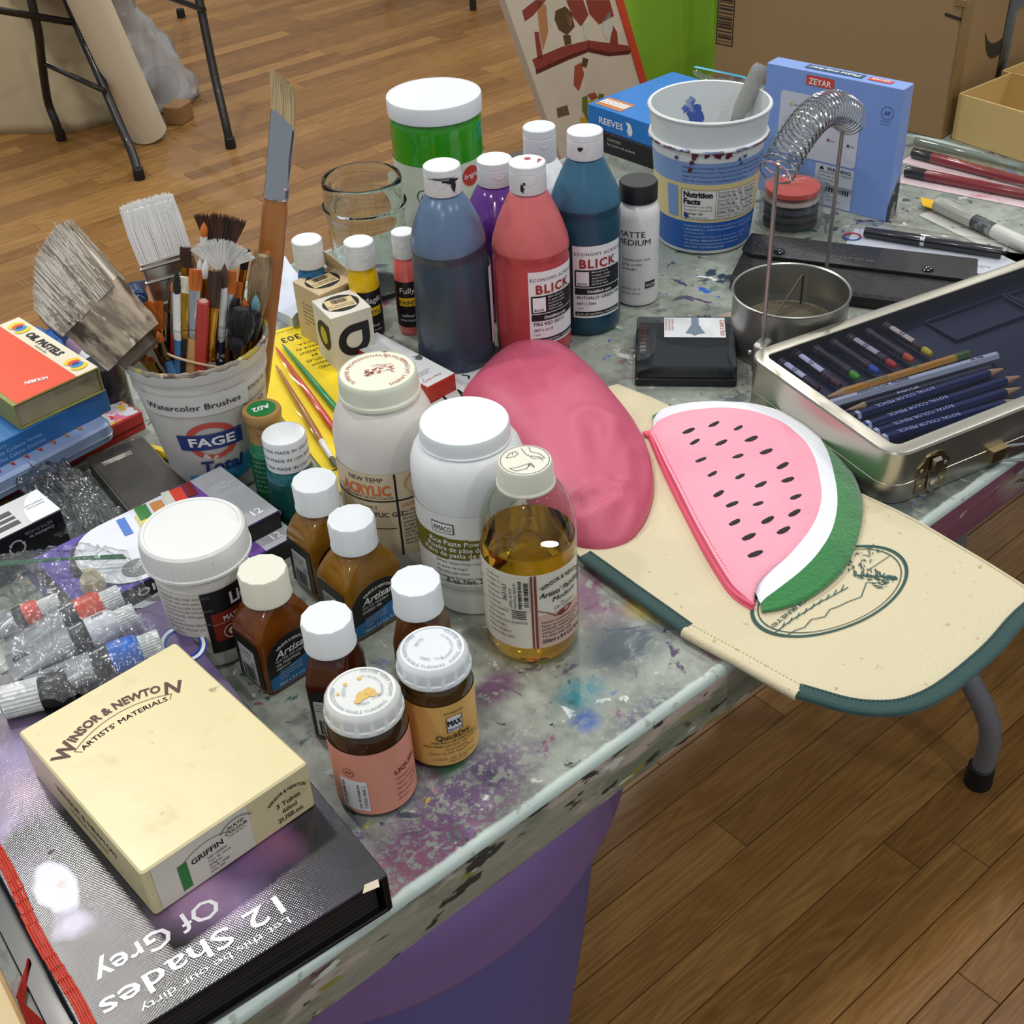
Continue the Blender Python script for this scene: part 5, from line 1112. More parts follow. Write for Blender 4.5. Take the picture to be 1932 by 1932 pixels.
for i in range(n - 1):
    y1_, y2_ = -BL / 2 - .001 + (BL + .002) * i / (n - 1) * .72, -BL / 2 - .001 + (BL + .002) * (i + 1) / (n - 1) * .72
    for j in range(5):
        a0, a1 = xs[i] + .0014 * j - .0036, xs[i] + .0014 * j - .0036 + .00125
        b.add([(a0, y1_, BH + .0004), (a1, y1_, BH + .0004), (a1, y2_, BH + .0004), (a0, y2_, BH + .0004), (a0 + .0004, y1_, BH + .0013), (a1 - .0004, y1_, BH + .0013), (a1 - .0004, y2_, BH + .0013), (a0 + .0004, y2_, BH + .0013)], [(0, 3, 7, 4), (4, 7, 6, 5), (1, 5, 6, 2)])
b.build('elastic_strap', M('red_elastic', '#c63a22', .7), t, .4)
tb = MB(); rr = random.Random(3)
for i in range(10): tb.tube([(-BW / 2 - .006, -.055, .001 + .0005 * i), (-BW / 2 - .018 - .002 * rr.random(), -.075 + rr.uniform(-.004, .004), .002), (-BW / 2 - .017 + rr.uniform(-.004, .004), -.098 + rr.uniform(-.004, .004), .001)], .0008, 4)
tb.build('strap_tassel', M('red_tassel', '#a82a1c', .8), t)
# wooden frame edge at the very corner
fx = at(25, 1850, .02); t = thing('wooden_frame', 'pale wooden stretcher frame edge in the bottom left corner', 'frame', (fx.x - .022, fx.y - .05, TZ), math.radians(-4))
b = MB(); b.slab(.030, .26, 0, .018, .002, .001); b.build('side_bar', M('pine_bar', '#b08a52', .6, wear=[(20, .5, '#c8a873', .2), (50, .66, '#5a4a34', .04)], stretch=(6, 1, 6)), t)
b = MB(); b.slab(.034, .26, .018, .0205, .001, .0005, cx=-.004); b.build('canvas_edge', M('raw_canvas', '#c9b48c', .8), t)

# ---- cream cardboard box of oil tubes on the book
WR = math.radians(2.5); ws = (.1105, .147); wx, wy = place((262, 1645), (-1, -1), (.108, .143), BH + .038, WR); wx += .001
t, top, front, left, right = carton('paint_carton', 'worn cream cardboard carton of oil colour tubes lying on the book', 'box', wx, wy, WR, ws[0], ws[1], BH, .038, M('worn_cream_card', '#d8cc9e', .32, coat=.35, wear=[(30, .60, '#c9bb8c', .1), (70, .68, '#9c9070', .05), (12, .60, '#d6caa0', .1)], bump=(14, .5)), .0025, .0012)
k = MB(); BRN = M('brown_ink2', '#4b2f22', .5)
f = off(top, -.0050, -.0200)
text(k, 'INSOR & NEWTO', .0092, arcmap(f, 0, 0, .0665, math.radians(90)), 0, 'C', bold=.035, w=.061)
text(k, 'W', .0150, arcmap(f, 0, 0, .0635, math.radians(123)), 0, 'C', bold=.03, sx=.85); text(k, 'N', .0150, arcmap(f, 0, 0, .0635, math.radians(57.5)), 0, 'C', bold=.03, sx=.9)
text(k, "ARTISTS' MATERIALS", .0056, arcmap(f, 0, -.062, .1155, math.radians(90)), 0, 'C', bold=.02, w=.058)
ringp(k, 0, 0, .0625, .0629, f, 0, 40, 1, math.radians(58), math.radians(122))
for s_ in (-1, 1): stroke(k, [(s_ * .0333, .0533), (s_ * .0300, .0495)], .0004, f)
text(k, 'WINSOR & NEWTON', .0034, arcmap(lift(front, 0, F_), .038, .008, .019, PI / 2), 0, 'C', bold=.03, w=.027); text(k, '3 Tubes', .0052, off(front, .038, .0175), 0, bold=.02); text(k, '60ml', .0052, off(front, .038, .0115), 0, bold=.02); text(k, '2USfl.oz.', .0052, off(front, .038, .0055), 0, bold=.02)
text(k, 'WINSOR & NEWTON', .0075, off(left, .004, .020), 0, 'C', bold=.02, w=.072); text(k, 'LONDON HARROW', .0050, off(left, .004, .0115), 0, 'C', bold=.01); k.build('brown_print', BRN, t)
k = MB(); rectp(k, -.050, .002, .012, .0375, lift(front, .0002, F_)); lab = k.build('paper_label', M('aged_white_label', '#d9d4c4', .45, wear=(40, .66, '#b09a78', .06)), t)
k = MB(); ff = lift(front, .0005, F_); rectp(k, -.0360, .005, -.0300, .0260, ff); k.build('green_swatch', M('swatch_green', '#2a7a36', .5), lab)
k = MB(); text(k, 'GRIFFIN', .0060, off(ff, -.017, .0205, .05), 0, 'C', bold=.02); text(k, 'ALKYD', .0036, off(ff, .003, .0280), 0, bold=.01); text(k, 'COLOUR', .0036, off(ff, .003, .0245), 0, bold=.01); text(k, 'FOR ARTISTS', .0020, off(ff, .003, .0220), 0)
ringp(k, -.016, .002, .0285, .0289, ff, 0, 20, 1, 1.0, 2.2); ringp(k, .0035, .020, .0130, .0134, ff, 0, 20, 1, .7, 2.5); ringp(k, .0035, .020, .0140, .0142, ff, 0, 20, 1, .7, 2.5)
lines(k, ['SAP GREEN', 'Vert de vessie', 'Saftgrün', 'Verde vejiga', '1925 599'], -.018, .0165, .0026, ff, lead=1.15); k.build('black_print', INK, lab)

# ---- oil pastel boxes
def pastel(x, y, rot, z0, label, full=True):
    t, top, front, left, right = carton('pastel_box', label, 'box', x, y, rot, .175, .086, z0, .0165, M('purple_pastel_card', '#5d4aa6', .25, coat=.3), group='stacked oil pastel boxes')
    k = MB(); rectp(k, -.0875, .0003, .0875, .0160, front); rectp(k, -.043, .0003, .043, .0160, right); k.build('black_side_print', LBLB, t)
    k = MB(); text(k, 'OIL PASTELS', .0088, lift(off(front, .002 + (0 if full else -.004), .0050), .0004, F_), 0, 'C', bold=.02, spacing=1.15, w=.082); text(k, 'OIL PASTELS', .0082, lift(off(right, 0, .0050), .0004, (0, 1)), 0, 'C', bold=.02); k.build('white_print', WINK, t)
    k = MB(); t1 = lift(top, .0002, T_); ringp(k, -.022, -.006, 0, .046, t1, 0, 40, .95, 0, 2 * PI) if False else None
    pts = [(.058, -.0425), (.058, .0425)] + [(-.024 + .036 * math.cos(a), .0425 - .0425 * (1 - math.sin(a)) if False else .0 + .0425 * math.sin(a)) for a in [PI / 2 + PI * i / 16 for i in range(17)]]
    shapes(k, pts, t1); k.build('white_top_print', M('gloss_white_print', '#dfe3ec', .3), t)
    k = MB(); pts2 = [(-.024 + .036 * math.cos(a), .0425 * math.sin(a)) for a in [PI / 2 + PI * i / 16 for i in range(17)]]; 
    for a_, c_ in zip(pts2, pts2[1:]):
        q = lambda p: (p[0] - .007 * (1 - abs(p[1]) / .05), p[1] * .999); k.add([t1(*a_), t1(*c_), t1(*q(c_)), t1(*q(a_))], [(0, 1, 2, 3)])
    rectp(k, -.0875, -.0425, -.080, .0425, t1); k.build('black_top_print', LBLB, t)
    k = MB(); rectp(k, .058, -.043, .0875, .043, t1); k.build('silver_top_print', M('silver_card', '#a4a8ae', .35), t)
    k = MB(); rectp(k, .044, -.043, .058, .043, lift(top, .0004, T_)); k.build('violet_top_print', M('violet_print', '#6d4a9a', .3, wear=(60, .5, '#3d2c66', .2)), t)
    k = MB(); t2 = lift(top, .0006, T_); text(k, '12', .011, off(t2, .074, -.036, PI / 2 * 0), 0, 'C', bold=.02); lines(k, ['OIL PASTELS', 'PASTELS A LHUILE', 'OLPASTELLE'], .064, .020, .0028, off(t2, 0, 0), 0); k.build('white_print', WINK, t)
    k = MB(); text(k, 'OIL PASTELS', .0085, off(t2, .008, -.006, math.radians(92)), 0, 'C', bold=.02, shear=-.1, w=.056); k.build('black_print', INK, t)
    k = MB(); ringp(k, -.028, -.026, 0, .0112, t2, 0, 30, .95); e = k.build('grey_oval_print', M('oval_grey', '#7c8084', .4), t)
    k = MB(); text(k, 'simply', .0085, lift(off(top, -.0285, -.0240, PI + .6), .0009, T_), 0, 'C', w=.016); k.build('white_print', WINK, e)
    rr = random.Random(4)
    for i, (x0_, y0_, c, w_) in enumerate(((-.010, .026, '#4a78c8', .007), (.002, .020, '#c9c27c', .006), (.008, .022, '#e8c81a', .008), (.010, .034, '#2f7a34', .010), (.022, .030, '#c98a4a', .010), (.028, .014, '#d8692c', .006), (.034, .036, '#d8d8c8', .007), (.042, .034, '#d8412c', .010), (.052, .034, '#7c1f22', .008))):
        k = MB(); rectp(k, -w_ / 2, -.012, w_ / 2, .012 if y0_ < .03 else .008, off(lift(t2, i * .00006, T_), x0_, y0_, -.2)); k.build('pastel_stick_print', M('stick_print_%d' % i, c, .4), t)
    return t
pastel(.2675, .7800, math.radians(1.5), .0167, 'upper purple and white oil pastel box beneath the wide-lidded gel tub', True)
pastel(.2720, .7640, math.radians(1.0), 0, 'lower oil pastel box, stepped out beneath the upper one', False)
x_, y_ = .2455, .7085
t = thing('wood_block', 'short tan wooden block beside the lower oil pastel box', 'wood block', (x_, y_, TZ), math.radians(-8)); b = MB(); b.slab(.028, .016, 0, .011, .001, .0006); b.build('block_body', M('tan_wood', '#a57438', .45, wear=(20, .5, '#8e6028', .2), stretch=(1, 8, 8)), t)

# ---- charcoal pencil box, black and white
x_, y_ = place((115, 962), (1, -1), (.15, .040), .042, math.radians(3))
t, top, front, left, right = carton('pencil_carton', 'narrow black and white carton of drawing sticks lying above the clear tube bag', 'box', x_, y_, math.radians(3), .15, .040, .004, .038, M('black_gloss_card', '#141417', .3, coat=.2))
k = MB(); t1 = lift(top, .0001, T_); rectp(k, -.075, -.0198, .0748, .0198, t1); tp_ = k.build('white_top_print', M('silver_white_card', '#c5c6c8', .35), t)
k = MB(); t2 = lift(top, .0004, T_)
for y0_, h_ in ((-.013, .0060), (-.004, .0042), (.003, .0060)): rectp(k, -.075, y0_, .045, y0_ + h_, t2)
k.build('stripe_print', M('charcoal_print', '#3a3a3e', .4), tp_)
k = MB(); pts = [(.048 + .027 - .0, -.0195)] + [(.0745 - .024 * math.cos(a), .0195 - .039 * (a / (PI / 2)) * 1.0 if False else -.0195 + .039 * math.sin(a)) for a in [PI / 2 * i / 10 for i in range(11)]] + [(.0745, .0195)]
shapes(k, pts, lift(top, .0005, T_)); k.build('white_quarter_print', M('gloss_white_print', '#dfe3ec', .3), tp_)
k = MB(); text(k, '8 Sketch sticks', .0026, lift(off(top, .063, .004, PI), .0007, T_), 0); text(k, 'Fusain/Crayon', .0026, lift(off(top, .063, .000, PI), .0007, T_), 0)
k.build('black_print', INK, tp_)
k = MB(); ff = front; lines(k, ['Conforms to', 'ASTM D-4236'], 0, 0, .0040, off(ff, .066, .0290, PI), 0, 'L', bold=.005); lines(k, ['Carboncillo', 'Carboncini', 'Fusain', 'Zeichenkohle'], 0, 0, .0056, off(ff, .048, .0030, PI), 0, lead=-1.25, bold=.005)
cx_, cy_ = .034, .024
for j in range(3):
    a = PI / 2 + j * 2 * PI / 3
    stroke(k, [(cx_ + .0062 * math.cos(a + d_), cy_ + .0062 * math.sin(a + d_)) for d_ in (-.75, -.35, 0, .35, .75)], .0016, ff); aa = a + .95
    shapes(k, [(cx_ + .0078 * math.cos(aa - .15), cy_ + .0078 * math.sin(aa - .15)), (cx_ + .0044 * math.cos(aa - .15), cy_ + .0044 * math.sin(aa - .15)), (cx_ + .0060 * math.cos(aa + .28), cy_ + .0060 * math.sin(aa + .28))], ff)
k.build('grey_print', M('silver_ink', '#aeb0b2', .5), t)

# ---- dark metal slim tin
t, top, front, left, right = carton('slim_tin', 'flat dark grey scuffed tin with silver label patch, in front of the brush bucket', 'tin', .3060, .8870, math.radians(-5), .052, .106, 0, .018, M('scuffed_dark_metal', '#302d2a', .42, metal=.2, wear=[(14, .5, '#3f3a30', .2), (40, .62, '#232120', .1)]), .004, .0015, part='tin_body')
k = MB(); rectp(k, -.016, .030, .011, .037, off(top, 0, 0, math.radians(4))); k.build('silver_label_patch', M('rubbed_silver', '#a09c90', .4, wear=(120, .5, '#6a665c', .1)), t)
b = MB(); b.slab(.0535, .1075, .0165, .0175, .004, .0004); b.build('lid_seam', M('seam_metal', '#6a665e', .3, metal=.8), t)
t = thing('yellow_pencil', 'short yellow pencil end poking out between the dark tin and the bucket', 'pencil', (.335, .940, TZ + .0052), math.radians(112)); b = MB(); b.tube([(-.03, 0, 0), (.012, 0, 0)], .005, 6); b.build('pencil_body', M('pencil_yellow', '#e6c21c', .35), t)

# ---- stack at the left edge
x_, y_ = place((268, 777), (1, -1), (.22, .12), .018, math.radians(6))
t, top, front, left, right = carton('flat_paint_box', 'flat red box with floral lid at the bottom of the left stack', 'box', x_, y_, math.radians(6), .22, .12, 0, .018, M('red_gloss_card', '#b3231a', .3, coat=.3))
k = MB(); rectp(k, -.109, -.058, .108, .058, top); k.build('floral_print', M('floral_print', '#c8ccd4', .35, wear=[(70, .5, '#d4708a', .04), (60, .54, '#d8b830', .04), (80, .56, '#2f6a44', .03), (50, .6, '#222630', .03), (90, .6, '#c23a4a', .03)]), t)
k = MB(); rectp(k, -.108, .006, .108, .0075, front); k.build('lid_seam', M('dark_red_line', '#6c120c', .5), t)
x_, y_ = place((214, 795), (1, -1), (.19, .12), .036, math.radians(8))
t, top, front, left, right = carton('pencil_tin', 'pale blue tin printed with pencil points, third from the top of the left stack', 'tin', x_, y_, math.radians(8), .19, .12, .018, .018, M('pale_blue_tin', '#8fa3c8', .28, metal=.15, coat=.4), .010, .002, part='tin_body')
b = MB(); b.slab(.1925, .1225, .0065, .0078, .011, .0004); b.build('lid_rim', M('tin_silver', '#b4bcc6', .25, metal=.9), t)
cols = ['#3b4a90', '#2c3350', '#28304a', '#282c50', '#2a2f6a', '#8a2430', '#8c1c30', '#a02030', '#a82a24', '#b04a28', '#b0702c', '#9a7a3a']
for i, c in enumerate(cols):
    k = MB(); xx = .070 - .0132 * (11 - i) - .0; f = lift(top, .0001, T_)
    shapes(k, [(xx - .0050, -.033), (xx + .0050, -.033), (xx + .0016, -.046), (xx, -.0475), (xx - .0016, -.046)], f); pt = k.build('pencil_point_print', M('pencil_wood_print', '#9c7a58', .4), t)
    k = MB(); f2 = lift(top, .0003, T_); shapes(k, [(xx - .0017, -.046), (xx + .0017, -.046), (xx, -.0515)], f2); rectp(k, xx - .0042, -.036, xx + .0042, -.02, f2); k.build('lead_print', M('lead_print_%d' % i, c, .4), pt)
k = MB(); text(k, 'Luminance', .006, off(front, .01, .0095), 0); k.build('black_print', INK, t)
x_, y_ = place((200, 734), (1, -1), (.165, .135), .058, math.radians(8))
t, top, front, left, right = carton('pencil_box', 'mid blue cardboard pencil box second from the top of the left stack', 'box', x_, y_, math.radians(8), .165, .135, .036, .022, M('mid_blue_card', '#2a68a8', .35, coat=.2, wear=(5, .5, '#3a7cba', .2)))
k = MB(); text(k, 'Art', .0070, off(front, -.072, .0125), 0, 'L'); text(k, 'Loft', .0070, off(front, -.072, .0055), 0, 'L'); lines(k, ['Assorted Colors', 'Pastels à l’Huile Couleurs Variées', 'Pasteles al Óleo Colores Diversos'], -.050, .0160, .0048, front, lead=1.25); k.build('white_print', M('pale_blue_ink', '#9cc0e0', .5), t)
k = MB(); rectp(k, -.0815, .0005, -.054, .0215, front); rectp(k, -.078, .054, .078, .0665, top); k.build('dark_panel', M('deep_blue_print', '#1f4f94', .4), t)
x_, y_ = place((186, 693), (1, -1), (.081, .140), .082, math.radians(5))
t = thing('oil_pastel_sleeve', 'orange-red oil pastel box with cream end band, on top of the left stack', 'box', (x_, y_, TZ + .058), math.radians(5))
sx, sy, h = .081, .140, .024
b = MB(); 
for (a0, a1, z0_, z1_) in ((-sx / 2, sx / 2, h - .0012, h), (-sx / 2, sx / 2, 0, .0012)): b.slab(a1 - a0, sy, z0_, z1_, .0008, .0003)
b.slab(.0012, sy, .001, h - .001, .0004, .0002, cx=-sx / 2 + .0006); b.slab(.0012, sy, .001, h - .001, .0004, .0002, cx=sx / 2 - .0006)
b.build('card_sleeve', M('olive_card', '#8f8f4c', .5), t)
b = MB(); b.slab(sx - .004, sy - .006, .0015, h - .0055, .0008, .0004, cy=.0); b.slab(sx - .003, .002, .0015, h - .003, .0006, .0003, cy=-sy / 2 + .0035); b.build('inner_tray', M('tan_grey_card', '#a59a80', .6, wear=(40, .62, '#8a7d64', .06)), t)
tt = lambda X, Y: (X, Y, h + .0003)
k = MB(); rectp(k, -sx / 2 + .004, -sy / 2 + .0005, sx / 2 - .021, sy / 2 - .001, tt); rectp(k, sx/2 - .021, -sy/2 + .0005, sx/2 - .0209, sy/2, tt); k.build('orange_panel', M('orange_red_print', '#e4502c', .35, coat=.3, wear=(90, .70, '#e8a890', .02)), t)
k = MB(); rectp(k, sx / 2 - .0207, -sy / 2 + .0005, sx / 2 - .0003, sy / 2 - .001, tt); cp = k.build('cream_band', M('cream_print', '#ded6bc', .4), t)
k = MB(); fz = lift(tt, .0004, T_); text(k, 'OIL PASTELS', .0105, off(fz, sx / 2 - .0140, .004, PI + PI / 2), 0, 'C', bold=.05, shear=.1, w=.058); text(k, 'medium size', .004, off(fz, sx / 2 - .0185, -.002, -PI / 2), 0); k.build('black_print', INK, cp)
for cy_ in (.049, -.050):
    for j, (dx_, dy_, c, r_) in enumerate(((0, .006, '#e8c61e', .0075), (0, -.006, '#e8c61e', .0075), (0, .0025, '#d8472c', .0058), (0, -.0025, '#2f86c8', .0058), (0, 0, '#3a3468', .0034))):
        k = MB(); ringp(k, sx / 2 - .0105 + dx_, cy_ + dy_, 0, r_, lift(tt, .0004 + .0001 * j, T_), 0, 22, .8); k.build('colour_disc_print', M('disc_print_%d' % j, c, .4), cp)
k = MB(); text(k, 'HOLBEIN', .0068, off(fz, -.006, -.046, PI + PI / 2 * 0 - .35), 0, 'C', bold=.04, w=.019); k.build('white_print', WINK, t)

# ---- tubes behind the stack
def tube_thing(name, label, cap_px, tail_px, z, R, segs, capc, cat='paint tube', group=None, capL=.014, parts=None, zt=None, capR=None, text_=None, flat=.18):
    A = at(*cap_px, z); B_ = at(*tail_px, z if zt is None else zt); d = B_ - A; L_ = d.length; ang = math.atan2(d.y, d.x)
    t = thing(name, label, cat, (A.x, A.y, A.z), ang, group, euler=(0, -math.asin(d.z / L_), ang))
    b = MB(); R2 = capR or R * .72
    b.lathe([(R2 * .94, 0), (R2, .001), (R2, capL), ], 48, poly=lambda a, z_: 1 + .03 * math.cos(24 * a), xf=Matrix.Rotation(PI / 2, 4, 'Y')); b.build('cap', capc, t)
    s0 = capL; 
    def sec(s):
        f = max(0, (s - capL - .02) / (L_ - capL - .02)); ry = R * (1 + .35 * f); rz = R * (1 - f) ** .8 * 1.0 + R * flat * f
        if s < capL + .003: k_ = .8 + .2 * (s - capL) / .003; ry *= k_; rz *= k_
        return [(s, y_, z_) for y_, z_ in superel(ry, max(rz, .0008), 2.2, 24)]
    for i, (frac, mat_, nm) in enumerate(segs):
        s1 = capL + (L_ - capL) * frac; n_ = 5; b = MB(); b.loft([sec(s0 + (s1 - s0) * k_ / n_) for k_ in range(n_ + 1)], caps=(1 if i == 0 else 0, 1 if i == len(segs) - 1 else 0)); o = b.build(nm, mat_, t); s0 = s1
        if text_ and nm in text_:
            for tx, sz, fr, mt_ in text_[nm]:
                k = MB(); sm = s1 - (s1 - (capL if i == 0 else capL + (L_ - capL) * segs[i - 1][0])) * fr
                def fn(x__, y__, sm=sm):
                    s_ = sm - x__; f = max(0, (s_ - capL - .02) / (L_ - capL - .02)); rz = R * (1 - f) ** .8 + R * flat * f; ry = R * (1 + .35 * f); yy = -y__
                    q = max(0, 1 - (yy / ry) ** 2) ** .5; return (s_, yy, rz * q + .0005)
                text(k, tx, sz, fn, 0, 'C', bold=.02); k.build('print', mt_, o)
    return t
NAVY = M('navy_tube', '#1f3558', .3, metal=.4); STUB = M('silver_tube', '#a9aeb4', .3, metal=.55, wear=(40, .6, '#8c9094', .1))
tube_thing('oil_tube', 'glossy navy paint tube standing behind the big shaggy brush', (262, 572), (250, 535), .02, .011, [(.2, NAVY, 'tube_shoulder'), (1, NAVY, 'tube_body')], NAVY, capL=.006)
tube_thing('marker_tube', 'navy, mauve and white tube with coppery end lying behind the left stack', (203, 712), (98, 590), .03, .010, [(.25, M('white_tube', '#d8dade', .35), 'white_section'), (.48, M('mauve_tube', '#8a7088', .4), 'mauve_section'), (1, NAVY, 'navy_section')], M('copper_cap', '#9c6a48', .35, metal=.6), capL=.012, flat=.5)
x_, y_ = at(225, 745, .03).xy
t = thing('dark_jar', 'small near-black jar between the left stack and the bucket', 'jar', (x_, y_ + .028, TZ + .0)); b = MB(); b.lathe([(.017, 0), (.020, .003), (.020, .040), (.018, .044), (.018, .050), (.017, .052)], 36); b.build('jar_body', M('blackish_jar', '#16171f', .25, coat=.3, wear=(30, .64, '#5c5a3a', .04)), t)
t = thing('blue_sachet', 'crumpled bright blue wrapper behind the orange pastel box', 'wrapper', (*at(125, 645, .03).xy, TZ + .0), 0); b = MB()
g = 9
b.add([((i / g - .5) * .05, (j / g - .5) * .09, .03 + .008 * noise(Vector((i * .6, j * .6, 1)))) for j in range(g + 1) for i in range(g + 1)], [(j * (g + 1) + i, j * (g + 1) + i + 1, (j + 1) * (g + 1) + i + 1, (j + 1) * (g + 1) + i) for j in range(g) for i in range(g)])
b.build('wrapper_sheet', M('blue_wrapper', '#2f66b0', .25, coat=.5), t, 0); b = MB(); b.slab(.046, .085, 0, .024, .003, .001); b.build('inner_block', M('blue_block', '#3a6cae', .4), t)

# ---- oil tubes inside the zip bag, on the book
BAGG = 'oil colour tubes inside the clear zip bag'; Z = .047
WCAP = M('ribbed_white_cap', '#d9dbdc', .35); DKB = M('dark_tube_band', '#26252a', .4)
def ot(label, cap, tail, colr, z=Z, R=.0108, txt=None, capc=WCAP):
    cm = M('tube_colour_' + colr, colr, .35)
    return tube_thing('oil_tube', label, cap, tail, z, R, [(.26, cm, 'colour_band'), (.42, DKB, 'dark_band'), (1, STUB, 'tube_body')], capc, zt=z - .007, group=BAGG, text_=txt)
ot('silver oil tube with orange-red band and white ribbed cap in the zip bag', (228, 1122), (15, 1222), '#d6492c', txt={'dark_band': [('FISHER', .0035, .5, WINK)]})
ot('silver oil tube with white band, marked OIL, in the zip bag', (256, 1157), (18, 1262), '#dfe2ea', txt={'tube_body': [('OIL', .0075, .22, INK)], 'colour_band': [('PPPP', .004, .5, INK)], 'dark_band': [('FISHER', .0030, .5, WINK)]})
ot('silver oil tube with bright blue band and white ribbed cap in the zip bag', (303, 1207), (50, 1305), '#1767cc', txt={'tube_body': [('GRAD', .0065, .30, GREYINK), ('Made in England', .0035, .42, INK)], 'dark_band': [('BURNEY', .0030, .5, WINK)]})
ot('small silver oil tube with salmon band lying highest in the zip bag', (112, 1133), (-35, 1200), '#dc5a4c', R=.0085, z=.052)
tube_thing('oil_tube', 'black oil tube with square white cap at the bottom left of the zip bag', (6, 1326), (140, 1292), .040, .0115, [(1, DKB, 'tube_body')], WCAP, capL=.024, group=BAGG, capR=.011)
p = at(172, 1092, .045); t = thing('cream_cap', 'loose cream tube cap in the top right of the zip bag', 'cap', (p.x, p.y, p.z - .009), .5, None); b = MB(); b.lathe([(.009, 0), (.0085, .010), (.004, .016), (.003, .018)], 8); b.build('cap_body', M('cream_cap', '#d8cfae', .5), t, .3)
# the bag film, laid over the tubes
FILM = film('clear_bag_film', '#f2f4f4', gloss=1.6, rough=.10, base=.07, milky=.07, milk='#b8c0c4', bump=(50, 1.0)); 
def film_patch(name, part, label, cat, quad, hfun, n=72, mat=None, seed=1, edge=None, kind=None):
    a, b_, c, d = [Vector(q) for q in quad]; ctr = (a + b_ + c + d) / 4; t = thing(name, label, cat, (ctr.x, ctr.y, TZ)); mb = MB(); vs = []
    for j in range(n + 1):
        for i in range(n + 1):
            u, v = i / n, j / n; p = (a.lerp(b_, u)).lerp(d.lerp(c, u), v)
            w_ = Vector((noise(Vector((u * 5, v * 5, seed))) * .006, noise(Vector((u * 5, v * 5, seed + 9))) * .006, 0)); p = p + w_
            vs.append((p.x - ctr.x, p.y - ctr.y, hfun(u, v, p) + .0075 * turbulence(Vector((u * 8, v * 8, seed)), 4, True)))
    mb.add(vs, [(j * (n + 1) + i, j * (n + 1) + i + 1, (j + 1) * (n + 1) + i + 1, (j + 1) * (n + 1) + i) for j in range(n) for i in range(n)]); mb.build(part, mat or FILM, t, 3)
    return t, ctr
q = [at(0, 1058, .04), at(240, 1043, .04), at(352, 1270, .04), at(-20, 1370, .04)]
def hb_(u, v, p): return .036 + .025 * (max(0, math.sin(PI * min(1, max(0, u * .9 + .05)))) ** .35) * (max(0, math.sin(PI * min(max(v * .95 + .04, 0), 1))) ** .4)
t, ctr = film_patch('zip_bag', 'bag_film', 'clear zip bag of oil tubes with a green zip strip, lying on the book', 'bag', q, hb_, seed=3)
b = MB(); A, B_ = at(0, 1068, .042), at(238, 1052, .042)
b.tube([(A.x - ctr.x, A.y - ctr.y, .043), ((A.x + B_.x) / 2 - ctr.x, (A.y + B_.y) / 2 - ctr.y - .002, .046), (B_.x - ctr.x, B_.y - ctr.y, .042)], .0013, 6); b.tube([(A.x - ctr.x, A.y - ctr.y + .004, .043), (B_.x - ctr.x, B_.y - ctr.y + .004, .042)], .0010, 6)
b.build('zip_strip', film('green_zip', '#3f9a6a', gloss=1.5, base=.1, milky=.6, milk='#2f8a58'), t)
q = [at(-10, 858, .03), at(125, 858, .03), at(255, 1003, .012), at(105, 1020, .02)]
film_patch('plastic_wrap', 'wrap_film', 'crumpled clear grey plastic wrapper between the left stack and the pastel boxes', 'wrapper', q, lambda u, v, p: .022 + .014 * math.sin(PI * u) * math.sin(PI * v), seed=8, mat=film('grey_wrap_film', '#b4b8bc', gloss=1.8, rough=.10, base=.09, milky=.14, milk='#70757c', bump=(50, .9)))
p = at(5, 950, .01); t = thing('brown_card', 'brown cardboard scrap at the left edge under the clear wrapper', 'card', (p.x - .03, p.y + .02, TZ), .1); b = MB(); b.slab(.07, .09, 0, .008, .002, .0008); b.build('card_sheet', M('brown_card_m', '#6f5234', .7), t)

# ---- yellow carded brush set
YR = math.radians(-11.5); sx, sy = .088, .335; x_, y_ = place((580, 604), (1, 1), (sx, sy), .003, YR)
t = thing('brush_set_card', 'yellow carded set of three brushes running under the frosted gel jar', 'brush set', (x_, y_, TZ), YR)
b = MB(); b.loft([[(x, y, z) for x, y in [(-sx/2, -sy/2), (sx/2, -sy/2), (sx/2, sy/2 - .012), (sx/2 - .012, sy/2), (-sx/2 + .0, sy/2)]] for z in (0, .0018)]); b.build('yellow_card', M('bright_yellow_card', '#ecd00e', .55), t)
f = lambda X, Y: (X, Y, .0021)
k = MB(); text(k, '303', .0145, off(f, .016, .148, PI), 0, 'C', bold=.01); lines(k, ['SHED-', 'PROOF', 'BRISTLES', 'BY', 'DUPONT', 'MADE IN', 'U.S.A.'], .022, .085, .0062, off(f, .044, .205, PI), 0, lead=1.4) if False else None
for i, s_ in enumerate(['U.S.A.', 'MADE IN', 'DUPONT', 'BY', 'BRISTLES', 'PROOF', 'SHED-']): text(k, s_, .0062, off(f, .024, .128 - .0088 * i, PI), 0, 'C')
text(k, 'TALENT SERIES ASSORTED', .0030, off(f, .020, .162, PI), 0); rectp(k, -.044, -.095, .044, -.0935, f); shapes(k, [(.0, -.075), (.008, -.062), (.010, -.048), (.004, -.06)], f); shapes(k, [(.012, -.080), (.020, -.066), (.022, -.052), (.016, -.064)], f)
k.build('black_print', INK, t)
def P2(px, py, z=.006): return local((x_, y_), YR, at(px, py, z))
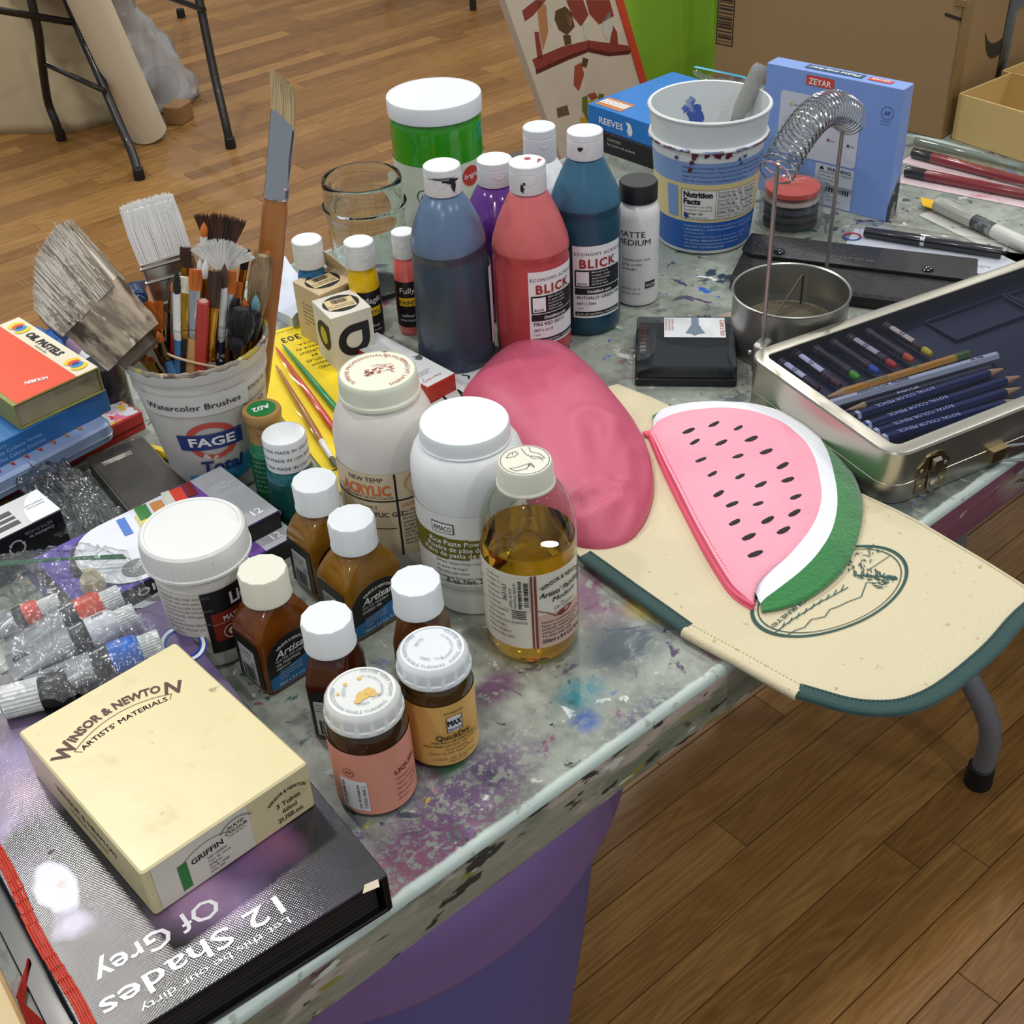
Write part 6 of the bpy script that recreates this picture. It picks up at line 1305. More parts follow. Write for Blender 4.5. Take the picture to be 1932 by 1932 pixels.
for nm, a, m_, c, hc in (('green', (533, 650), (640, 778), '#1f8a4a', None), ('red', (520, 655), (632, 812), '#c8432c', None), ('brown', (521, 690), (606, 832), '#a06a34', (640, 885))):
    t2 = thing('carded_brush', {'green': 'green-handled small brush clipped to the yellow card', 'red': 'red-handled small brush clipped to the middle of the yellow card', 'brown': 'brown-handled small brush with white ferrule and dark tip clipped to the yellow card'}[nm], 'brush', (0, 0, 0))
    A = at(*a, .006); B_ = at(*m_, .006); d = (B_ - A); L_ = d.length; t2.location = (A.x, A.y, TZ + .0058); t2.rotation_euler = (0, 0, math.atan2(d.y, d.x)); HL = L_
    b = MB(); b.lathe([(.0008, 0), (.0016, .01), (.0030, HL * .6), (.0034, HL * .9), (.0028, HL)], 12, xf=Matrix.Rotation(PI / 2, 4, 'Y')); b.build('handle', M('carded_' + nm, c, .25, coat=.5), t2)
    b = MB(); b.lathe([(.0028, HL), (.0030, HL + .004), (.0026, HL + .030)], 12, xf=Matrix.Rotation(PI / 2, 4, 'Y')); b.build('ferrule', WFER, t2)
    b = MB(); b.lathe([(.0025, HL + .029), (.0030, HL + .034), (.0018, HL + .042), (.0003, HL + .046)], 12, xf=Matrix.Rotation(PI / 2, 4, 'Y')); b.build('bristles', hairmat('grey', '#5a5448', '#3f3a32'), t2)
b = MB(); n = 24; vs = []; w2 = .030
for j in range(n + 1):
    for i in range(9):
        u = i / 8; v = j / n; vs.append((-.040 + w2 * 2 * u - .004, -.15 + .31 * v, .003 + .009 * math.sin(PI * u) ** .5 * min(1, v * 8, (1 - v) * 8) + .0008 * noise(Vector((u * 4, v * 20, 2)))))
b.add(vs, [(j * 9 + i, j * 9 + i + 1, (j + 1) * 9 + i + 1, (j + 1) * 9 + i) for j in range(n) for i in range(8)]); b.build('blister_film', film('blister_film_clear', '#ffffff', gloss=.8, base=.0, rough=.05), t, 3)

# ---- two ink boxes with drop logo
def ink_box(label, x, y, rot, col, h, opened):
    s = .0425; t, top, front, left, right = carton('ink_carton', label, 'box', x, y, rot, s, s * 1.04, 0, h, M('ink_card_' + ('tan' if opened else 'white'), col, .45), .0008, .0004, group='small ink cartons with drop logo')
    def drop(mb, fn, R0, R1):
        def pts(R): return [(R * math.cos(a), R * math.sin(a)) for a in [PI / 2 + i * (3 * PI / 2) / 20 for i in range(21)]] + [(R, R)]
        a_, b_ = pts(R1), pts(R0)
        n_ = len(a_)
        for i in range(n_): j = (i + 1) % n_; mb.add([fn(*a_[i]), fn(*a_[j]), fn(*b_[j]), fn(*b_[i])], [(0, 1, 2, 3)])
    k = MB(); drop(k, off(front, .000, h * .52), .0085, .0165)
    k2 = off(top, 0, .0, 0); shapes(k, [(-.012 + .018 * math.cos(a) + .012, .001 + .0165 * math.sin(a)) for a in [2 * PI * i / 28 for i in range(28)]], top)
    ringp(k, .0, .006, .0, .0055, front, 0, 18)
    drop(k, off(left, .0, h * .55), .0070, .0150) if not opened else lines(k, ['Non-waterproof', 'Drawing ink for', 'brush and pen.', 'Encre à dessin', 'Tinta para dibujo', '30 ml'], 0, 0, .0030, off(left, -.010, h * .68), 0, lead=1.5)
    k.build('black_print', INK, t)
    k = MB(); rectp(k, -.016, -.008, .012, .0125, lift(off(top, .001, -.002, -.1), .0003, T_)); st = k.build('price_sticker', M('buff_sticker', '#d2bd90', .5), t)
    k = MB(); ft = lift(off(top, .001, -.002, -.1 + PI), .0006, T_); barcode(k, -.006, -.011, .016, .008, ft, 0, 4); lines(k, ['SEPIA CALLIGRAPHY', 'DRAWING INK 1 OZ'], -.010, .0035, .0028, ft); k.build('black_print', INK, st)
    if not opened:
        k = MB(); ringp(k, 0, h * .55, 0, .0078, lift(left, .0002, L__), 0, 24, 1.2); k.build('yellow_print', M('dull_yellow', '#b8ac3a', .4), t)
    if opened:
        b = MB(); f1 = [(-s/2, s*.52, h), (s/2, s*.52, h), (s/2 - .004, s*.40, h + .020), (-s/2 + .004, s * .30, h + .030), ]; 
        b.add([(s/2, s/2, h), (s/2, -s * .35, h), (s/2 + .002, -s*.30, h + .006), (s/2 - .004, s*.1, h + .018), (s/2 - .014, s*.48, h + .030), (s/2 - .016, s * .52, h + .031)], [(0, 1, 2, 3), (0, 3, 4, 5)])
        o = b.build('raised_flap', M('ink_card_tan', col, .45), t, 0); sm_ = o.modifiers.new('thick', 'SOLIDIFY'); sm_.thickness = .0006
    return t
ink_box('tan ink carton with raised flap, behind the white one', .5735, .9935, math.radians(3), '#cdb791', .062, True)
ink_box('white ink carton with large black drop logo, in front of the opened one', .5610, .9445, math.radians(-10), '#d6d3c8', .060, False)

# ---- red-ended crayon box, sheet of paper, white paper bag
t, top, front, left, right = carton('crayon_carton', 'flat white and red crayon carton with script lettering, left of the slate blue bottle', 'box', .5790, .8790, math.radians(3), .034, .116, 0, .019, M('red_end_card', '#b0301e', .4))
k = MB(); rectp(k, -.0165, -.0575, .0165, .0575, top); wp = k.build('white_top_print', M('cool_white_print', '#c8ccce', .35, wear=(50, .62, '#4a4e52', .04)), t)
k = MB(); text(k, 'Conté à Paris', .0055, lift(off(top, -.004, -.050, .0), .0003, T_), 0, 'C', shear=.3, w=.022); k.build('red_script', M('script_red', '#a8402c', .5), wp)
k = MB(); lines(k, ['CARRES SKETCHING', 'CRAYONS BLACK', 'ESQUISSE NOIR'], -.014, -.034, .0022, lift(top, .0003, T_)); k.build('grey_print', GREYINK, wp)
p = at(815, 745, 0); t = thing('paper_sheet', 'white sheet with loose black brush marks under the pink pouch', 'paper', (p.x + .02, p.y + .0, TZ), math.radians(-35)); b = MB(); b.slab(.085, .12, .0, .0012, .001, .0003); sh = b.build('sheet', M('sketch_paper', '#c9cdd0', .6), t)
k = MB(); rr = random.Random(5)
for i in range(26): x0_, y0_ = rr.uniform(-.036, .036), rr.uniform(-.052, .052); stroke(k, [(x0_, y0_), (x0_ + rr.uniform(-.012, .012), y0_ + rr.uniform(-.012, .012)), (x0_ + rr.uniform(-.014, .014), y0_ + rr.uniform(-.018, .018))], rr.uniform(.0006, .0028), lambda X, Y: (X, Y, .0016))
k.build('brush_marks', INK, sh)
qd = [at(538, 484, .02), at(592, 558, .02), at(552, 606, .01), at(480, 560, .01)]
t = thing('paper_bag', 'folded white paper bag with a small oval stamp behind the brush bucket', 'bag', (*((qd[0] + qd[1] + qd[2] + qd[3]) / 4).xy, TZ)); cc = (qd[0] + qd[1] + qd[2] + qd[3]) / 4
b = MB(); n = 14; vs = []
for j in range(n + 1):
    for i in range(n + 1):
        u, v = i / n, j / n; p = qd[0].lerp(qd[1], u).lerp(qd[3].lerp(qd[2], u), v); vs.append((p.x - cc.x, p.y - cc.y, .018 + .004 * noise(Vector((u * 3, v * 3, 4))) - .008 * v + (.006 * abs(u - .5))))
m_ = (n + 1) ** 2; fs = [(j * (n + 1) + i, j * (n + 1) + i + 1, (j + 1) * (n + 1) + i + 1, (j + 1) * (n + 1) + i) for j in range(n) for i in range(n)]
b.add(vs, fs); b.add([(x, y, .0005) for x, y, z in vs], [f[::-1] for f in fs])
bd = [i for i in range(n + 1)] + [(n + 1) * j + n for j in range(1, n + 1)] + [(n + 1) * n + i for i in range(n - 1, -1, -1)] + [(n + 1) * j for j in range(n - 1, 0, -1)]
b.f += [(bd[i], bd[i - 1], bd[i - 1] + m_, bd[i] + m_) for i in range(len(bd))]; b.m += [0] * len(bd)
b.build('bag_body', M('white_paper_bag', '#ccd4e2', .5), t, .5)
k = MB(); zz = .0235; s_ = lambda X, Y: (X + .004, Y - .030, zz - .004); ringp(k, 0, 0, .0075, .0079, s_, 0, 24, .6); ringp(k, 0, 0, .0040, .0044, s_, 0, 24, .6); text(k, 'FINE PAPERS', .0022, arcmap(s_, 0, -.004, .009, PI / 2), 0); k.build('stamp_print', M('stamp_ink', '#5c6470', .5), t)
# ------------------------------------------------------------------ soft things
def loft_lines(mb, lines_, mat=0, flip=False):
    n = len(lines_[0]); vs = [tuple(p) for l in lines_ for p in l]; fs = []
    for k in range(len(lines_) - 1):
        for i in range(n - 1):
            q = (k * n + i, k * n + i + 1, (k + 1) * n + i + 1, (k + 1) * n + i); fs.append(q[::-1] if flip else q)
    mb.add(vs, fs, mat)
def inside_scale(outline, c, s): return [(c[0] + (x - c[0]) * s, c[1] + (y - c[1]) * s) for x, y in outline]
# ---- canvas apron/bag hanging over the front edge
AO = [(1165, 722), (1240, 752), (1330, 800), (1450, 850), (1560, 905), (1660, 950), (1800, 1022), (1932, 1092), (1975, 1120)]
AB = [(1975, 1120), (1932, 1158), (1880, 1215), (1800, 1282), (1740, 1315), (1680, 1328), (1600, 1326), (1505, 1305)]
AS = [(1505, 1305), (1400, 1250), (1290, 1190)]
AL = [(1290, 1190), (1180, 1112), (1097, 1052), (1062, 1000), (1045, 930), (1050, 850), (1080, 780), (1120, 738), (1165, 722)]
ZA = .007
def W3(pts, z): return [at(px, py, z) for px, py in pts]
outl = []
for seg, n in ((AO, 24), (AB, 30), (AS, 12), (AL, 30)): outl += [p for p in smoothpath(W3(seg, ZA), n)][:-1]
ac = at(1430, 1010, 0); loc = Vector((ac.x, ac.y, TZ)); t = thing('canvas_bag', 'natural canvas bag with dark green binding and oval tree logo, overhanging the front table edge', 'bag', loc)
CANV = M('natural_canvas', '#cfc5a5', .8, sheen=.2, wear=[(160, .66, '#b49c74', .04), (5, .5, '#d2c4a2', .3)], bump=(420, .35))
b = MB(); rings = []
loc2 = loc
zf = lambda p: ZA + .0012 * noise(Vector((p[0] * 18, p[1] * 18, 3))) - (max(0, .404 - p[1]) ** 1.6) * .30
for s in (1.0, .985, .9, .8, .65, .5, .35, .2, .08):
    q = inside_scale([(p.x, p.y) for p in outl], (ac.x, ac.y), s); rings.append([(x - loc.x, y - loc.y, zf((x, y)) + (0 if s < 1 else -.001)) for x, y in q])
bot = [[(x - loc.x, y - loc.y, zf((x, y)) - .0035) for x, y in inside_scale([(p.x, p.y) for p in outl], (ac.x, ac.y), s)] for s in (.3, .7, .985)]
b.loft(bot + rings, 0, (1, 1)); b.build('canvas_body', CANV, t, 1.2)
def edge_strip(pts, n, w, mat, part, rr_=.0026):
    P = smoothpath(W3(pts, ZA), n); b = MB(); path = [(p.x - loc.x, p.y - loc.y, zf((p.x, p.y)) - .001) for p in P]; b.tube(path, rr_, 8); 
    # flat binding band folded over the edge
    L1, L2 = [], []
    for i, p in enumerate(P):
        d = (P[min(i + 1, n - 1)] - P[max(i - 1, 0)]).normalized(); nn = Vector((d.y, -d.x, 0)); 
        if nn.dot(Vector((ac.x, ac.y, p.z)) - p) < 0: nn = -nn
        q = p + nn * w; L1.append((p.x - loc.x, p.y - loc.y, zf((p.x, p.y)) + .0017)); L2.append((q.x - loc.x, q.y - loc.y, zf((q.x, q.y)) + .0012))
    loft_lines(b, [L1, L2]); o = b.build(part, mat, t, 1.2)
    k = MB(); st = []
    for i, p in enumerate(P):
        d = (P[min(i + 1, n - 1)] - P[max(i - 1, 0)]).normalized(); nn = Vector((d.y, -d.x, 0)); 
        if nn.dot(Vector((ac.x, ac.y, p.z)) - p) < 0: nn = -nn
        q = p + nn * w * .82; st.append(Vector((q.x - loc.x, q.y - loc.y, zf((q.x, q.y)) + .0017)))
    S2 = smoothpath(st, n * 4)
    for i in range(0, len(S2) - 1, 2): k.tube([S2[i], S2[i + 1]], .0003, 3)
    k.build('stitching', M('dark_thread', '#16282a', .8) if mat is GRB else M('cream_thread', '#c4b48c', .8), o)
    return o
GRB = M('dark_green_binding', '#1f4240', .8, sheen=.3, bump=(300, .3))
edge_strip(AB, 40, .0095, GRB, 'green_binding'); edge_strip(AL[:3], 24, .0095, GRB, 'green_binding'); edge_strip(AS, 16, .009, CANV, 'canvas_sleeve', .0042)
b = MB(); P = smoothpath(W3(AO[4:], ZA), 30); b.tube([(p.x - loc.x, p.y - loc.y, zf((p.x, p.y))) for p in P], .0012, 6); b.build('folded_hem', CANV, t)
# oval logo: built in a frame at its centre
GI = M('bottle_green_ink', '#1c4a46', .6)
c0 = at(1567, 1113, ZA); e1 = at(1700, 1045, ZA); major = (e1 - at(1434, 1185, ZA)); ang = math.atan2(major.y, major.x); ra = major.length / 2; m2 = at(1545, 1213, ZA) - at(1600, 1012, ZA)
lg = lambda X, Y: (c0.x - loc.x + X * math.cos(ang) - Y * math.sin(ang), c0.y - loc.y + X * math.sin(ang) + Y * math.cos(ang), zf((c0.x + X * math.cos(ang) - Y * math.sin(ang), c0.y + X * math.sin(ang) + Y * math.cos(ang))) + .0006)
rb_ = abs(-m2.x * math.sin(ang) + m2.y * math.cos(ang)) / 2
k = MB(); n_ = 64
for r0, r1 in ((.955, 1.0), (.90, .915)):
    for i in range(n_):
        a0, a1 = 2 * PI * i / n_, 2 * PI * (i + 1) / n_
        k.add([lg(ra * r * math.cos(a), rb_ * r * math.sin(a)) for r, a in ((r0, a0), (r1, a0), (r1, a1), (r0, a1))], [(0, 1, 2, 3)])
def ipx(px, py):
    p = at(px, py, ZA); d = p - c0; return (d.x * math.cos(ang) + d.y * math.sin(ang), -d.x * math.sin(ang) + d.y * math.cos(ang))
stroke(k, [ipx(*p) for p in ((1460, 1196), (1475, 1185), (1495, 1170), (1520, 1155), (1545, 1138), (1570, 1125), (1600, 1108))], .0008, lg)
stroke(k, [ipx(*p) for p in ((1480, 1202), (1500, 1190), (1518, 1184), (1530, 1170), (1556, 1164), (1566, 1150), (1580, 1145), (1600, 1135), (1625, 1125), (1635, 1098))], .0007, lg)
rr = random.Random(6)
A_, B_ = ipx(1700, 1090), ipx(1655, 1040)
tipx = ipx(1690, 1088); base = ipx(1610, 1085)
for i in range(150):     # the tree: short ragged needles spreading along its slanted trunk
    f = rr.random(); cx = base[0] + (tipx[0] - base[0]) * f; cy = base[1] + (tipx[1] - base[1]) * f
    wd_ = .019 * (1 - f) + .002; yy = rr.uniform(-1, 1) * wd_ * 1.15; a = rr.uniform(-.5, .5) + (.9 if yy > 0 else -.9) + PI
    l_ = rr.uniform(.002, .0055); shapes(k, [(cx + .3 * abs(yy), cy + yy), (cx + .3 * abs(yy) + l_ * math.cos(a) , cy + yy + l_ * math.sin(a)), (cx + .3 * abs(yy) + l_ * .5 * math.cos(a + .6), cy + yy + l_ * .5 * math.sin(a + .6))], lg)
stroke(k, [base, tipx], .0011, lg); base2 = ipx(1655, 1034); top2 = ipx(1612, 1062)
for i in range(60):
    f = rr.random(); cx = base2[0] + (top2[0] - base2[0]) * f + rr.uniform(-.006, .006); cy = base2[1] + (top2[1] - base2[1]) * f + rr.uniform(-.006, .006); a = rr.uniform(0, 2 * PI); l_ = rr.uniform(.001, .004)
    shapes(k, [(cx, cy), (cx + l_ * math.cos(a), cy + l_ * math.sin(a)), (cx + l_ * .4 * math.cos(a + .8), cy + l_ * .4 * math.sin(a + .8))], lg)
stroke(k, [ipx(1640, 1075), ipx(1660, 1062), ipx(1678, 1050)], .0006, lg)
for i in range(9): stroke(k, [ipx(1475 + 14 * i, 1186 - 9 * i), ipx(1480 + 14 * i, 1176 - 9 * i)], .0007, lg)
tA, tB = ipx(1462, 1165), ipx(1592, 1062); ta = math.atan2(tB[1] - tA[1], tB[0] - tA[0]); tl = math.hypot(tB[0] - tA[0], tB[1] - tA[1])
text(k, 'AMERICAN JOURNEY®', .0052, off(lg, *ipx(1521, 1127), ta + PI), 0, 'C', bold=.02, w=tl * 1.02)
k.build('green_logo_print', GI, t)

# ---- watermelon pouch
N_ = 72; HM = .026
chord = [(1225, 797), (1262, 880), (1310, 975), (1350, 1045), (1385, 1095), (1424, 1122)]
pk = [(1233, 786), (1269, 775), (1320, 771), (1380, 773), (1447, 790), (1505, 827), (1534, 869), (1548, 923), (1547, 960), (1529, 1001), (1491, 1044), (1459, 1068), (1425, 1094)]
wt = [(1233, 774), (1256, 759), (1310, 753), (1364, 754), (1447, 765), (1521, 798), (1554, 840), (1571, 885), (1580, 948), (1566, 1007), (1529, 1055), (1481, 1092), (1436, 1119)]
ou = [(1231, 768), (1260, 754), (1310, 747), (1380, 747), (1463, 757), (1538, 790), (1587, 840), (1616, 885), (1630, 930), (1625, 985), (1598, 1050), (1545, 1098), (1491, 1124), (1440, 1134)]
mc = at(1430, 940, 0); ml = Vector((mc.x, mc.y, TZ)); t = thing('watermelon_pouch', 'plush watermelon slice pouch with pink front, white band and green rind', 'pouch', ml)
CH, PK, WT, OU = [smoothpath(W3(l, .020), N_) for l in (chord, pk, wt, ou)]
def soft(p, v): # v 0 at zip .. 1 at outer rim
    dm = min(1, ((p - CH[N_ // 2]).length) / .08)
    return p
def mel_line(A_, B_, f, v):
    out = []
    for i, (a, b_) in enumerate(zip(A_, B_)):
        p = a.lerp(b_, f); u = i / (N_ - 1); e = max(0, math.sin(PI * u)) ** .45
        h = .010 + .0165 * e * max(0, 1 - (abs(v - .45) / .55) ** 3.2)
        h += .0012 * noise(Vector((p.x * 45, p.y * 45, 1.5))) * e
        for sx_, sy_ in SEEDS:
            d2 = (p.x - sx_) ** 2 + (p.y - sy_) ** 2
            if d2 < .0008: h -= .0016 * math.exp(-d2 / .00006)
        out.append((p.x - ml.x, p.y - ml.y, h))
    return out
SP3 = [(405, 905), (520, 880), (630, 903), (437, 958), (553, 970), (690, 955), (467, 1042), (633, 1035), (757, 1015), (521, 1108), (637, 1130), (832, 1080), (547, 1197), (735, 1165), (853, 1145), (608, 1248), (722, 1252), (890, 1220), (620, 1325), (765, 1320), (887, 1288), (838, 1362)]
SPX = [(x / 2.415 + 1132, y / 2.415 + 430) for x, y in SP3] + [(1414, 1005), (1426, 1035)]
SEEDS = [tuple(at(x, y, .026).xy) for x, y in SPX]
PINK = M('pink_plush', '#eda2b4', .9, sheen=.2, wear=(9, .5, '#e692a8', .3), bump=(350, .5)); WPLU = M('white_plush', '#e8ecf4', .85, sheen=.5, bump=(350, .4)); GPLU = M('green_plush', '#2a7a3c', .85, sheen=.5, wear=(30, .52, '#1f6a34', .15), bump=(300, .7))
b = MB(); loft_lines(b, [mel_line(CH, PK, f / 22, .72 * f / 22) for f in range(23)], flip=True); b.build('pink_panel', PINK, t, 3)
b = MB(); loft_lines(b, [mel_line(PK, WT, f / 4, .72 + .12 * f / 4) for f in range(5)], flip=True); b.build('white_band', WPLU, t, 3)
b = MB(); ls = [mel_line(WT, OU, f / 5, .84 + .16 * f / 5) for f in range(6)]; base_ = [(x, y, .0095) for x, y, z in ls[-1]]
ls[-1] = [(x, y, .011) for x, y, z in ls[-1]]
loft_lines(b, ls + [[(x * .998, y * .998, .0080) for x, y, z in base_], [(x * .96, y * .96, .0085) for x, y, z in base_]], flip=True)
b.build('green_rind', GPLU, t, 3)
b = MB(); z0 = mel_line(CH, PK, 0, 0); loft_lines(b, [z0, [(x - .002, y - .001, .0085) for x, y, z in z0]]); 
b.tube([(x - .0006, y - .0006, .0105) for x, y, z in z0], .0021, 8); b.tube([(x - .0018, y - .0012, .0075) for x, y, z in z0], .0018, 8); b.build('zip', M('hot_pink_zip', '#e2607c', .6), t, 1)
b = MB(); q = [(x + .0035, y + .0016, z + .0012) for x, y, z in z0]; Q = smoothpath(q, 150)
for i in range(0, 149, 2): b.tube([Q[i], Q[i + 1]], .00035, 3)
b.build('stitching', M('pink_thread', '#d8557a', .8), t)
b = MB(); b.ball((z0[1][0] - .002, z0[1][1] + .002, .010), .003, 8, sc=(1, 1.6, .8)); b.build('zip_pull', M('hot_pink_zip', '#e2607c', .6), t)
sd = MB(); sv = []
n1 = 10
for j in range(1, 5):
    a_ = PI * j / 5
    sv.append([(math.cos(a_) * .0076, math.sin(a_) * .0024 * math.cos(2 * PI * k_ / n1), math.sin(a_) * .0009 * math.sin(2 * PI * k_ / n1)) for k_ in range(n1)])
sd.loft(sv); SEEDM = M('black_seed_thread', '#1c1a20', .7, bump=(400, .6)); so = sd.build('seed', SEEDM, t); 
def mel_h(x, y):
    best = min(range(N_), key=lambda i: 0); bd_ = 9; bh = .02
    for i in range(0, N_, 2):
        a, c = CH[i], PK[i]; d = c - a; L2_ = d.x ** 2 + d.y ** 2; 
        if L2_ < 1e-8: continue
        f = max(0, min(1, ((x - a.x) * d.x + (y - a.y) * d.y) / L2_)); px_, py_ = a.x + d.x * f, a.y + d.y * f; dd = (px_ - x) ** 2 + (py_ - y) ** 2
        if dd < bd_:
            bd_ = dd; u = i / (N_ - 1); v = .72 * f; bh = .010 + .0165 * max(0, math.sin(PI * u)) ** .45 * max(0, 1 - (abs(v - .45) / .55) ** 3.2)
    return bh
for i, ((sx_, sy_), (qx, qy)) in enumerate(zip(SEEDS, SPX)):
    o = so if i == 0 else so.copy()
    if i: COL.objects.link(o)
    h = mel_h(sx_, sy_); d = at(qx + 12, qy - 5.5, .026) - at(qx, qy, .026)
    o.location = (sx_ - ml.x, sy_ - ml.y, h - .0011); o.rotation_euler = (0, 0, math.atan2(d.y, d.x) + .12 * math.sin(i * 7)); o.parent = t

# ---- pink pouch
PO = [(868, 735), (885, 706), (935, 655), (975, 632), (1012, 629), (1060, 642), (1120, 690), (1165, 742), (1203, 790), (1228, 845), (1236, 900), (1225, 955), (1192, 1000), (1140, 1018), (1085, 1012), (1040, 985), (1000, 930), (960, 870), (915, 810), (880, 770)]
pc = at(1060, 830, 0); pl = Vector((pc.x, pc.y, TZ)); t = thing('fabric_pouch', 'soft dusty pink leatherette pouch with gathered corner behind the amber bottle', 'pouch', pl)
PP = [(p.x, p.y) for p in smoothpath(W3(PO, .018), 121, closed=True)][:-1]
creases = [(at(1125, 800, .04), at(1150, 900, .04), .012), (at(1145, 922, .035), at(1098, 950, .03), .007), (at(1188, 800, .04), at(1182, 905, .03), .010), (at(1215, 850, .03), at(1205, 950, .02), .008), (at(1180, 930, .03), at(1160, 1000, .02), .007)]
def pz(x, y, s):
    h = .004 + .040 * (1 - s ** 2.6) ** .55
    u = (x - pc.x) / .1; v = (y - pc.y) / .1
    h += .0022 * noise(Vector((x * 14, y * 14, 8))) * (1 - s ** 4)
    for A_, B_, wd_ in creases:
        d = (B_ - A_).xy; L2_ = d.length_squared; f = max(0, min(1, ((Vector((x, y)) - A_.xy).dot(d)) / L2_)); q = A_.xy + d * f; dd = (Vector((x, y)) - q).length
        sd_ = (Vector((x, y)) - q).cross(d.normalized()) if False else ((x - q.x) * d.y - (y - q.y) * d.x) / d.length
        h += (-.0030 * math.exp(-(dd / wd_) ** 2) + .0015 * math.exp(-((dd - wd_ * 1.6) / (wd_ * .8)) ** 2)) * (1 if s < .97 else .3)
    # wrinkle fans towards the gathered corner
    g = at(1160, 925, .03); dx, dy = x - g.x, y - g.y; rr_ = math.hypot(dx, dy); aa = math.atan2(dy, dx)
    h += .0009 * math.sin(aa * 5 + 1) * math.exp(-(rr_ / .035) ** 2) * min(1, rr_ / .01)
    return max(h, .003)
b = MB(); K = 56; rings = []
for k_ in range(K):
    s = 1 - (k_ / K) ** 1.0; 
    rings.append([(x - pl.x, y - pl.y, pz(x, y, s)) for x, y in inside_scale(PP, (pc.x, pc.y), s)])
low = [[(x - pl.x, y - pl.y, zz) for x, y in inside_scale(PP, (pc.x, pc.y), s)] for s, zz in ((.80, .0005), (.94, .001))]
fl = len(rings); b.loft((low + rings), 0, (1, 1)); b.build('pouch_body', M('dusty_pink_leatherette', '#c05872', .42, wear=(7, .55, '#b94f6a', .2), bump=(500, .15)), t, 3)

# ------------------------------------------------------------------ crayon case with clear lid
cr_ = math.radians(44); t = thing('crayon_case', 'black plastic crayon case with clear lid and white script card', 'case', (.789, .7095, TZ), cr_)
CSX, CSY = .094, .096
cr2 = math.radians(-46); t.rotation_euler = (0, 0, cr2)
BP = M('black_case_plastic', '#141416', .25, coat=.3)
b = MB(); b.slab(CSX, CSY, 0, .0085, .003, .001); b.build('base', BP, t)
b = MB(); b.slab(CSX - .006, CSY - .006, .0085, .016, .002, .0005); b.build('foam_insert', M('dark_foam', '#1c1f24', .7), t)
b = MB(); b.slab(CSX - .001, CSY - .001, .0088, .0215, .003, .001); b.build('clear_lid', film('smoky_clear_lid', '#b9bec4', gloss=1.2, rough=.05, base=.05, milky=.06, milk='#7c838a'), t)
for i, c in enumerate(['#8a3a34', '#8a3a34', '#a0503c', '#a0503c', '#a86a50', '#b08a70', '#c8c4bc', '#c8c4bc', '#2a2a2c', '#2a2a2c']):
    b = MB(); b.slab(.006, .0032, .0160, .0190, .0004, .0002, cx=-.040, cy=.034 - i * .0068); b.build('crayon_stick', M('conte_%s' % c[1:], c, .7), t)
k = MB(); rectp(k, -.020, .006, .038, .044, lambda X, Y: (X, Y, .0219)); cd_ = k.build('script_card', M('card_white', '#d4d8dc', .35), t)
k = MB(); zf_ = lambda X, Y: (X, Y, .0222); text(k, 'Conté à Paris', .0080, off(zf_, .033, .025, -PI / 2), 0, 'C', shear=.35, w=.030); lines(k, ['ASSORTED CARRES', 'CRAYONS ESQUISSE', 'SKETCHING STICKS'], 0, 0, .0026, off(zf_, -.013, .0415, -PI / 2), 0, 'L'); k.build('red_script', M('script_red', '#a8402c', .5), cd_)
k = MB(); rectp(k, .006, .028, .013, .044, zf_); shapes(k, [(.005, .028), (.014, .028), (.016, .020), (.019, .014), (.012, .012), (.009, .009), (.005, .013), (.000, .013), (.003, .021)], zf_); k.build('grey_blue_print', M('slate_print', '#6a7c90', .5), cd_)
# ------------------------------------------------------------------ metal pencil case
TR = math.radians(-12.3); TX, TY, TH = .365, .192, .050
cn = Vector((.732, .437)); dx, dy = rot2(TX / 2, TY / 2, TR); tc = (cn.x + dx, cn.y + dy)
t = thing('metal_pencil_case', 'brushed silver metal case with clear window lid, clasp and handle, full of crayons and pencils', 'case', (tc[0], tc[1], TZ), TR)
ALU = M('satin_aluminium', '#b9b5a8', .30, metal=.92, wear=(5, .5, '#aaa698', .3)); DKT = M('dark_blue_tray', '#15172c', .45)
b = MB(); R0 = .020; o_ = lambda s_, z, r=R0: [(x, y, z) for x, y in rrect(TX - 2 * s_, TY - 2 * s_, r - s_, 8)]
b.loft([o_(.001, 0), o_(0, .001), o_(0, .0185), o_(.0006, .0190), o_(.0015, .0190), o_(.0015, .003)], 0, (1, 0)); b.build('lower_tray', ALU, t, .5)
b = MB(); b.loft([o_(.0010, .0188), o_(0, .0194), o_(0, .0478), o_(.0012, .0496), o_(.0030, .0500), o_(.0125, .0500), o_(.0132, .0494), o_(.0132, .0480), ], 0, (0, 0)); b.build('lid_frame', ALU, t, .5)
b = MB(); b.loft([o_(.002, .004), o_(.002, .032), o_(.010, .034), o_(.011, .0345)], 0, (1, 1)); b.build('moulded_insert', DKT, t, .5)
b = MB(); x0, x1, y0, y1 = TX / 2, TX / 2, 0, 0; wsx, wsy = TX - .026, TY - .026
b.loft([[(x, y, z) for x, y in rrect(wsx - 2 * i_, wsy - 2 * i_, .010, 8)] for i_, z in ((0, .0478), (0, .0490))], 0, (1, 1)); b.build('clear_window', film('case_window', '#e4e6f0', gloss=.7, rough=.03, base=.012, milky=.0, milk='#8890b0'), t)
# moulded ribs of the empty compartments at the right
b = MB()
for (x_, y_, sx_, sy_) in ((.055, .050, .10, .040), (.120, -.0, .06, .05), (.125, .050, .05, .035)): 
    for q in ((x_, y_ + sy_ / 2, sx_, .0022), (x_, y_ - sy_ / 2, sx_, .0022), (x_ - sx_ / 2, y_, .0022, sy_), (x_ + sx_ / 2, y_, .0022, sy_)): b.slab(q[2], q[3], .0340, .0375, .0009, .0008, cx=q[0], cy=q[1])
b.build('insert_ribs', M('dark_tray_ribs', '#22243a', .35), t)
def lc(px, py, z): return local(tc, TR, at(px, py, z))
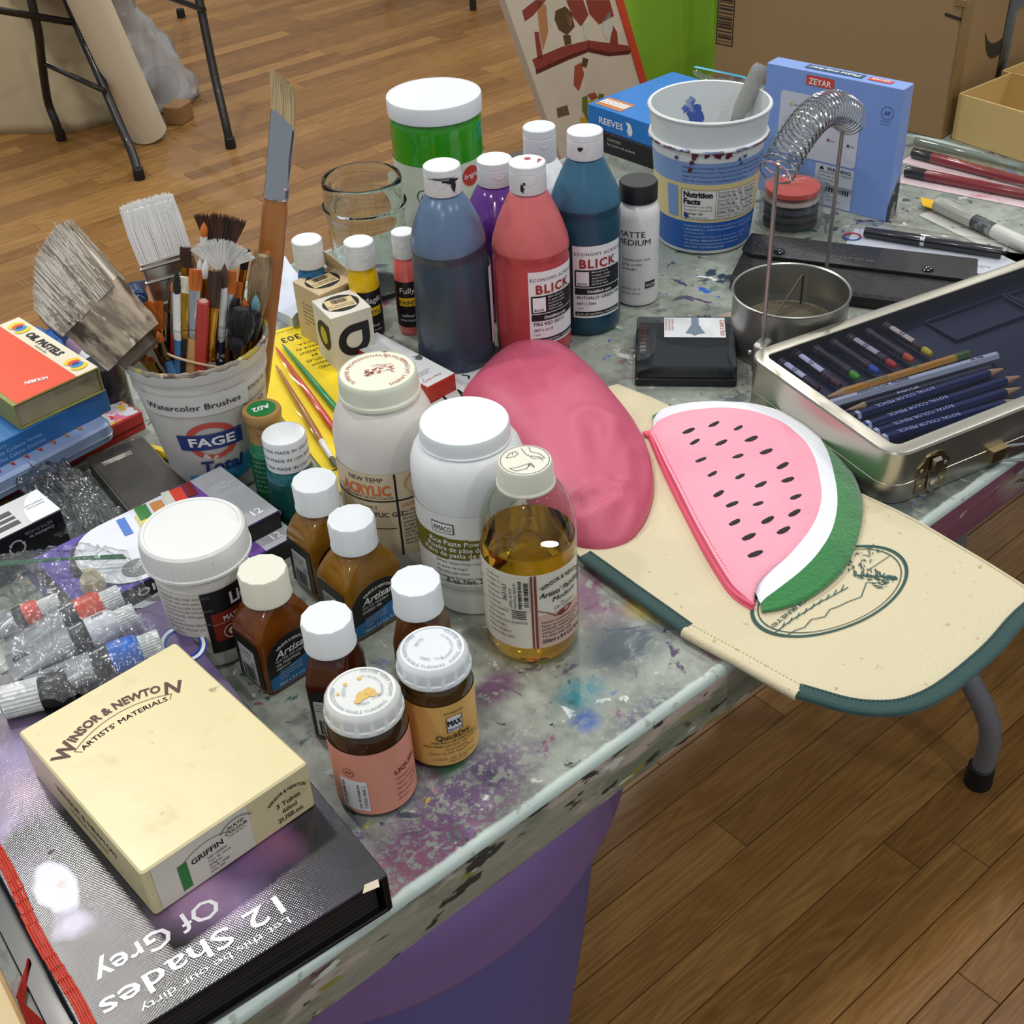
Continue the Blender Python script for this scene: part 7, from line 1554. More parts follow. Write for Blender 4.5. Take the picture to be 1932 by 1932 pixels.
# crayons: dark wrapped, each with a coloured tip
CRZ = .0405
cray = [((1472, 682), (1545, 735), '#3a2424', '#d8d8dc'), ((1498, 665), (1585, 728), '#5a3030', '#d8d8dc'), ((1538, 657), (1620, 714), '#58b02c', None), ((1570, 645), (1657, 703), '#3c5cb0', None), ((1600, 635), (1690, 692), '#d0402c', '#c8b8b4'), ((1636, 625), (1722, 681), '#e0602c', None), ((1668, 613), (1757, 669), '#e0cc2c', '#d4c4a8')]
labs = ['dark brown', 'maroon', 'green', 'blue', 'red', 'orange', 'yellow']
labs = ['crayon with white wrapper panel and dark brown tip, leftmost under the case window', 'crayon with white wrapper panel and maroon tip, second from left in the case', 'dark wrapped crayon with green tip in the metal case', 'dark wrapped crayon with blue tip in the metal case', 'crayon with pale panel and red tip in the metal case', 'dark wrapped crayon with orange tip in the metal case', 'crayon with cream stripe and yellow tip, rightmost in the metal case']
WR_M = M('dark_crayon_wrap', '#33201f', .45)
for (A_, B_, tipc, panel), lb in zip(cray, labs):
    a = at(*A_, CRZ); c = at(*B_, CRZ); d = c - a; L_ = d.length; o = thing('crayon', lb, 'crayon', (a.x, a.y, TZ + CRZ), math.atan2(d.y, d.x), 'crayons in the metal case'); X = Matrix.Rotation(PI / 2, 4, 'Y')
    b = MB(); b.lathe([(.0033, 0), (.0036, .0004), (.0036, L_ * .84)], 16, xf=X); b.build('wrapper', WR_M, o)
    b = MB(); b.lathe([(.0034, L_ * .84), (.0034, L_ * .93), (.0022, L_)], 16, xf=X); b.build('wax_tip', M('wax_' + tipc[1:], tipc, .45), o)
    b = MB(); 
    for q in (.03, .09, .70, .76): b.tube([(L_ * q + .0003 * math.cos(2 * PI * i / 18) * 0, .0037 * math.cos(2 * PI * i / 18), .0037 * math.sin(2 * PI * i / 18)) for i in range(18)], .0003, 4, closed=True)
    b.build('band_print', M('pinkish_print', '#a08888', .5), o)
    if panel:
        k = MB(); f = lambda X_, Y_: (X_, -.0038 * math.sin(-Y_ / .0038) if False else .0038 * math.sin(Y_ / .0038), .0038 * math.cos(Y_ / .0038)); patch(k, L_ * .16, L_ * .64, -.0036, .0024, f, 0, 2, 6); pn = k.build('paper_panel', M('panel_' + panel[1:], panel, .5), o)
        k = MB(); ringp(k, L_ * .40, -.0006, .0024, .0028, lambda X_, Y_: (X_, Y_, .0041 - Y_ * Y_ * 120), 0, 16); text(k, 'AA', .0034, lambda X_, Y_: (L_ * .40 + X_, Y_ - .0018, .0041 - (Y_ - .0018) ** 2 * 120), 0, 'C'); k.build('black_print', INK, pn)
def pencil(label, A_, B_, col, z=.041, R=.0038, tip=True, tipc='#333333', prt=None, prtc=None, endc=None, rev=False, name='pencil', sharp=True, band=None):
    a = at(*A_, z); c = at(*B_, z); d = c - a; L_ = d.length; o = thing(name, label, 'pencil', (a.x, a.y, TZ + z), math.atan2(d.y, d.x), 'pencils in the metal case'); X = Matrix.Rotation(PI / 2, 4, 'Y')
    cone = .020 if sharp else 0
    b = MB(); b.lathe([(R, cone), (R, L_)], 6, xf=Matrix.Rotation(PI / 6, 4, 'X') @ X); b.build('pencil_body', col, o, .3)
    if sharp:
        b = MB(); b.lathe([(.0010, .0045), (R * .97, cone + .0005)], 12, xf=X); b.build('sharpened_wood', M('cedar', '#c9a06a', .6), o); b = MB(); b.lathe([(.0003, 0), (.0011, .0048)], 8, xf=X); b.build('lead', M('lead_' + tipc[1:], tipc, .4), o)
    if endc:
        e0, e1 = endc[1]; b = MB(); b.lathe([(R * 1.04, e0 * L_), (R * 1.04, e1 * L_)], 6, xf=Matrix.Rotation(PI / 6, 4, 'X') @ X); b.build('coloured_end', endc[0], o, .3)
    if band is not None: b = MB(); b.lathe([(R * 1.08, band * L_), (R * 1.08, (band) * L_ + .0035)], 6, xf=Matrix.Rotation(PI / 6, 4, 'X') @ X); b.build('white_band', M('band_white', '#d4d8dc', .4), o, .3)
    if prt:
        k = MB(); 
        for tx, f_, sz in prt: text(k, tx, sz, (lambda X_, Y_, f_=f_: (L_ * f_ + X_, Y_ - sz * .35, R * .93)) if not rev else (lambda X_, Y_, f_=f_: (L_ * f_ - X_, -Y_ + sz * .35, R * .93)), 0, 'C', bold=.01)
        k.build('print', prtc or WINK, o)
    return o
NV = M('navy_lacquer', '#1a2450', .25, coat=.6)
pencil('yellow pencil with green band, pointing left under the case window', (1552, 752), (1828, 668), M('yellow_lacquer', '#d8962a', .3, coat=.4), prt=[('Ticonderoga', .35, .0048), ('1388', .62, .0035)], prtc=M('green_foil', '#1fa070', .3), endc=(M('ferrule_green', '#5a7a34', .3, metal=.4), (.90, 1.0)))
pencil('white pencil with black code block, lying beside the yellow one', (1550, 768), (1880, 672), M('white_lacquer', '#c8ccc8', .3, coat=.4), z=.0405, R=.0042, sharp=False, prt=[('PRISMACOLOR  PREMIER', .34, .0048), ('PC 938', .88, .0044)], prtc=INK)
pencil('thin dark charcoal pencil with silver script below the white pencil', (1592, 776), (1870, 695), M('charcoal_lacquer', '#24222e', .3, coat=.4), z=.040, R=.0034, tipc='#6a6a70', prt=[('Artist’s Loft', .42, .0045)])
for i, (A_, B_, c, lb, sh) in enumerate((((1900, 694), (1582, 796), '#3a2426', 'navy royal colour pencil with dark brown end, uppermost of the four', True), ((1932, 708), (1600, 815), '#20346c', 'navy royal colour pencil with blue end, second of the four', True), ((1932, 730), (1618, 828), '#2a5a3c', 'navy royal colour pencil with green end, third of the four', True), ((1932, 752), (1636, 838), '#b03a38', 'navy royal colour pencil with red end, nearest the case front', True))):
    pencil(lb, A_, B_, NV, z=.041, R=.0042, tipc=c, rev=False, sharp=sh, endc=(M('end_' + c[1:], c, .35, coat=.4), (.895, 1.0)), band=.885, prt=[('ROYAL COLOR PENCIL', .62, .0058)], prtc=M('pale_ink_blue', '#b8c4dc', .5))
# clasp, handle bracket, hinge
BRS = M('nickel_brass', '#b8a47c', .25, metal=1)
f = lambda X, Z, d=0: (X, -TY / 2 - d, Z)
cx_ = lc(1772, 880, .03)[0]
k = MB(); 
def plate(mb, pts, d0, d1): mb.loft([[f(x, z, d0) for x, z in pts], [f(x, z, d1) for x, z in pts]], 0, (1, 1))
plate(k, [(cx_ - .0165, .020), (cx_ - .0165, .030), (cx_ - .011, .034), (cx_ - .009, .0385), (cx_ - .004, .0405), (cx_ + .004, .0405), (cx_ + .009, .0385), (cx_ + .011, .034), (cx_ + .0165, .030), (cx_ + .0165, .020)], .0001, .0011)
k.build('clasp_plate', BRS, t, .4)
k = MB(); plate(k, [(cx_ - .0160, .0045), (cx_ - .0160, .0185), (cx_ - .006, .0185), (cx_ - .006, .0045)], .0001, .0011); plate(k, [(cx_ + .006, .0045), (cx_ + .006, .0185), (cx_ + .0160, .0185), (cx_ + .0160, .0045)], .0001, .0011); k.build('lower_clasp_plate', BRS, t, .4)
k = MB(); plate(k, [(cx_ - .0052, .007), (cx_ - .0052, .0260), (cx_ + .0052, .0260), (cx_ + .0052, .007), (cx_ + .0, .0015)], .0016, .0028)
k.loft([[f(cx_ - .0042, z, d) for z, d in ((.024, .0028), (.0365, .0026))] + [f(cx_ + .0042, z, d) for z, d in ((.0365, .0026), (.024, .0028))], [f(cx_ - .0036, z, d) for z, d in ((.026, .0064), (.0350, .0060))] + [f(cx_ + .0036, z, d) for z, d in ((.0350, .0060), (.026, .0064))]], 0, (1, 1))
k.build('clasp_tongue', M('bright_nickel', '#c4beb0', .18, metal=1), t, .5)
k = MB()
for x_, z_ in ((-.0125, .0265), (.0125, .0265), (-.0115, .0105), (.0115, .0105)): k.ball((cx_ + x_, -TY / 2 - .0012, z_), .0019, 10, sc=(1, .6, 1))
k.ball((cx_, -TY / 2 - .003, .0105), .0032, 12, sc=(1, .8, 1)); k.build('rivet', M('bright_nickel', '#c4beb0', .18, metal=1), t)
hx = cx_ + .070
k = MB(); plate(k, [(hx - .009, .009), (hx - .009, .0205), (hx + .009, .0205), (hx + .009, .009)], .0001, .0065); k.build('handle_bracket', BRS, t, .4)
k = MB(); k.tube([(hx + .009, -TY / 2 - .004, .0195), (hx + .026, -TY / 2 - .010, .0190), (hx + .040, -TY / 2 - .012, .019)], .0014, 8); k.tube([(hx - .000, -TY / 2 - .004, .0085), (hx + .022, -TY / 2 - .014, .006), (hx + .030, -TY / 2 - .015, .006)], .0012, 8); k.build('handle_wire', CHROME, t)
k = MB(); k.slab(.075, .010, 0, .009, .004, .002, cx=hx + .063, cy=-TY / 2 - .015); k.build('handle_grip', BLK, t)

# ------------------------------------------------------------------ brush washer with coil
x, y, R, h = .8795, .6610, .0548, .060
t = thing('brush_washer', 'round metal brush washer with wire coil spring held on two posts', 'brush washer', (x, y, TZ))
STL = M('dull_aluminium', '#a9aaa6', .34, metal=.9, wear=(9, .5, '#96968f', .3))
b = MB(); b.lathe([(R - .002, 0), (R - .0006, .001), (R - .0006, h - .003), (R + .0006, h - .0022), (R + .001, h - .0008), (R, h), (R - .0014, h - .0010), (R - .0018, h - .003), (R - .0018, .003), (0, .003)], 80, caps=(1, 0)); b.build('can', STL, t)
b = MB(); g = 22; rs = R * .80
for i in range(-g, g + 1):
    q = rs * i / g; w_ = math.sqrt(max(rs * rs - q * q, 0))
    if w_ > .003: b.tube([(q, -w_, .024), (q, w_, .024)], .00028, 3); b.tube([(-w_, q, .0243), (w_, q, .0243)], .00028, 3)
b.tube([(rs * math.cos(2 * PI * i / 40), rs * math.sin(2 * PI * i / 40), .024) for i in range(40)], .0009, 6, closed=True); b.build('strainer_mesh', M('strainer_wire', '#857c66', .4, metal=.7, wear=(60, .62, '#a0602c', .05)), t)
dv = Vector((.134, .034, 0)).normalized(); pv = Vector((-dv.y, dv.x, 0))
b = MB(); q = lambda s_, z: tuple(dv * s_ * rs * .92 + pv * .006 + Vector((0, 0, z))); b.tube([q(-1, .024), q(-1, .030), q(-.9, .033), q(.9, .056), q(1, .054), q(1, .024)], .0011, 8); b.build('lift_handle', M('dark_wire', '#5a574e', .4, metal=.8), t)
PL = Vector((.8095 - x, .6345 - y, 0)); PR = Vector((.9430 - x, .6695 - y, 0))
zL, zR = .213, .200
b = MB(); b.tube([PL + Vector((0, 0, .030)), PL + Vector((0, 0, zL))], .0019, 10); b.build('post', STL, t)
b = MB(); b.tube([PR + Vector((0, 0, .030)), PR + Vector((0, 0, zR))], .0019, 10); b.build('post', STL, t)
for P_0, s_ in ((PL, 1), (PR, -1)):
    b = MB(); m_ = Matrix.Translation(P_0 + Vector((0, 0, .030))) @ Matrix.Rotation(math.atan2(dv.y, dv.x), 4, 'Z'); b.slab(.020, .012, -.016, .012, .004, .001, xf=m_ @ Matrix.Translation((s_ * .0, 0, 0))); b.ball((-s_ * .013, .006, .006), .0022, 8, xf=m_); b.ball((-s_ * .013, -.006, .006), .0022, 8, xf=m_); b.build('post_bracket', STL, t)
b = MB(); turns = 25; pth = []; n_ = turns * 20; cr = .0150
A_, B_ = PL + Vector((0, 0, zL - .012)), PR + Vector((0, 0, zR - .004))
A_ = A_ + dv * -.004; B_ = B_ + dv * .016
for i in range(n_ + 1):
    f_ = i / n_; c = A_.lerp(B_, f_) + Vector((0, 0, .030 * math.sin(PI * min(1, f_ * .98)) ** .9)); tg = (B_ - A_).normalized() + Vector((0, 0, .55 * math.cos(PI * f_))); tg.normalize()
    sd_ = tg.cross(Vector((0, 0, 1))).normalized(); up_ = sd_.cross(tg); a = 2 * PI * turns * f_; pth.append(c + sd_ * cr * math.cos(a) + up_ * cr * math.sin(a))
b.tube(pth, .00085, 5); b.build('coil_spring', M('bright_spring', '#c6c9cc', .16, metal=1), t)

# ------------------------------------------------------------------ black snap case
pr_ = math.radians(-61.3); t = thing('snap_case', 'black leatherette instrument case with two snaps and faint gilt lettering', 'case', (1.0235, .6930, TZ), pr_)
LTH = M('black_leatherette', '#17171a', .5, bump=(200, .5), wear=(60, .70, '#5a4c38', .03)); b = MB(); b.slab(.238, .102, 0, .016, .008, .003); b.build('case_body', LTH, t)
b = MB(); pts = [(-.118, .052), (.118, .052), (.120, .014), (.108, .002), (-.108, .002), (-.120, .014)]; b.loft([[(x_, y_, .0165) for x_, y_ in pts], [(x_, y_, .0190) for x_, y_ in pts], [(x_ * .99, y_ * .99 + .0003, .0195) for x_, y_ in pts]]); b.build('flap', M('black_flap_leather', '#1d1d20', .42, bump=(200, .4)), t)
for sx_ in (-.080, .072): b = MB(); b.lathe([(.0062, .0190), (.0062, .0205), (.0045, .0220), (.002, .0226)], 20); o = b.build('snap_button', M('black_snap', '#101012', .15, coat=.8), t); o.location = (sx_, .014, 0)
k = MB(); text(k, 'POLLY N2 6D', .0068, lambda X, Y: (X - .004, Y + .016, .0198), 0, 'C', spacing=1.15); k.build('gilt_lettering', M('worn_gilt', '#8a7c58', .4, metal=.4), t)

# ------------------------------------------------------------------ stack of clear pans, red on top
x, y, R = 1.0954, .8349, .0352; th = toward_cam(x, y)
t = thing('pastel_pan_stack', 'stack of screw-together clear pans with a coral red disc on top', 'pans', (x, y, TZ))
PC = ['#e2503c', '#d8c8bc', '#3c4450', '#2a2c34', '#1c1c22']; CL = film('clear_pan', '#eef0f0', gloss=1.4, base=.05, rough=.04, milky=.05, milk='#d0d0d0')
for i in range(5):
    z = .0092 * i + .001; b = MB(); b.lathe([(R, z), (R, z + .0060), (R * 1.02, z + .0064), (R * 1.02, z + .0086), (R * .99, z + .0090)] + ([(0, z + .0090)] if i == 4 else []), 56, caps=(0, 0)); pn = b.build('clear_pan', CL, t)
    b = MB(); b.lathe([(R * .86, z + .0015), (R * .86, z + (.0070 if i == 4 else .0050))], 48); b.build('colour_disc', M('pan_disc_%d' % i, PC[4 - i], .6), pn)
k = MB(); f = rotf(lambda X, Y: (X, Y, .0482), th + PI / 2 + .3); text(k, 'PanPastel', .0064, off(f, .004, .006), 0, shear=.2); lines(k, ['COLORS', 'FOR ARTISTS'], -.004, .001, .0030, f); k.build('white_print', M('faint_pink_print', '#e8b0a4', .4), t)

# ------------------------------------------------------------------ yoghurt pot for water
x, y = 1.0032, .882; th = toward_cam(x, y); RY = lambda z: .0502 + .0130 * min(max(z, 0), .153) / .153
t = thing('water_pot', 'big white and blue yoghurt pot with paint-caked rim holding a plastic dropper', 'pot', (x, y, TZ))
b = MB(); prof = [(.046, 0), (.050, .002), (RY(.01), .008), (RY(.118), .118), (RY(.119) + .0028, .1195), (RY(.122) + .0030, .1225), (RY(.122) + .0005, .1240), (RY(.128), .128), (RY(.150) + .0005, .149), (RY(.150) + .0022, .1502), (RY(.15) + .0026, .1520), (RY(.15) + .0012, .1533), (RY(.15) - .0012, .1528)] + [(RY(z) - .0016, z) for z in (.14, .10, .05, .006)] + [(0, .005)]
YW = M('pot_white', '#d6dbdc', .35, wear=[(14, .6, '#c2c6bc', .1), (50, .70, '#3d4a7c', .02)]); b.lathe(prof, 96, caps=(1, 0)); b.build('pot_body', YW, t)
b = MB(); b.tube([((RY(.121) + .0028) * math.cos(2 * PI * k / 80), (RY(.121) + .0028) * math.sin(2 * PI * k / 80), .1213 + .0008 * noise(Vector((k * .5, 3, 0)))) for k in range(80)], [.0014 + .0007 * noise(Vector((k * .7, 0, 5))) for k in range(80)], 6, closed=True); b.build('paint_caked_ridge', M('caked_ridge', '#6a4a5c', .45, wear=[(30, .5, '#8fa0c8', .04), (40, .52, '#5c1c2c', .03), (60, .55, '#d8dcdc', .03)]), t)
b = MB(); q = RY(.03) - .002; b.lathe([(0, .034), (q, .034)], 48, caps=(0, 0)); b.build('cloudy_water', M('cloudy_water', '#9aa8a8', .05, coat=.5), t)
fy = lambda l_: cylmap(RY, th, l_); FULL = PI * .052
def band(z0, z1, col, nm, l_, a0=-1.75, a1=1.75): k = MB(); patch(k, a0 * .05, a1 * .05, z0, z1, fy(l_), 0, 60); return k.build(nm, M(nm, col, .35), t)
b1 = band(.084, .108, '#7a96c8', 'pale_blue_band', .0005); b2 = band(.040, .084, '#d3c48e', 'cream_band_print', .0005); b3 = band(.006, .040, '#2458a8', 'royal_blue_band', .0005)
k = MB(); rectp(k, -.025, .0435, .062, .0780, fy(.0009), 0, 30); wp = k.build('facts_panel', M('facts_white', '#dcdcd8', .4), b2) if False else k.build('facts_panel', M('facts_white', '#dcdcd8', .4), t)
k = MB(); fz = fy(.0013)
text(k, 'Nutrition', .0088, off(fz, -.0225, .0695), 0, 'L', bold=.05, w=.030); text(k, 'Facts', .0088, off(fz, -.0225, .0615), 0, 'L', bold=.05)
lines(k, ['Serving Size 1 cup (227g)', 'Servings Per Container 4'], -.0225, .0575, .0030, fz, lead=1.3); text(k, 'Calories 120', .0040, off(fz, -.0225, .0490), 0, 'L', bold=.02); text(k, 'Calories from Fat 0', .0030, off(fz, -.0195, .0450), 0, 'L')
for i, s_ in enumerate(['Amount/serving   %DV*  Amount/serving', 'Total Fat 0g   0%   Potassium', 'Saturated Fat 0g   0%   Total Carb', 'Trans Fat 0g      Dietary Fiber', 'Cholesterol 5mg   0%   Sugars 7g', 'Sodium 75mg   3%   Protein 22g', 'Vitamin A 0% • Vitamin C 0% • Calcium']):
    text(k, s_, .0036, off(fz, .0125, .0740 - i * .0046), 0, 'L', bold=.015 if i % 2 else 0, w=.047); rectp(k, .0125, .0728 - i * .0046, .0605, .0731 - i * .0046, fz, 0, 12)
for e in ((-.025, .0435, -.0246, .078), (.0110, .0435, .0113, .078)): rectp(k, *e, fz)
rectp(k, -.025, .0776, .062, .0780, fz, 0, 20); rectp(k, -.025, .0435, .062, .0439, fz, 0, 20); k.build('black_print', INK, wp)
k = MB(); lines(k, ['Really want something a little unusual and completely delicious? Plain nonfat', 'where yogurt is a thick, creamy concoction with the consistency of sour cream', 'yogurt, but with more bite. Serve the Greek Plain Yogurt with fresh fruit', 'with a bit of honey for a satisfying snack anytime.'], -.024, .1020, .0034, fz, lead=1.45); k.build('navy_print', M('navy_print2', '#23376f', .5), b1)
k = MB(); lines(k, ['INGREDIENTS: GRADE A PASTEURIZED NONFAT MILK, LIVE ACTIVE', 'L. BULGARICUS, L. ACIDOPHILUS, BIFIDUS, L. CASEI, CULTURES', 'CONTAINS MILK.', 'DIST. & SOLD EXCLUSIVELY BY: MONROVIA, CA 91016', '*No significant difference has been shown between milk', 'with artificial hormones and those not treated with', 'PERISHABLE. KEEP REFRIGERATED'], -.022, .0345, .0031, fz, lead=1.35, bold=.01); k.build('pale_print', M('sky_ink', '#a8c0e4', .5), b3)
k = MB(); rectp(k, -.0420, .044, -.0290, .080, fy(.0009), 0, 5); k.build('blue_side_panel', M('pale_blue_panel', '#7494cc', .4), b2)
rr = random.Random(11)
for col_, spots in (('#5a1a26', [(-.012, .116, .004), (.0, .1175, .003), (.010, .118, .005), (.020, .117, .004), (-.014, .109, .003), (-.016, .100, .003), (.030, .121, .003)]), ('#2a3c80', [(.032, .110, .0018), (.038, .112, .002), (-.030, .112, .0022), (-.020, .0475, .003), (.034, .105, .0015)])):
    k = MB()
    for cx_2, cz_, r_ in spots: shapes(k, [(cx_2 + r_ * (.5 + .8 * rr.random()) * math.cos(2 * PI * i / 11), cz_ + r_ * (.5 + .8 * rr.random()) * math.sin(2 * PI * i / 11)) for i in range(11)], fy(.0016))
    k.build('paint_drip', M('drip_' + col_[1:], col_, .3), t)
k = MB(); fi = lambda X, Z: ((RY(Z) - .0020) * math.cos(th + PI + X / .055), (RY(Z) - .0020) * math.sin(th + PI + X / .055), Z)
for cx_2, cz_, r_, e in ((.016, .120, .009, 1.6), (.020, .132, .005, 1.2), (.012, .112, .006, 2.0), (.024, .126, .006, 1)): shapes(k, [(cx_2 + r_ * (.4 + .8 * rr.random()) * math.cos(2 * PI * i / 13), cz_ + e * r_ * (.4 + .8 * rr.random()) * math.sin(2 * PI * i / 13)) for i in range(13)], fi)
k.build('blue_paint_stain', M('stain_blue', '#3f58a8', .4, wear=(80, .5, '#8fa0c4', .1)), t)
T = at(1437, 118, .0); a = Vector((x + .030, y - .012, TZ + .06)); 
dtop = at_plane(1437, 122, nh, Vector((x + .052, y - .005, 0)).dot(nh)); t2 = thing('plastic_dropper', 'translucent grey plastic dropper standing in the yoghurt pot', 'dropper', mat=brush_frame(dtop, at_plane(1385, 235, nh, Vector((x + .040, y, 0)).dot(nh)), .145))
b = MB(); b.lathe([(.002, 0), (.0035, .02), (.0040, .075), (.0085, .095), (.0090, .100), (.0090, .134), (.0085, .141), (.006, .145)], 24); b.build('dropper_tube', M('translucent_grey', '#b4b4ae', .15, trans=.5, ior=1.2), t2)
b = MB(); b.lathe([(.0032, .03), (.0062, .088)], 16); b.build('grey_liquid', M('grey_liquid', '#75787a', .3), t2)

# ------------------------------------------------------------------ blue marker carton
zr = math.radians(-10.5); sx, sy, h = .024, .166, .150; x_, y_ = 1.169 + .0, .756
dx, dy = rot2(sx / 2, sy / 2, math.radians(9.5))
t, top, front, left, right = carton('marker_carton', 'tall sky-blue marker carton standing behind the coil of the brush washer', 'box', x_ + dx, y_ + dy + .002, math.radians(9.5), sx, sy, 0, h, M('sky_blue_card', '#7c9cdc', .35, coat=.15), .0008, .0004)
fw_ = left
k = MB(); rectp(k, -.022, .135, .012, .146, off(fw_, -.010, .0, 0)); k.build('red_badge', M('badge_red', '#d0412c', .4), t)
L2_ = lambda d: lift(fw_, d, L__)
k = MB(); text(k, 'ZEYAR', .0092, off(L2_(.0004), -.015, .1368), 0, 'C', bold=.02, w=.028); k.build('white_print', WINK, t)
k = MB(); pts = [(x0_ + .0, y0_) for x0_, y0_ in rrect(.100, .072, .004)]; shapes(k, [(p[0] - .012, p[1] + .088) for p in pts], L2_(.0001)); shapes(k, [(p[0] * .48 + .014 , p[1] * .40 + .0355) for p in pts], L2_(.0001)); shapes(k, [(p[0] * .48 + .014, p[1] * .36 + .0165 - .002) for p in pts], L2_(.0001)); wp = k.build('white_panel', M('pale_grey_panel', '#c2cad8', .4), t)
k = MB(); f = L2_(.0004); text(k, 'WARNING:', .0060, off(f, .020, .0435), 0, 'C', bold=.02); shapes(k, [(-.005, .0435), (.001, .0435), (-.002, .0485)], f); lines(k, ['CHOKING HAZARD--Small parts.', 'Not for under 3 yrs.', 'Attention: risque', 'petites pièces'], -.006, .0400, .0030, f, lead=1.35)
barcode(k, -.004, .0185, .038, .006, f, 0, 3); lines(k, ['Zeyar Art Supplies', 'Conforms to ASTM D4236', '20172001     MADE IN CHINA'], -.006, .0155, .0024, f, lead=1.5)
for i in range(4): lines(k, ['Non-toxic pigment'], -.040 + .022 * (i % 2), .110 - .03 * (i // 2), .002, f) if False else None
k.build('black_print', INK, wp)
rr = random.Random(2); dc = ['#c8a83a', '#2a6a50', '#8a2c40', '#2f5a4a', '#5c4a3c', '#b8b04c', '#8c4a3c', '#3a3c4a']
for i in range(8):
    xx, zz = -.048 + .025 * (i % 4), .110 - .022 * (i // 4) - .0016 * i; k = MB(); ringp(k, xx, zz, 0, .0018, f, 0, 12); dt = k.build('colour_dot_print', M('dot_' + dc[i][1:], dc[i], .4), wp); k = MB(); text(k, ['Yellow', 'Green', 'Wine', 'Pine', 'Brown', 'Lime', 'Rust', 'Slate'][i], .0028, off(f, xx + .003, zz - .001), 0, 'L'); k.build('black_print', INK, wp)
k = MB(); f = L2_(.0003); ringp(k, .068, .122, .0068, .0073, f, 0, 24); text(k, 'AP', .0060, off(f, .068, .1198), 0, 'C', bold=.01); lines(k, ['NON-TOXIC', 'Conforms to'], .0615, .112, .0022, f, lead=1.4); lines(k, ['The product is not a toy. Please read with care', 'and keep this box for the record of colours', 'and lot numbers. Keep away from sunlight'], -.075, .0485, .0028, f, lead=1.5); k.build('navy_print', M('navy_print2', '#23376f', .5), t)
k = MB(); tf = lift(top, .0002, T_); rectp(k, -.005, -.030, .007, .040, tf); k.build('navy_banner', M('banner_teal_navy', '#1f4a6a', .4), t); k = MB(); rectp(k, -.004, -.064, .005, -.036, tf); k.build('red_badge', M('badge_red', '#d0412c', .4), t)
k = MB(); tg_ = lift(top, .0005, T_); text(k, 'Paint marker', .0085, off(tg_, .003, .005, PI / 2), 0, 'C', shear=.2, bold=.02, w=.062); text(k, 'ZEYAR', .006, off(tg_, .003, -.050, PI / 2), 0, 'C', bold=.02, w=.022); k.build('white_print', WINK, t)
k = MB(); ff = front; shapes(k, [(-.012, 0), (.012, 0), (.012, .040), (.008, .050), (.002, .038), (-.004, .030), (-.012, .020)], ff); k.build('rope_photo_print', M('rope_print', '#2c3644', .5, wear=[(70, .5, '#8c8a88', .04), (30, .56, '#151c2a', .05)]), t)

# ------------------------------------------------------------------ stacked flat boxes behind the pot
t, top, front, left, right = carton('crayon_box', 'flat black box with worn red top under the blue pastel box', 'box', 1.178, 1.078, math.radians(2), .160, .170, 0, .0265, M('black_worn_card', '#18181a', .4, wear=(70, .68, '#6a665c', .03)))
k = MB(); rectp(k, -.078, -.083, .078, .083, top); k.build('dark_red_top_print', M('dark_red_print', '#4c1a1c', .4, wear=(30, .55, '#1c1618', .1)), t)
k = MB(); lines(k, ['CRAYONS', 'for artists and students'], -.030, .0175, .0052, off(left, -.028, 0)); barcode(k, .030, .004, .040, .017, left, 0, 12); k.build('grey_print', M('silver_ink', '#aeb0b2', .5), t)
t, top, front, left, right = carton('pastel_set_box', 'bright blue pastel set box with white lettering, behind the yoghurt pot', 'box', 1.180, 1.085, math.radians(1), .160, .176, .0265, .0285, M('bright_blue_card', '#1273c4', .35, coat=.2))
k = MB(); text(k, 'REEVES', .0115, off(left, -.046, .0090), 0, 'C', bold=.015, w=.042); shapes(k, [(-.020, .0215), (-.012, .020), (-.008, .012), (-.009, .006), (-.014, .004), (-.018, .010), (-.016, .015)], left); ringp(k, -.012, .0095, .0025, .004, left, 0, 12)
text(k, 'Set', .012, lift(off(top, -.020, .010, PI / 2 * 0 + PI * .5 * 0 - PI / 2 + PI), .0002, T_), 0, 'C', bold=.03); text(k, '12', .018, lift(off(top, .050, -.070, PI / 2), .0002, T_), 0, 'C', bold=.03); text(k, 'Oil Pastel', .009, lift(off(top, -.036, .0, -PI / 2 + PI), .0002, T_), 0, 'C')
k.build('white_print', WINK, t)
k = MB(); rectp(k, -.074, .036, -.046, .082, top); pn = k.build('picture_print', M('tan_print', '#b8743c', .5), t); k = MB()
for i in range(9): rectp(k, -.066, .0385 + i * .0048, -.052, .0418 + i * .0048, lift(top, .0003, T_))
k.build('white_stick_print', WINK, pn)
k = MB(); rectp(k, .035, -.086, .078, -.045, lift(top, .0001, T_)); k.build('cream_corner_print', M('pale_yellow_print', '#cfc68c', .5), t) if False else None
# zip bag with blue strip in front of the big carton
q = [at(1302, 122, .03), at(1500, 168, .03), at(1520, 235, .03), at(1405, 205, .03)]
t, ctr = film_patch('zip_bag', 'bag_film', 'clear zip bag with blue zip strip between the yoghurt pot and the cardboard carton', 'bag', q, lambda u, v, p: .020 + .018 * math.sin(PI * u) * math.sin(PI * v), seed=5, n=40, mat=film('pale_zip_film', '#eef0f2', gloss=1.8, rough=.08, base=.04, milky=.22, milk='#b4b0b4', bump=(50, .8)))
b = MB(); A_, B_ = at(1312, 126, .03), at(1500, 195, .03); b.tube([(A_.x - ctr.x, A_.y - ctr.y, .030), ((A_ + B_) .x / 2 - ctr.x, (A_ + B_).y / 2 - ctr.y, .040), (B_.x - ctr.x, B_.y - ctr.y, .030)], .0034, 6, flat=.3); b.build('zip_strip', M('sky_blue_zip', '#55b4dc', .35), t)
tube_thing('paint_tube', 'crumpled silver paint tube inside the blue-stripped zip bag', (1445, 215), (1500, 232), .016, .010, [(1, STUB, 'tube_body')], WCAP)
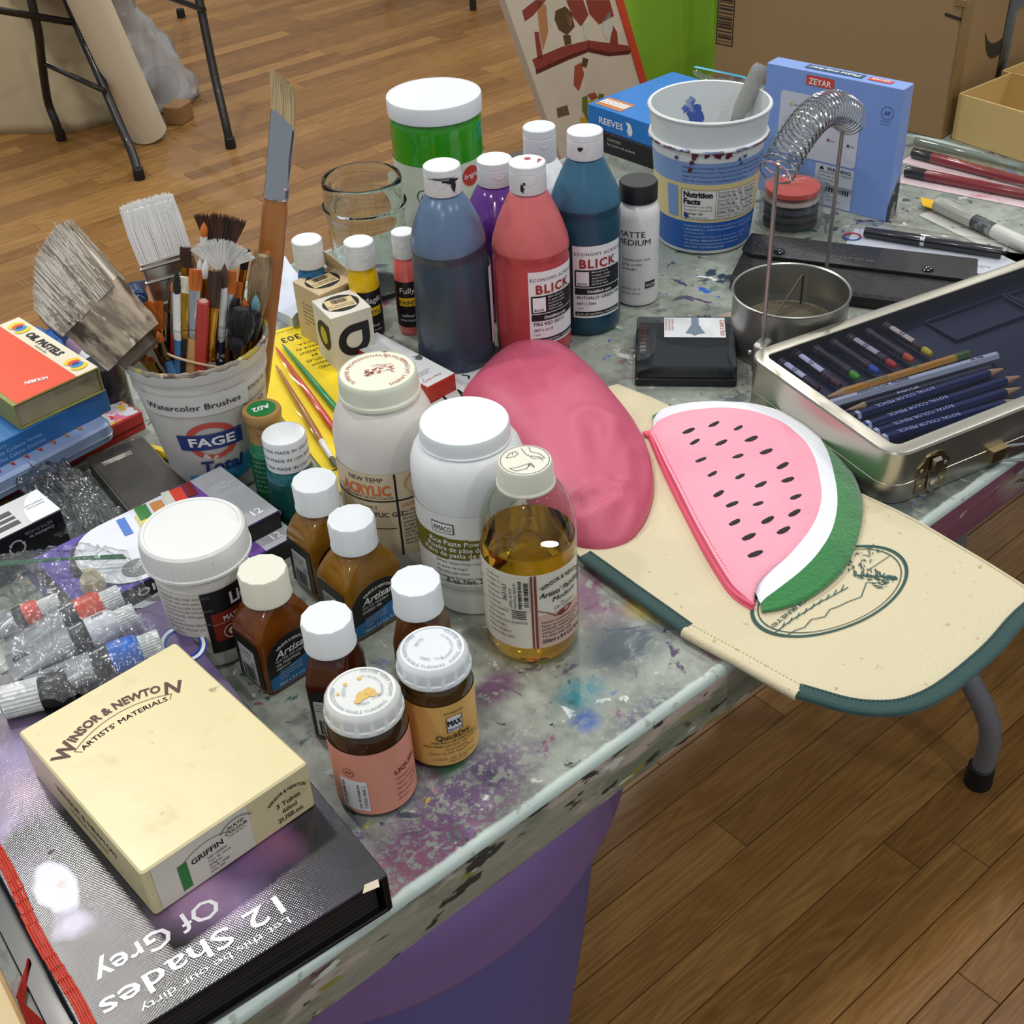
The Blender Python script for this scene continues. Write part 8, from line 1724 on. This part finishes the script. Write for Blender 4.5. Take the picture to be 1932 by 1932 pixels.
A_ = at(1465, 160, .03); t = thing('paper_tag', 'white tag with orange edge inside the blue-stripped zip bag', 'tag', (A_.x, A_.y, TZ + .030), .3); b = MB(); b.prism(superel(.026, .010, 2.3, 24), 0, .0012); b.build('orange_edge', M('orange_edge', '#c8842c', .5), t); b = MB(); b.prism(superel(.023, .0078, 2.3, 24), .0011, .0018); b.build('white_face', LBL, t)

# ------------------------------------------------------------------ pens and packs at the right
def pack(name, label, cat, A_, B_, z, R, card, parts, cw=.02, cl=0, off_=0, cardname='backing_card', printed=None):
    a, c = at(*A_, z), at(*B_, z); d = c - a; L_ = d.length; t = thing(name, label, cat, (a.x, a.y, TZ), math.atan2(d.y, d.x)); X = Matrix.Rotation(PI / 2, 4, 'Y')
    if card: b = MB(); b.slab(L_ + .01, cw, 0, .0012, .002, .0004, cx=L_ / 2, cy=off_); cd_2 = b.build(cardname, card, t)
    for nm, f0, f1, r0, r1, m_ in parts: b = MB(); b.lathe([(r0 * .96, L_ * f0), (r0, L_ * f0 + .0008), (r1, L_ * f1 - .0008), (r1 * .96, L_ * f1)], 20, xf=Matrix.Translation((0, 0, .0014 + R)) @ X); b.build(nm, m_, t)
    if printed:
        k = MB(); text(k, printed[0], printed[1], lambda X_, Y_: (L_ * printed[2] + X_, Y_ - printed[1] * .3, .0018 + 2 * R), 0, 'C'); k.build('print', printed[3], t)
    return t, L_
MAR = M('maroon_pen', '#7c2026', .25, coat=.6); PKC = M('pink_white_card', '#d8c4c8', .4, wear=(40, .55, '#c88a94', .1))
SLV = film('clear_sleeve', '#ffffff', gloss=1.2, base=.03, rough=.04)
for A_, B_, lb, pr in (((1722, 290), (1960, 352), 'maroon brush pen with gold characters in clear sleeve, farther of the pair', True), ((1708, 325), (1960, 374), 'maroon brush pen with plain barrel in clear sleeve, nearer of the pair', False)):
    t, L_ = pack('brush_pen', lb, 'pen', A_, B_, .006, .0060, PKC, [('black_cap', 0, .16, .0062, .0066, M('pen_black', '#1b1b20', .25, coat=.4)), ('barrel', .16, 1, .0066, .0055, MAR)], cw=.030, off_=-.006, printed=('BRUSH PEN 2001', .0045, .5, M('gold_ink', '#c8a860', .35, metal=.5)) if pr else None)
    b = MB(); b.slab(L_ + .012, .026, .0010, .0150, .004, .003, cx=L_ / 2, cy=-.002); b.build('clear_sleeve', SLV, t)
t, L_ = pack('clear_tube', 'long clear plastic tube lying along the far end of the table', 'tube', (1726, 268), (1965, 325), .004, .0045, None, [('tube_wall', 0, 1, .0045, .0045, film('clear_rod', '#d8dcd8', gloss=1.8, base=.12, rough=.05, milky=.12, milk='#9aa09a'))])
t, L_ = pack('marker_pack', 'carded grey marker with torn yellow hang tab', 'marker', (1768, 388), (1960, 478), .008, .0085, M('striped_card', '#c4c4bc', .45, wear=(80, .6, '#5c5c50', .04)), [('ribbed_cap', .0, .38, .0085, .0085, M('silver_grey_cap', '#b4b4aa', .35, metal=.2)), ('dark_label', .38, .58, .0080, .0080, M('marker_label', '#3c4444', .4, wear=(50, .55, '#8c9490', .1))), ('barrel', .58, 1, .0083, .0083, M('marker_barrel', '#c4c6c0', .35))], cw=.030, off_=-.008)
b = MB(); b.loft([[(x_, y_, z_) for x_, y_ in ((-.030, .004), (-.004, .014), (.006, .010), (.006, -.006), (-.012, -.010))] for z_ in (.006, .0066)]); b.build('yellow_tab', M('tab_yellow', '#e2b010', .4), t)
b = MB()
for i in range(10): b.tube([(L_ * .03, .0086 * math.cos(.3 + i * .26), .0099 + .0086 * math.sin(.3 + i * .26)), (L_ * .36, .0086 * math.cos(.3 + i * .26), .0099 + .0086 * math.sin(.3 + i * .26))], .0004, 3)
b.build('cap_ribs', M('silver_grey_cap', '#b4b4aa', .35, metal=.2), t)
t, L_ = pack('pen_blister', 'black brush pen in a clear blister on a white card behind the snap case', 'pen', (1632, 430), (1892, 470), .012, .0062, None, [('cap', 0, .42, .0055, .0065, M('pen_black', '#1b1b20', .25, coat=.4)), ('collar', .42, .45, .0067, .0067, CHROME), ('barrel', .45, 1, .0065, .0058, M('pen_black', '#1b1b20', .25, coat=.4))])
b = MB(); b.slab(L_ + .045, .062, 0, .0012, .002, .0004, cx=L_ / 2 + .008, cy=-.012); cdp = b.build('backing_card', M('lilac_white_card', '#bcc2ce', .4, wear=(9, .56, '#8c84a8', .1)), t)
k = MB(); f = lambda X_, Y_: (X_, Y_, .0016); text(k, 'ABC DEF GHI', .008, off(f, .03, .010), 0, 'C'); ringp(k, .120, .011, .006, .007, f, 0, 20, .5); lines(k, ['for fine writing and drawing', 'waterproof pigment ink'], .10, -.026, .0035, f); k.build('black_print', INK, cdp)
k = MB(); ringp(k, -.012, -.004, .0075, .0105, f, 0, 26, 1, 0, PI); k.build('red_arc_print', M('arc_red', '#a8303c', .4), cdp); k = MB(); ringp(k, -.012, -.004, .0075, .0105, f, 0, 26, 1, PI, 2 * PI); k.build('blue_arc_print', M('arc_blue', '#2c4c9c', .4), cdp)
b = MB(); rings = [[(L_ / 2 + x_, y_ , z_) for x_, y_ in rrect(L_ + .012 - s_, .024 - s_, .010)] for s_, z_ in ((0, .0013), (.001, .012), (.004, .0155), (.008, .0165))]; b.loft(rings, 0, (0, 1)); b.build('blister_shell', film('blister_shell_clear', '#ffffff', gloss=1.8, base=.03, rough=.05), t)
# ------------------------------------------------------------------ big cardboard carton on the second table
CB = M('kraft_cardboard', '#94764e', .7, wear=[(4, .5, '#8a6e48', .3), (60, .72, '#b09a74', .03)], bump=(200, .15))
cr3 = math.radians(7.6); sx, sy, h = .42, .350, .176
dx, dy = rot2(sx / 2, sy / 2, cr3); cx_, cy_ = 1.4145 + dx, .853 + dy
t = thing('cardboard_carton', 'large taped brown cardboard carton at the top right', 'box', (cx_, cy_, TZ), cr3)
b = MB(); b.slab(sx, sy, 0, h, .004, .0015); b.build('carton_body', CB, t, .5)
left = lambda X, Z: (-sx / 2 - .0004, -X, Z); front = lambda X, Z: (X, -sy / 2 - .0004, Z)
b = MB(); b.slab(sx + .001, .050, h, h + .0005, .001, .0002, cy=0); b.build('packing_tape', film('packing_tape', '#d8c8a0', gloss=1, base=.08, milky=.3, milk='#b49a6a'), t)
f = lambda X, Z: (X, Z, 0)
b = MB(); b.slab(.006, .014, h - .012, h - .004, .001, .0004, cx=-sx / 2 + .001, cy=-sy / 2 + .004); b.slab(.030, .0007, .01, h - .012, .0003, .0002, cx=-sx/2 + .016, cy=-sy/2 - .0003); b.build('corner_tape', M('tan_paper_tape', '#84683c', .5), t)
k = MB(); x0, x1, z0, z1 = -.172, -.146, .062, .150
stroke(k, [(x0, z0), (x0, z1), (x1, z1), (x1, z0), (x0, z0)], .0016, left); zz = z0 + .004; rr = random.Random(3)
while zz < z1 - .012: hh = rr.choice((.001, .0018, .0028)); rectp(k, x0 + .002, zz, x1 - .002, zz + hh, left); zz += hh + rr.choice((.0012, .002, .003))
stroke(k, [(sx * -.5 + .0, h - .026), (sx * -.5 + .012, h - .028)], .004, front); stroke(k, [(sy * .5 - .020, h - .024), (sy * .5, h - .027)], .004, left); k.build('black_print', M('carton_ink', '#2b2218', .7), t)
k = MB(); up = [(.040, .112), (.052, .100), (.066, .094), (.084, .094), (.100, .100)]; lo = [(.040, .112), (.050, .092), (.064, .080), (.084, .078), (.102, .086)]
U = smoothpath([(a, c, 0) for a, c in up], 14); Lw = smoothpath([(a, c, 0) for a, c in lo], 14)
for i in range(13): 
    if i == 0: shapes(k, [(U[0].x, U[0].y), (Lw[1].x, Lw[1].y), (U[1].x, U[1].y)], off(front, -.185, -.030, 0, 1.3))
    else: shapes(k, [(Lw[i].x, Lw[i].y), (Lw[i + 1].x, Lw[i + 1].y), (U[i + 1].x, U[i + 1].y), (U[i].x, U[i].y)], off(front, -.185, -.030, 0, 1.3))
k.build('smile_arrow_print', M('carton_black', '#16130f', .6), t)
b = MB(); b.slab(.030, .0007, .0, h - .03, .001, .0002, cx=-.058, cy=-sy / 2 - .0006); tpv = b.build('black_tape', M('black_tape', '#121216', .3, coat=.3), t); b = MB(); b.slab(.05, .0007, h - .055, h, .001, .0002, cx=-.040, cy=-sy / 2 - .0008); b.build('grey_tape', M('grey_tape', '#4c4e50', .4), t)
k = MB(); text(k, '2', .014, lambda X, Z: (X - .058, -sy / 2 - .0016, Z + .062), 0); k.build('teal_print', M('teal_ink', '#2c6c84', .5), tpv)
# ---- open cream trays
def tray(x, y, rot, sx, sy, h, label):
    t = thing('open_tray', label, 'tray', (x, y, TZ), rot, 'open cream card trays'); TM = M('cream_tray_card', '#c8ac70', .5, wear=(5, .5, '#bfa266', .3)); w_ = .0022
    b = MB(); b.slab(sx, sy, 0, .002, .004, .0008); b.build('tray_floor', TM, t)
    for q in ((sx, w_, 0, sy / 2 - w_ / 2), (sx, w_, 0, -sy / 2 + w_ / 2), (w_, sy, sx / 2 - w_ / 2, 0), (w_, sy, -sx / 2 + w_ / 2, 0)): b = MB(); b.slab(q[0], q[1], .001, h, .001, .0006, cx=q[2], cy=q[3]); b.build('tray_wall', TM, t)
dx, dy = rot2(.055, -.10, math.radians(-2.5)); tray(1.4245 + dx, .846 + dy, math.radians(-2.5), .110, .20, .059, 'open empty cream tray standing before the cardboard carton')
tray(1.4245 + dx + .125, .846 + dy + .018, math.radians(-2.5), .110, .20, .052, 'second cream tray just behind the first at the right edge')

# ---- leaning illustrated board on a storage box behind the table
bx, by = 1.30, 1.40
t = thing('storage_box', 'plain grey storage box on the floor behind the table, under the picture board', 'box', (1.30, 1.42, 0)); b = MB(); b.slab(.36, .30, 0, .50, .01, .003); b.build('box_body', M('grey_storage', '#5c5650', .6), t); b = MB(); b.slab(.37, .31, .50, .56, .01, .003); b.build('lid', M('grey_storage_lid', '#4c4844', .6), t)
A_ = at_plane(1050, 250, (0, 1, 0), 1.36); B_ = at_plane(980, 0, (0, 1, 0), 1.36); C_ = at_plane(1192, 0, (0, 1, 0), 1.36)
wv = Vector((math.cos(math.radians(-3)), 0, math.sin(math.radians(-10)))); upv = (B_ - A_); upv.normalize(); wx_ = Vector((-upv.z * -1, 0, -upv.x)).normalized(); wx_ = Vector((upv.z, 0, -upv.x))
Wd = (C_ - B_).dot(wx_); z_low = .568; base = A_ - upv * ((A_.z - z_low) / upv.z)
nn = wx_.cross(upv); tilt = Matrix.Rotation(math.radians(-6), 4, wx_); mtx = Matrix((wx_, nn * -1, upv)).transposed().to_4x4() 
mtx = Matrix.Translation(base) @ tilt @ Matrix((wx_, upv.cross(wx_), upv)).transposed().to_4x4()
t = thing('picture_board', 'leaning cream picture board with orange edge and abstract red ribbon design behind the paint bottles', 'picture board', mat=mtx)
Hh = .62; b = MB(); b.slab(Wd, .016, 0, Hh, .001, .0008, cx=Wd / 2, cy=.008); b.build('board', M('cream_board', '#d4c4ae', .6, wear=(6, .5, '#c8b8a0', .2)), t)
b = MB(); b.slab(.014, .019, 0, Hh, .001, .0008, cx=Wd - .004, cy=.008); b.build('orange_edge_strip', M('orange_strip', '#c8482c', .5), t)
def bp_(px, py):
    inv = mtx.inverted(); n_ = (mtx.to_3x3() @ Vector((0, 1, 0))); o_ = mtx.translation; p = at_plane(px, py, n_, o_.dot(n_)); q = inv @ p; return (q.x, q.z)
pf = lambda d=.0004: (lambda X, Z: (X, -d, Z))
def blobs(nm, col, polys, d=.0004):
    k = MB()
    for pl_ in polys: shapes(k, [bp_(*p) for p in pl_], pf(d))
    k.build(nm, M(nm, col, .55), t)
blobs('red_ribbon_print', '#8c3c2e', [[(1004, 112), (1060, 88), (1110, 76), (1112, 92), (1070, 108), (1012, 134)], [(1110, 76), (1185, 86), (1190, 96), (1150, 100), (1108, 92)], [(985, 20), (1010, 0), (1030, 0), (1005, 30), (990, 40)], [(1068, 0), (1100, 0), (1110, 28), (1096, 50), (1080, 30)], [(1105, 0), (1150, 0), (1158, 30), (1130, 46), (1112, 26)], [(1008, 60), (1016, 60), (1024, 108), (1014, 112)], [(1156, 48), (1164, 60), (1166, 84), (1150, 82)]])
blobs('dark_ribbon_edge_print', '#5c2420', [[(1010, 132), (1070, 106), (1110, 91), (1150, 99), (1190, 95), (1188, 102), (1148, 106), (1110, 98), (1072, 113), (1012, 140)]])
blobs('brown_shape_print', '#5a4028', [[(1048, 20), (1066, 12), (1078, 24), (1084, 50), (1070, 66), (1054, 56), (1046, 36)], [(1062, 66), (1076, 66), (1078, 82), (1066, 86)], [(1100, 108), (1110, 112), (1106, 128), (1096, 124)]])
blobs('peach_shape_print', '#b87c50', [[(1012, 0), (1030, 10), (1034, 60), (1024, 96), (1018, 60)], [(1066, 20), (1080, 36), (1078, 52), (1068, 44)]])
blobs('pale_shape_print', '#c8c4b4', [[(1030, 14), (1044, 22), (1040, 50), (1032, 40)], [(1136, 40), (1150, 20), (1156, 56), (1146, 76), (1138, 64)], [(1100, 44), (1114, 44), (1110, 76), (1102, 70)]])
blobs('red_small_shape_print', '#a04a30', [[(1084, 124), (1096, 118), (1102, 140), (1092, 172), (1082, 160)], [(1108, 178), (1122, 174), (1128, 184), (1116, 190)]])
blobs('yellow_fruit_print', '#c8a020', [[(1108, 190), (1120, 188), (1124, 210), (1112, 222), (1104, 206)], [(1094, 222), (1108, 220), (1110, 232), (1096, 234)]])
blobs('green_leaf_print', '#66702c', [[(1098, 184), (1108, 180), (1108, 214), (1118, 226), (1108, 228), (1098, 208)], [(1130, 176), (1140, 178), (1136, 190), (1128, 186)]])
blobs('caption_print', '#6c5438', [[(1050, 204), (1070, 198), (1074, 216), (1052, 222)]])
# ---- lime green cloth hanging behind
n = 60; A_ = at_plane(1206, 150, (0, 1, 0), 1.62); B_ = at_plane(1345, 150, (0, 1, 0), 1.62)
t = thing('green_bag', 'tall lime green fabric bag standing on the floor behind the table', 'bag', ((A_.x + B_.x) / 2 + .02, 1.66, 0)); wv_ = .205
b = MB(); rings = []
for k_ in range(16):
    z = 1.02 * k_ / 15; w_ = wv_ * (.54 - .04 * z); rings.append([(x_ * (1 + .03 * math.sin(9 * math.atan2(y_, x_) + z * 2)), y_ * 1 + (.020 * math.sin(x_ * 75 + z * 4) * (z > .02)), z) for x_, y_ in superel(w_, .055 + .02 * (1 - z), 2.8, 72)])
b.loft(rings, 0, (1, 1)); b.build('bag_body', M('lime_fabric', '#7fb02c', .45, coat=.2, wear=(6, .55, '#70a024', .2)), t, 1.5)
b = MB(); b.tube([(-.05, 0, 1.02), (-.04, 0, 1.14), (0, 0, 1.17), (.04, 0, 1.14), (.05, 0, 1.02)], .006, 8, flat=.4); b.build('strap', M('lime_fabric', '#6a9c1e', .45), t)

# ------------------------------------------------------------------ background: folding chair, paper roll, bags
BKS = M('black_steel_tube', '#1e1a18', .4, coat=.2)
t = thing('folding_chair', 'black tubular folding chair standing on the floor at the top left', 'chair', (1.50, 3.52, 0))
def ft(px, py, z=-.74): p = at(px, py, z); return Vector((p.x - 1.50, p.y - 3.52, TZ + z))
F1 = [(264, 338, 0), (250, 290, .05), (235, 255, .09), (190, 150, .22), (150, 60, .33), (118, -20, .44)]
def legt(pts, nm='leg'):
    b = MB(); P = smoothpath([ft(px, py, z - .74) for px, py, z in pts], 24); b.tube(P, .0125, 12); o = b.build(nm, BKS, t); b = MB(); q = P[0]; b.lathe([(.015, 0), (.0155, .003), (.0150, .03), (.0128, .032)], 14); fo = b.build('rubber_foot', BLK, o); fo.location = (q.x, q.y, 0)
    return P
F1p = legt(F1); F2p = legt([(116, 264, 0), (105, 230, .06), (90, 190, .12), (78, 110, .27), (72, 60, .36), (54, -20, .47)]); F3p = legt([(436, 279, 0), (425, 230, .07), (402, 130, .20), (372, -20, .40)])
F4p = legt([(330, -30, .12), (318, -60, .20), (300, -120, .32), (285, -160, .42)], 'rear_leg')
def bar(px0, z0, px1, z1, r=.008): b = MB(); b.tube([ft(*px0, z0 - .74), ft(*px1, z1 - .74)], r, 10); b.build('crossbar', BKS, t)
bar((80, 118), .255, (198, 172), .200); bar((-10, 18), .45, (134, 42), .36, .010); bar((300, -12), .35, (384, 18), .36, .009)
b = MB(); c_ = (F1p[-1] + F2p[-1] + F3p[-1]) / 3; sc_ = Vector((.02, .10, .455)); b.slab(.40, .36, .47, .492, .04, .006, cx=.02, cy=.16); b.build('seat', M('chair_seat', '#3a3430', .5), t)
b = MB(); b.slab(.36, .02, .62, .84, .03, .006, cx=.02, cy=.36); b.build('backrest', M('chair_seat', '#3a3430', .5), t)
for sx_ in (-.18, .18): b = MB(); b.tube([(sx_, .30, .48), (sx_, .345, .62), (sx_, .36, .86)], .011, 8); b.build('back_tube', BKS, t)
# paper roll leaning
p0 = ft(283, 262) + Vector((1.50, 3.52, 0)); 
t = thing('paper_roll', 'thick roll of white drawing paper leaning beside the folding chair', 'paper roll', (p0.x, p0.y, 0))
A_ = Vector((0, 0, .0)); top_ = at(110, -120, .62 - .74) - Vector((p0.x, p0.y, 0)); top_.z = .62
d = (top_ - A_).normalized(); b = MB(); r_ = .055; sd_ = d.cross(Vector((0, 0, 1))).normalized(); u2 = sd_.cross(d); rings = []
lo_ = A_ + Vector((0, 0, r_ * abs(u2.z) + .0)); 
sm_ = (.56 - lo_.z) / d.z
for s_, rr_ in ((0, .93), (.004, 1), (sm_, 1), (sm_ + .004, .95)): rings.append([tuple(lo_ + d * s_ + sd_ * r_ * rr_ * math.cos(2 * PI * i / 36) + u2 * r_ * rr_ * math.sin(2 * PI * i / 36)) for i in range(36)])
ROLLM = M('drawing_paper', '#ddd3ba', .7); b.loft(rings); b.build('roll_body', ROLLM, t)
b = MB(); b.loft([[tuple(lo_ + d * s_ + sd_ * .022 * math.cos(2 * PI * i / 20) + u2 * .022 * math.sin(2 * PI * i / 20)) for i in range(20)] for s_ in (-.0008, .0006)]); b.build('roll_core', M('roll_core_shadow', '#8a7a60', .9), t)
# large sheet curling to the floor
t = thing('paper_sheet', 'large sheet of cream backdrop paper hanging to the floor at the top left', 'paper', (*at(60, 262, -.74).xy, 0)); o0 = at(60, 262, -.74)
b = MB(); base_l = [at(-200, 256, -.74), at(-60, 256, -.74), at(0, 256, -.74), (at(90, 252, -.74)), at(150, 246, -.74), at(214, 234, -.74), at(246, 240, -.74)]
BL_ = smoothpath(base_l, 40); rows = []
for k_ in range(14): 
    z = .43 * k_ / 13; rows.append([(p.x - o0.x + .05 * z * z + .01 * math.sin(i * .5) * z, p.y - o0.y + .25 * z ** 1.5 + .012 * math.sin(i * .4 + z * 3), z) for i, p in enumerate(BL_)])
loft_lines(b, rows); so_ = b.build('sheet', M('backdrop_paper', '#b8a988', .75), t, 3); m_ = so_.modifiers.new('thick', 'SOLIDIFY'); m_.thickness = .0015
# plastic bag with dark contents, tan block
p = at(300, 215, -.74); t = thing('plastic_bag', 'crumpled translucent white plastic bag with dark contents beside the paper roll', 'bag', (p.x + .03, p.y + .06, 0))
b = MB(); rings = []
for k_ in range(20):
    f_ = k_ / 19; z = .006 + .36 * f_; w_ = .13 * (1 - .72 * f_ ** 1.4) * (1 + .1 * math.sin(f_ * 5)); cx2, cy2 = -.06 * f_, .03 * f_; rings.append([(cx2 + w_ * math.cos(a) * (1 + .32 * noise(Vector((math.cos(a) * 2.2, math.sin(a) * 2.2, f_ * 5))) + .22 * turbulence(Vector((math.cos(a) * 4, math.sin(a) * 4, f_ * 9)), 3, True)), cy2 + w_ * .6 * math.sin(a) * (1 + .32 * noise(Vector((math.cos(a) * 2.2, math.sin(a) * 2.2, f_ * 5 + 7)))), z + .012 * noise(Vector((a * 2, f_ * 9, 2)))) for a in [2 * PI * i / 40 for i in range(40)]])
b.loft(rings, 0, (1, 1)); b.build('bag_film', film('white_bag_film', '#dfe0e2', gloss=1.2, rough=.2, base=.05, milky=.5, milk='#dcdde0', bump=(26, 1)), t, 3)
b = MB(); b.ball((.02, -.02, .07), .055, 12, sc=(1.1, .8, 1.1)); b.build('dark_contents', M('dark_cloth', '#1a1618', .8), t)
b = MB(); 
for hx_ in (.05, -.08): b.tube([(hx_ * .6 - .03, .02, .30), (hx_ - .03, .03, .37), (hx_ * .5 - .03, .03, .40)], .012, 6, flat=.25)
b.build('bag_handle', film('white_bag_film', '#dfe0e2'), t)
p = at(338, 236, -.74); t = thing('cork_block', 'tan block lying on the floor below the plastic bag', 'block', (p.x + .02, p.y + .03, .0), .5); b = MB(); b.slab(.075, .06, 0, .055, .006, .003); b.build('block_body', M('tan_block', '#8e6a42', .7), t)
# far chair leg
p = at(893, 19, -.74); t = thing('chair', 'dark chair far away, only one foot in view at the top', 'chair', (p.x, p.y, 0))
for dx_, dy_ in ((0, 0), (.38, .10), (-.1, .40), (.28, .50)): b = MB(); b.tube([(dx_, dy_, 0), (dx_ * .96, dy_ * .96, .45)], .013, 10); b.build('leg', BKS, t)
b = MB(); b.slab(.44, .50, .44, .47, .04, .008, cx=.14, cy=.25); b.build('seat', M('chair_seat', '#3a3430', .5), t); b = MB(); b.slab(.03, .42, .47, .85, .01, .008, cx=.34, cy=.30); b.build('backrest', M('chair_seat', '#3a3430', .5), t)
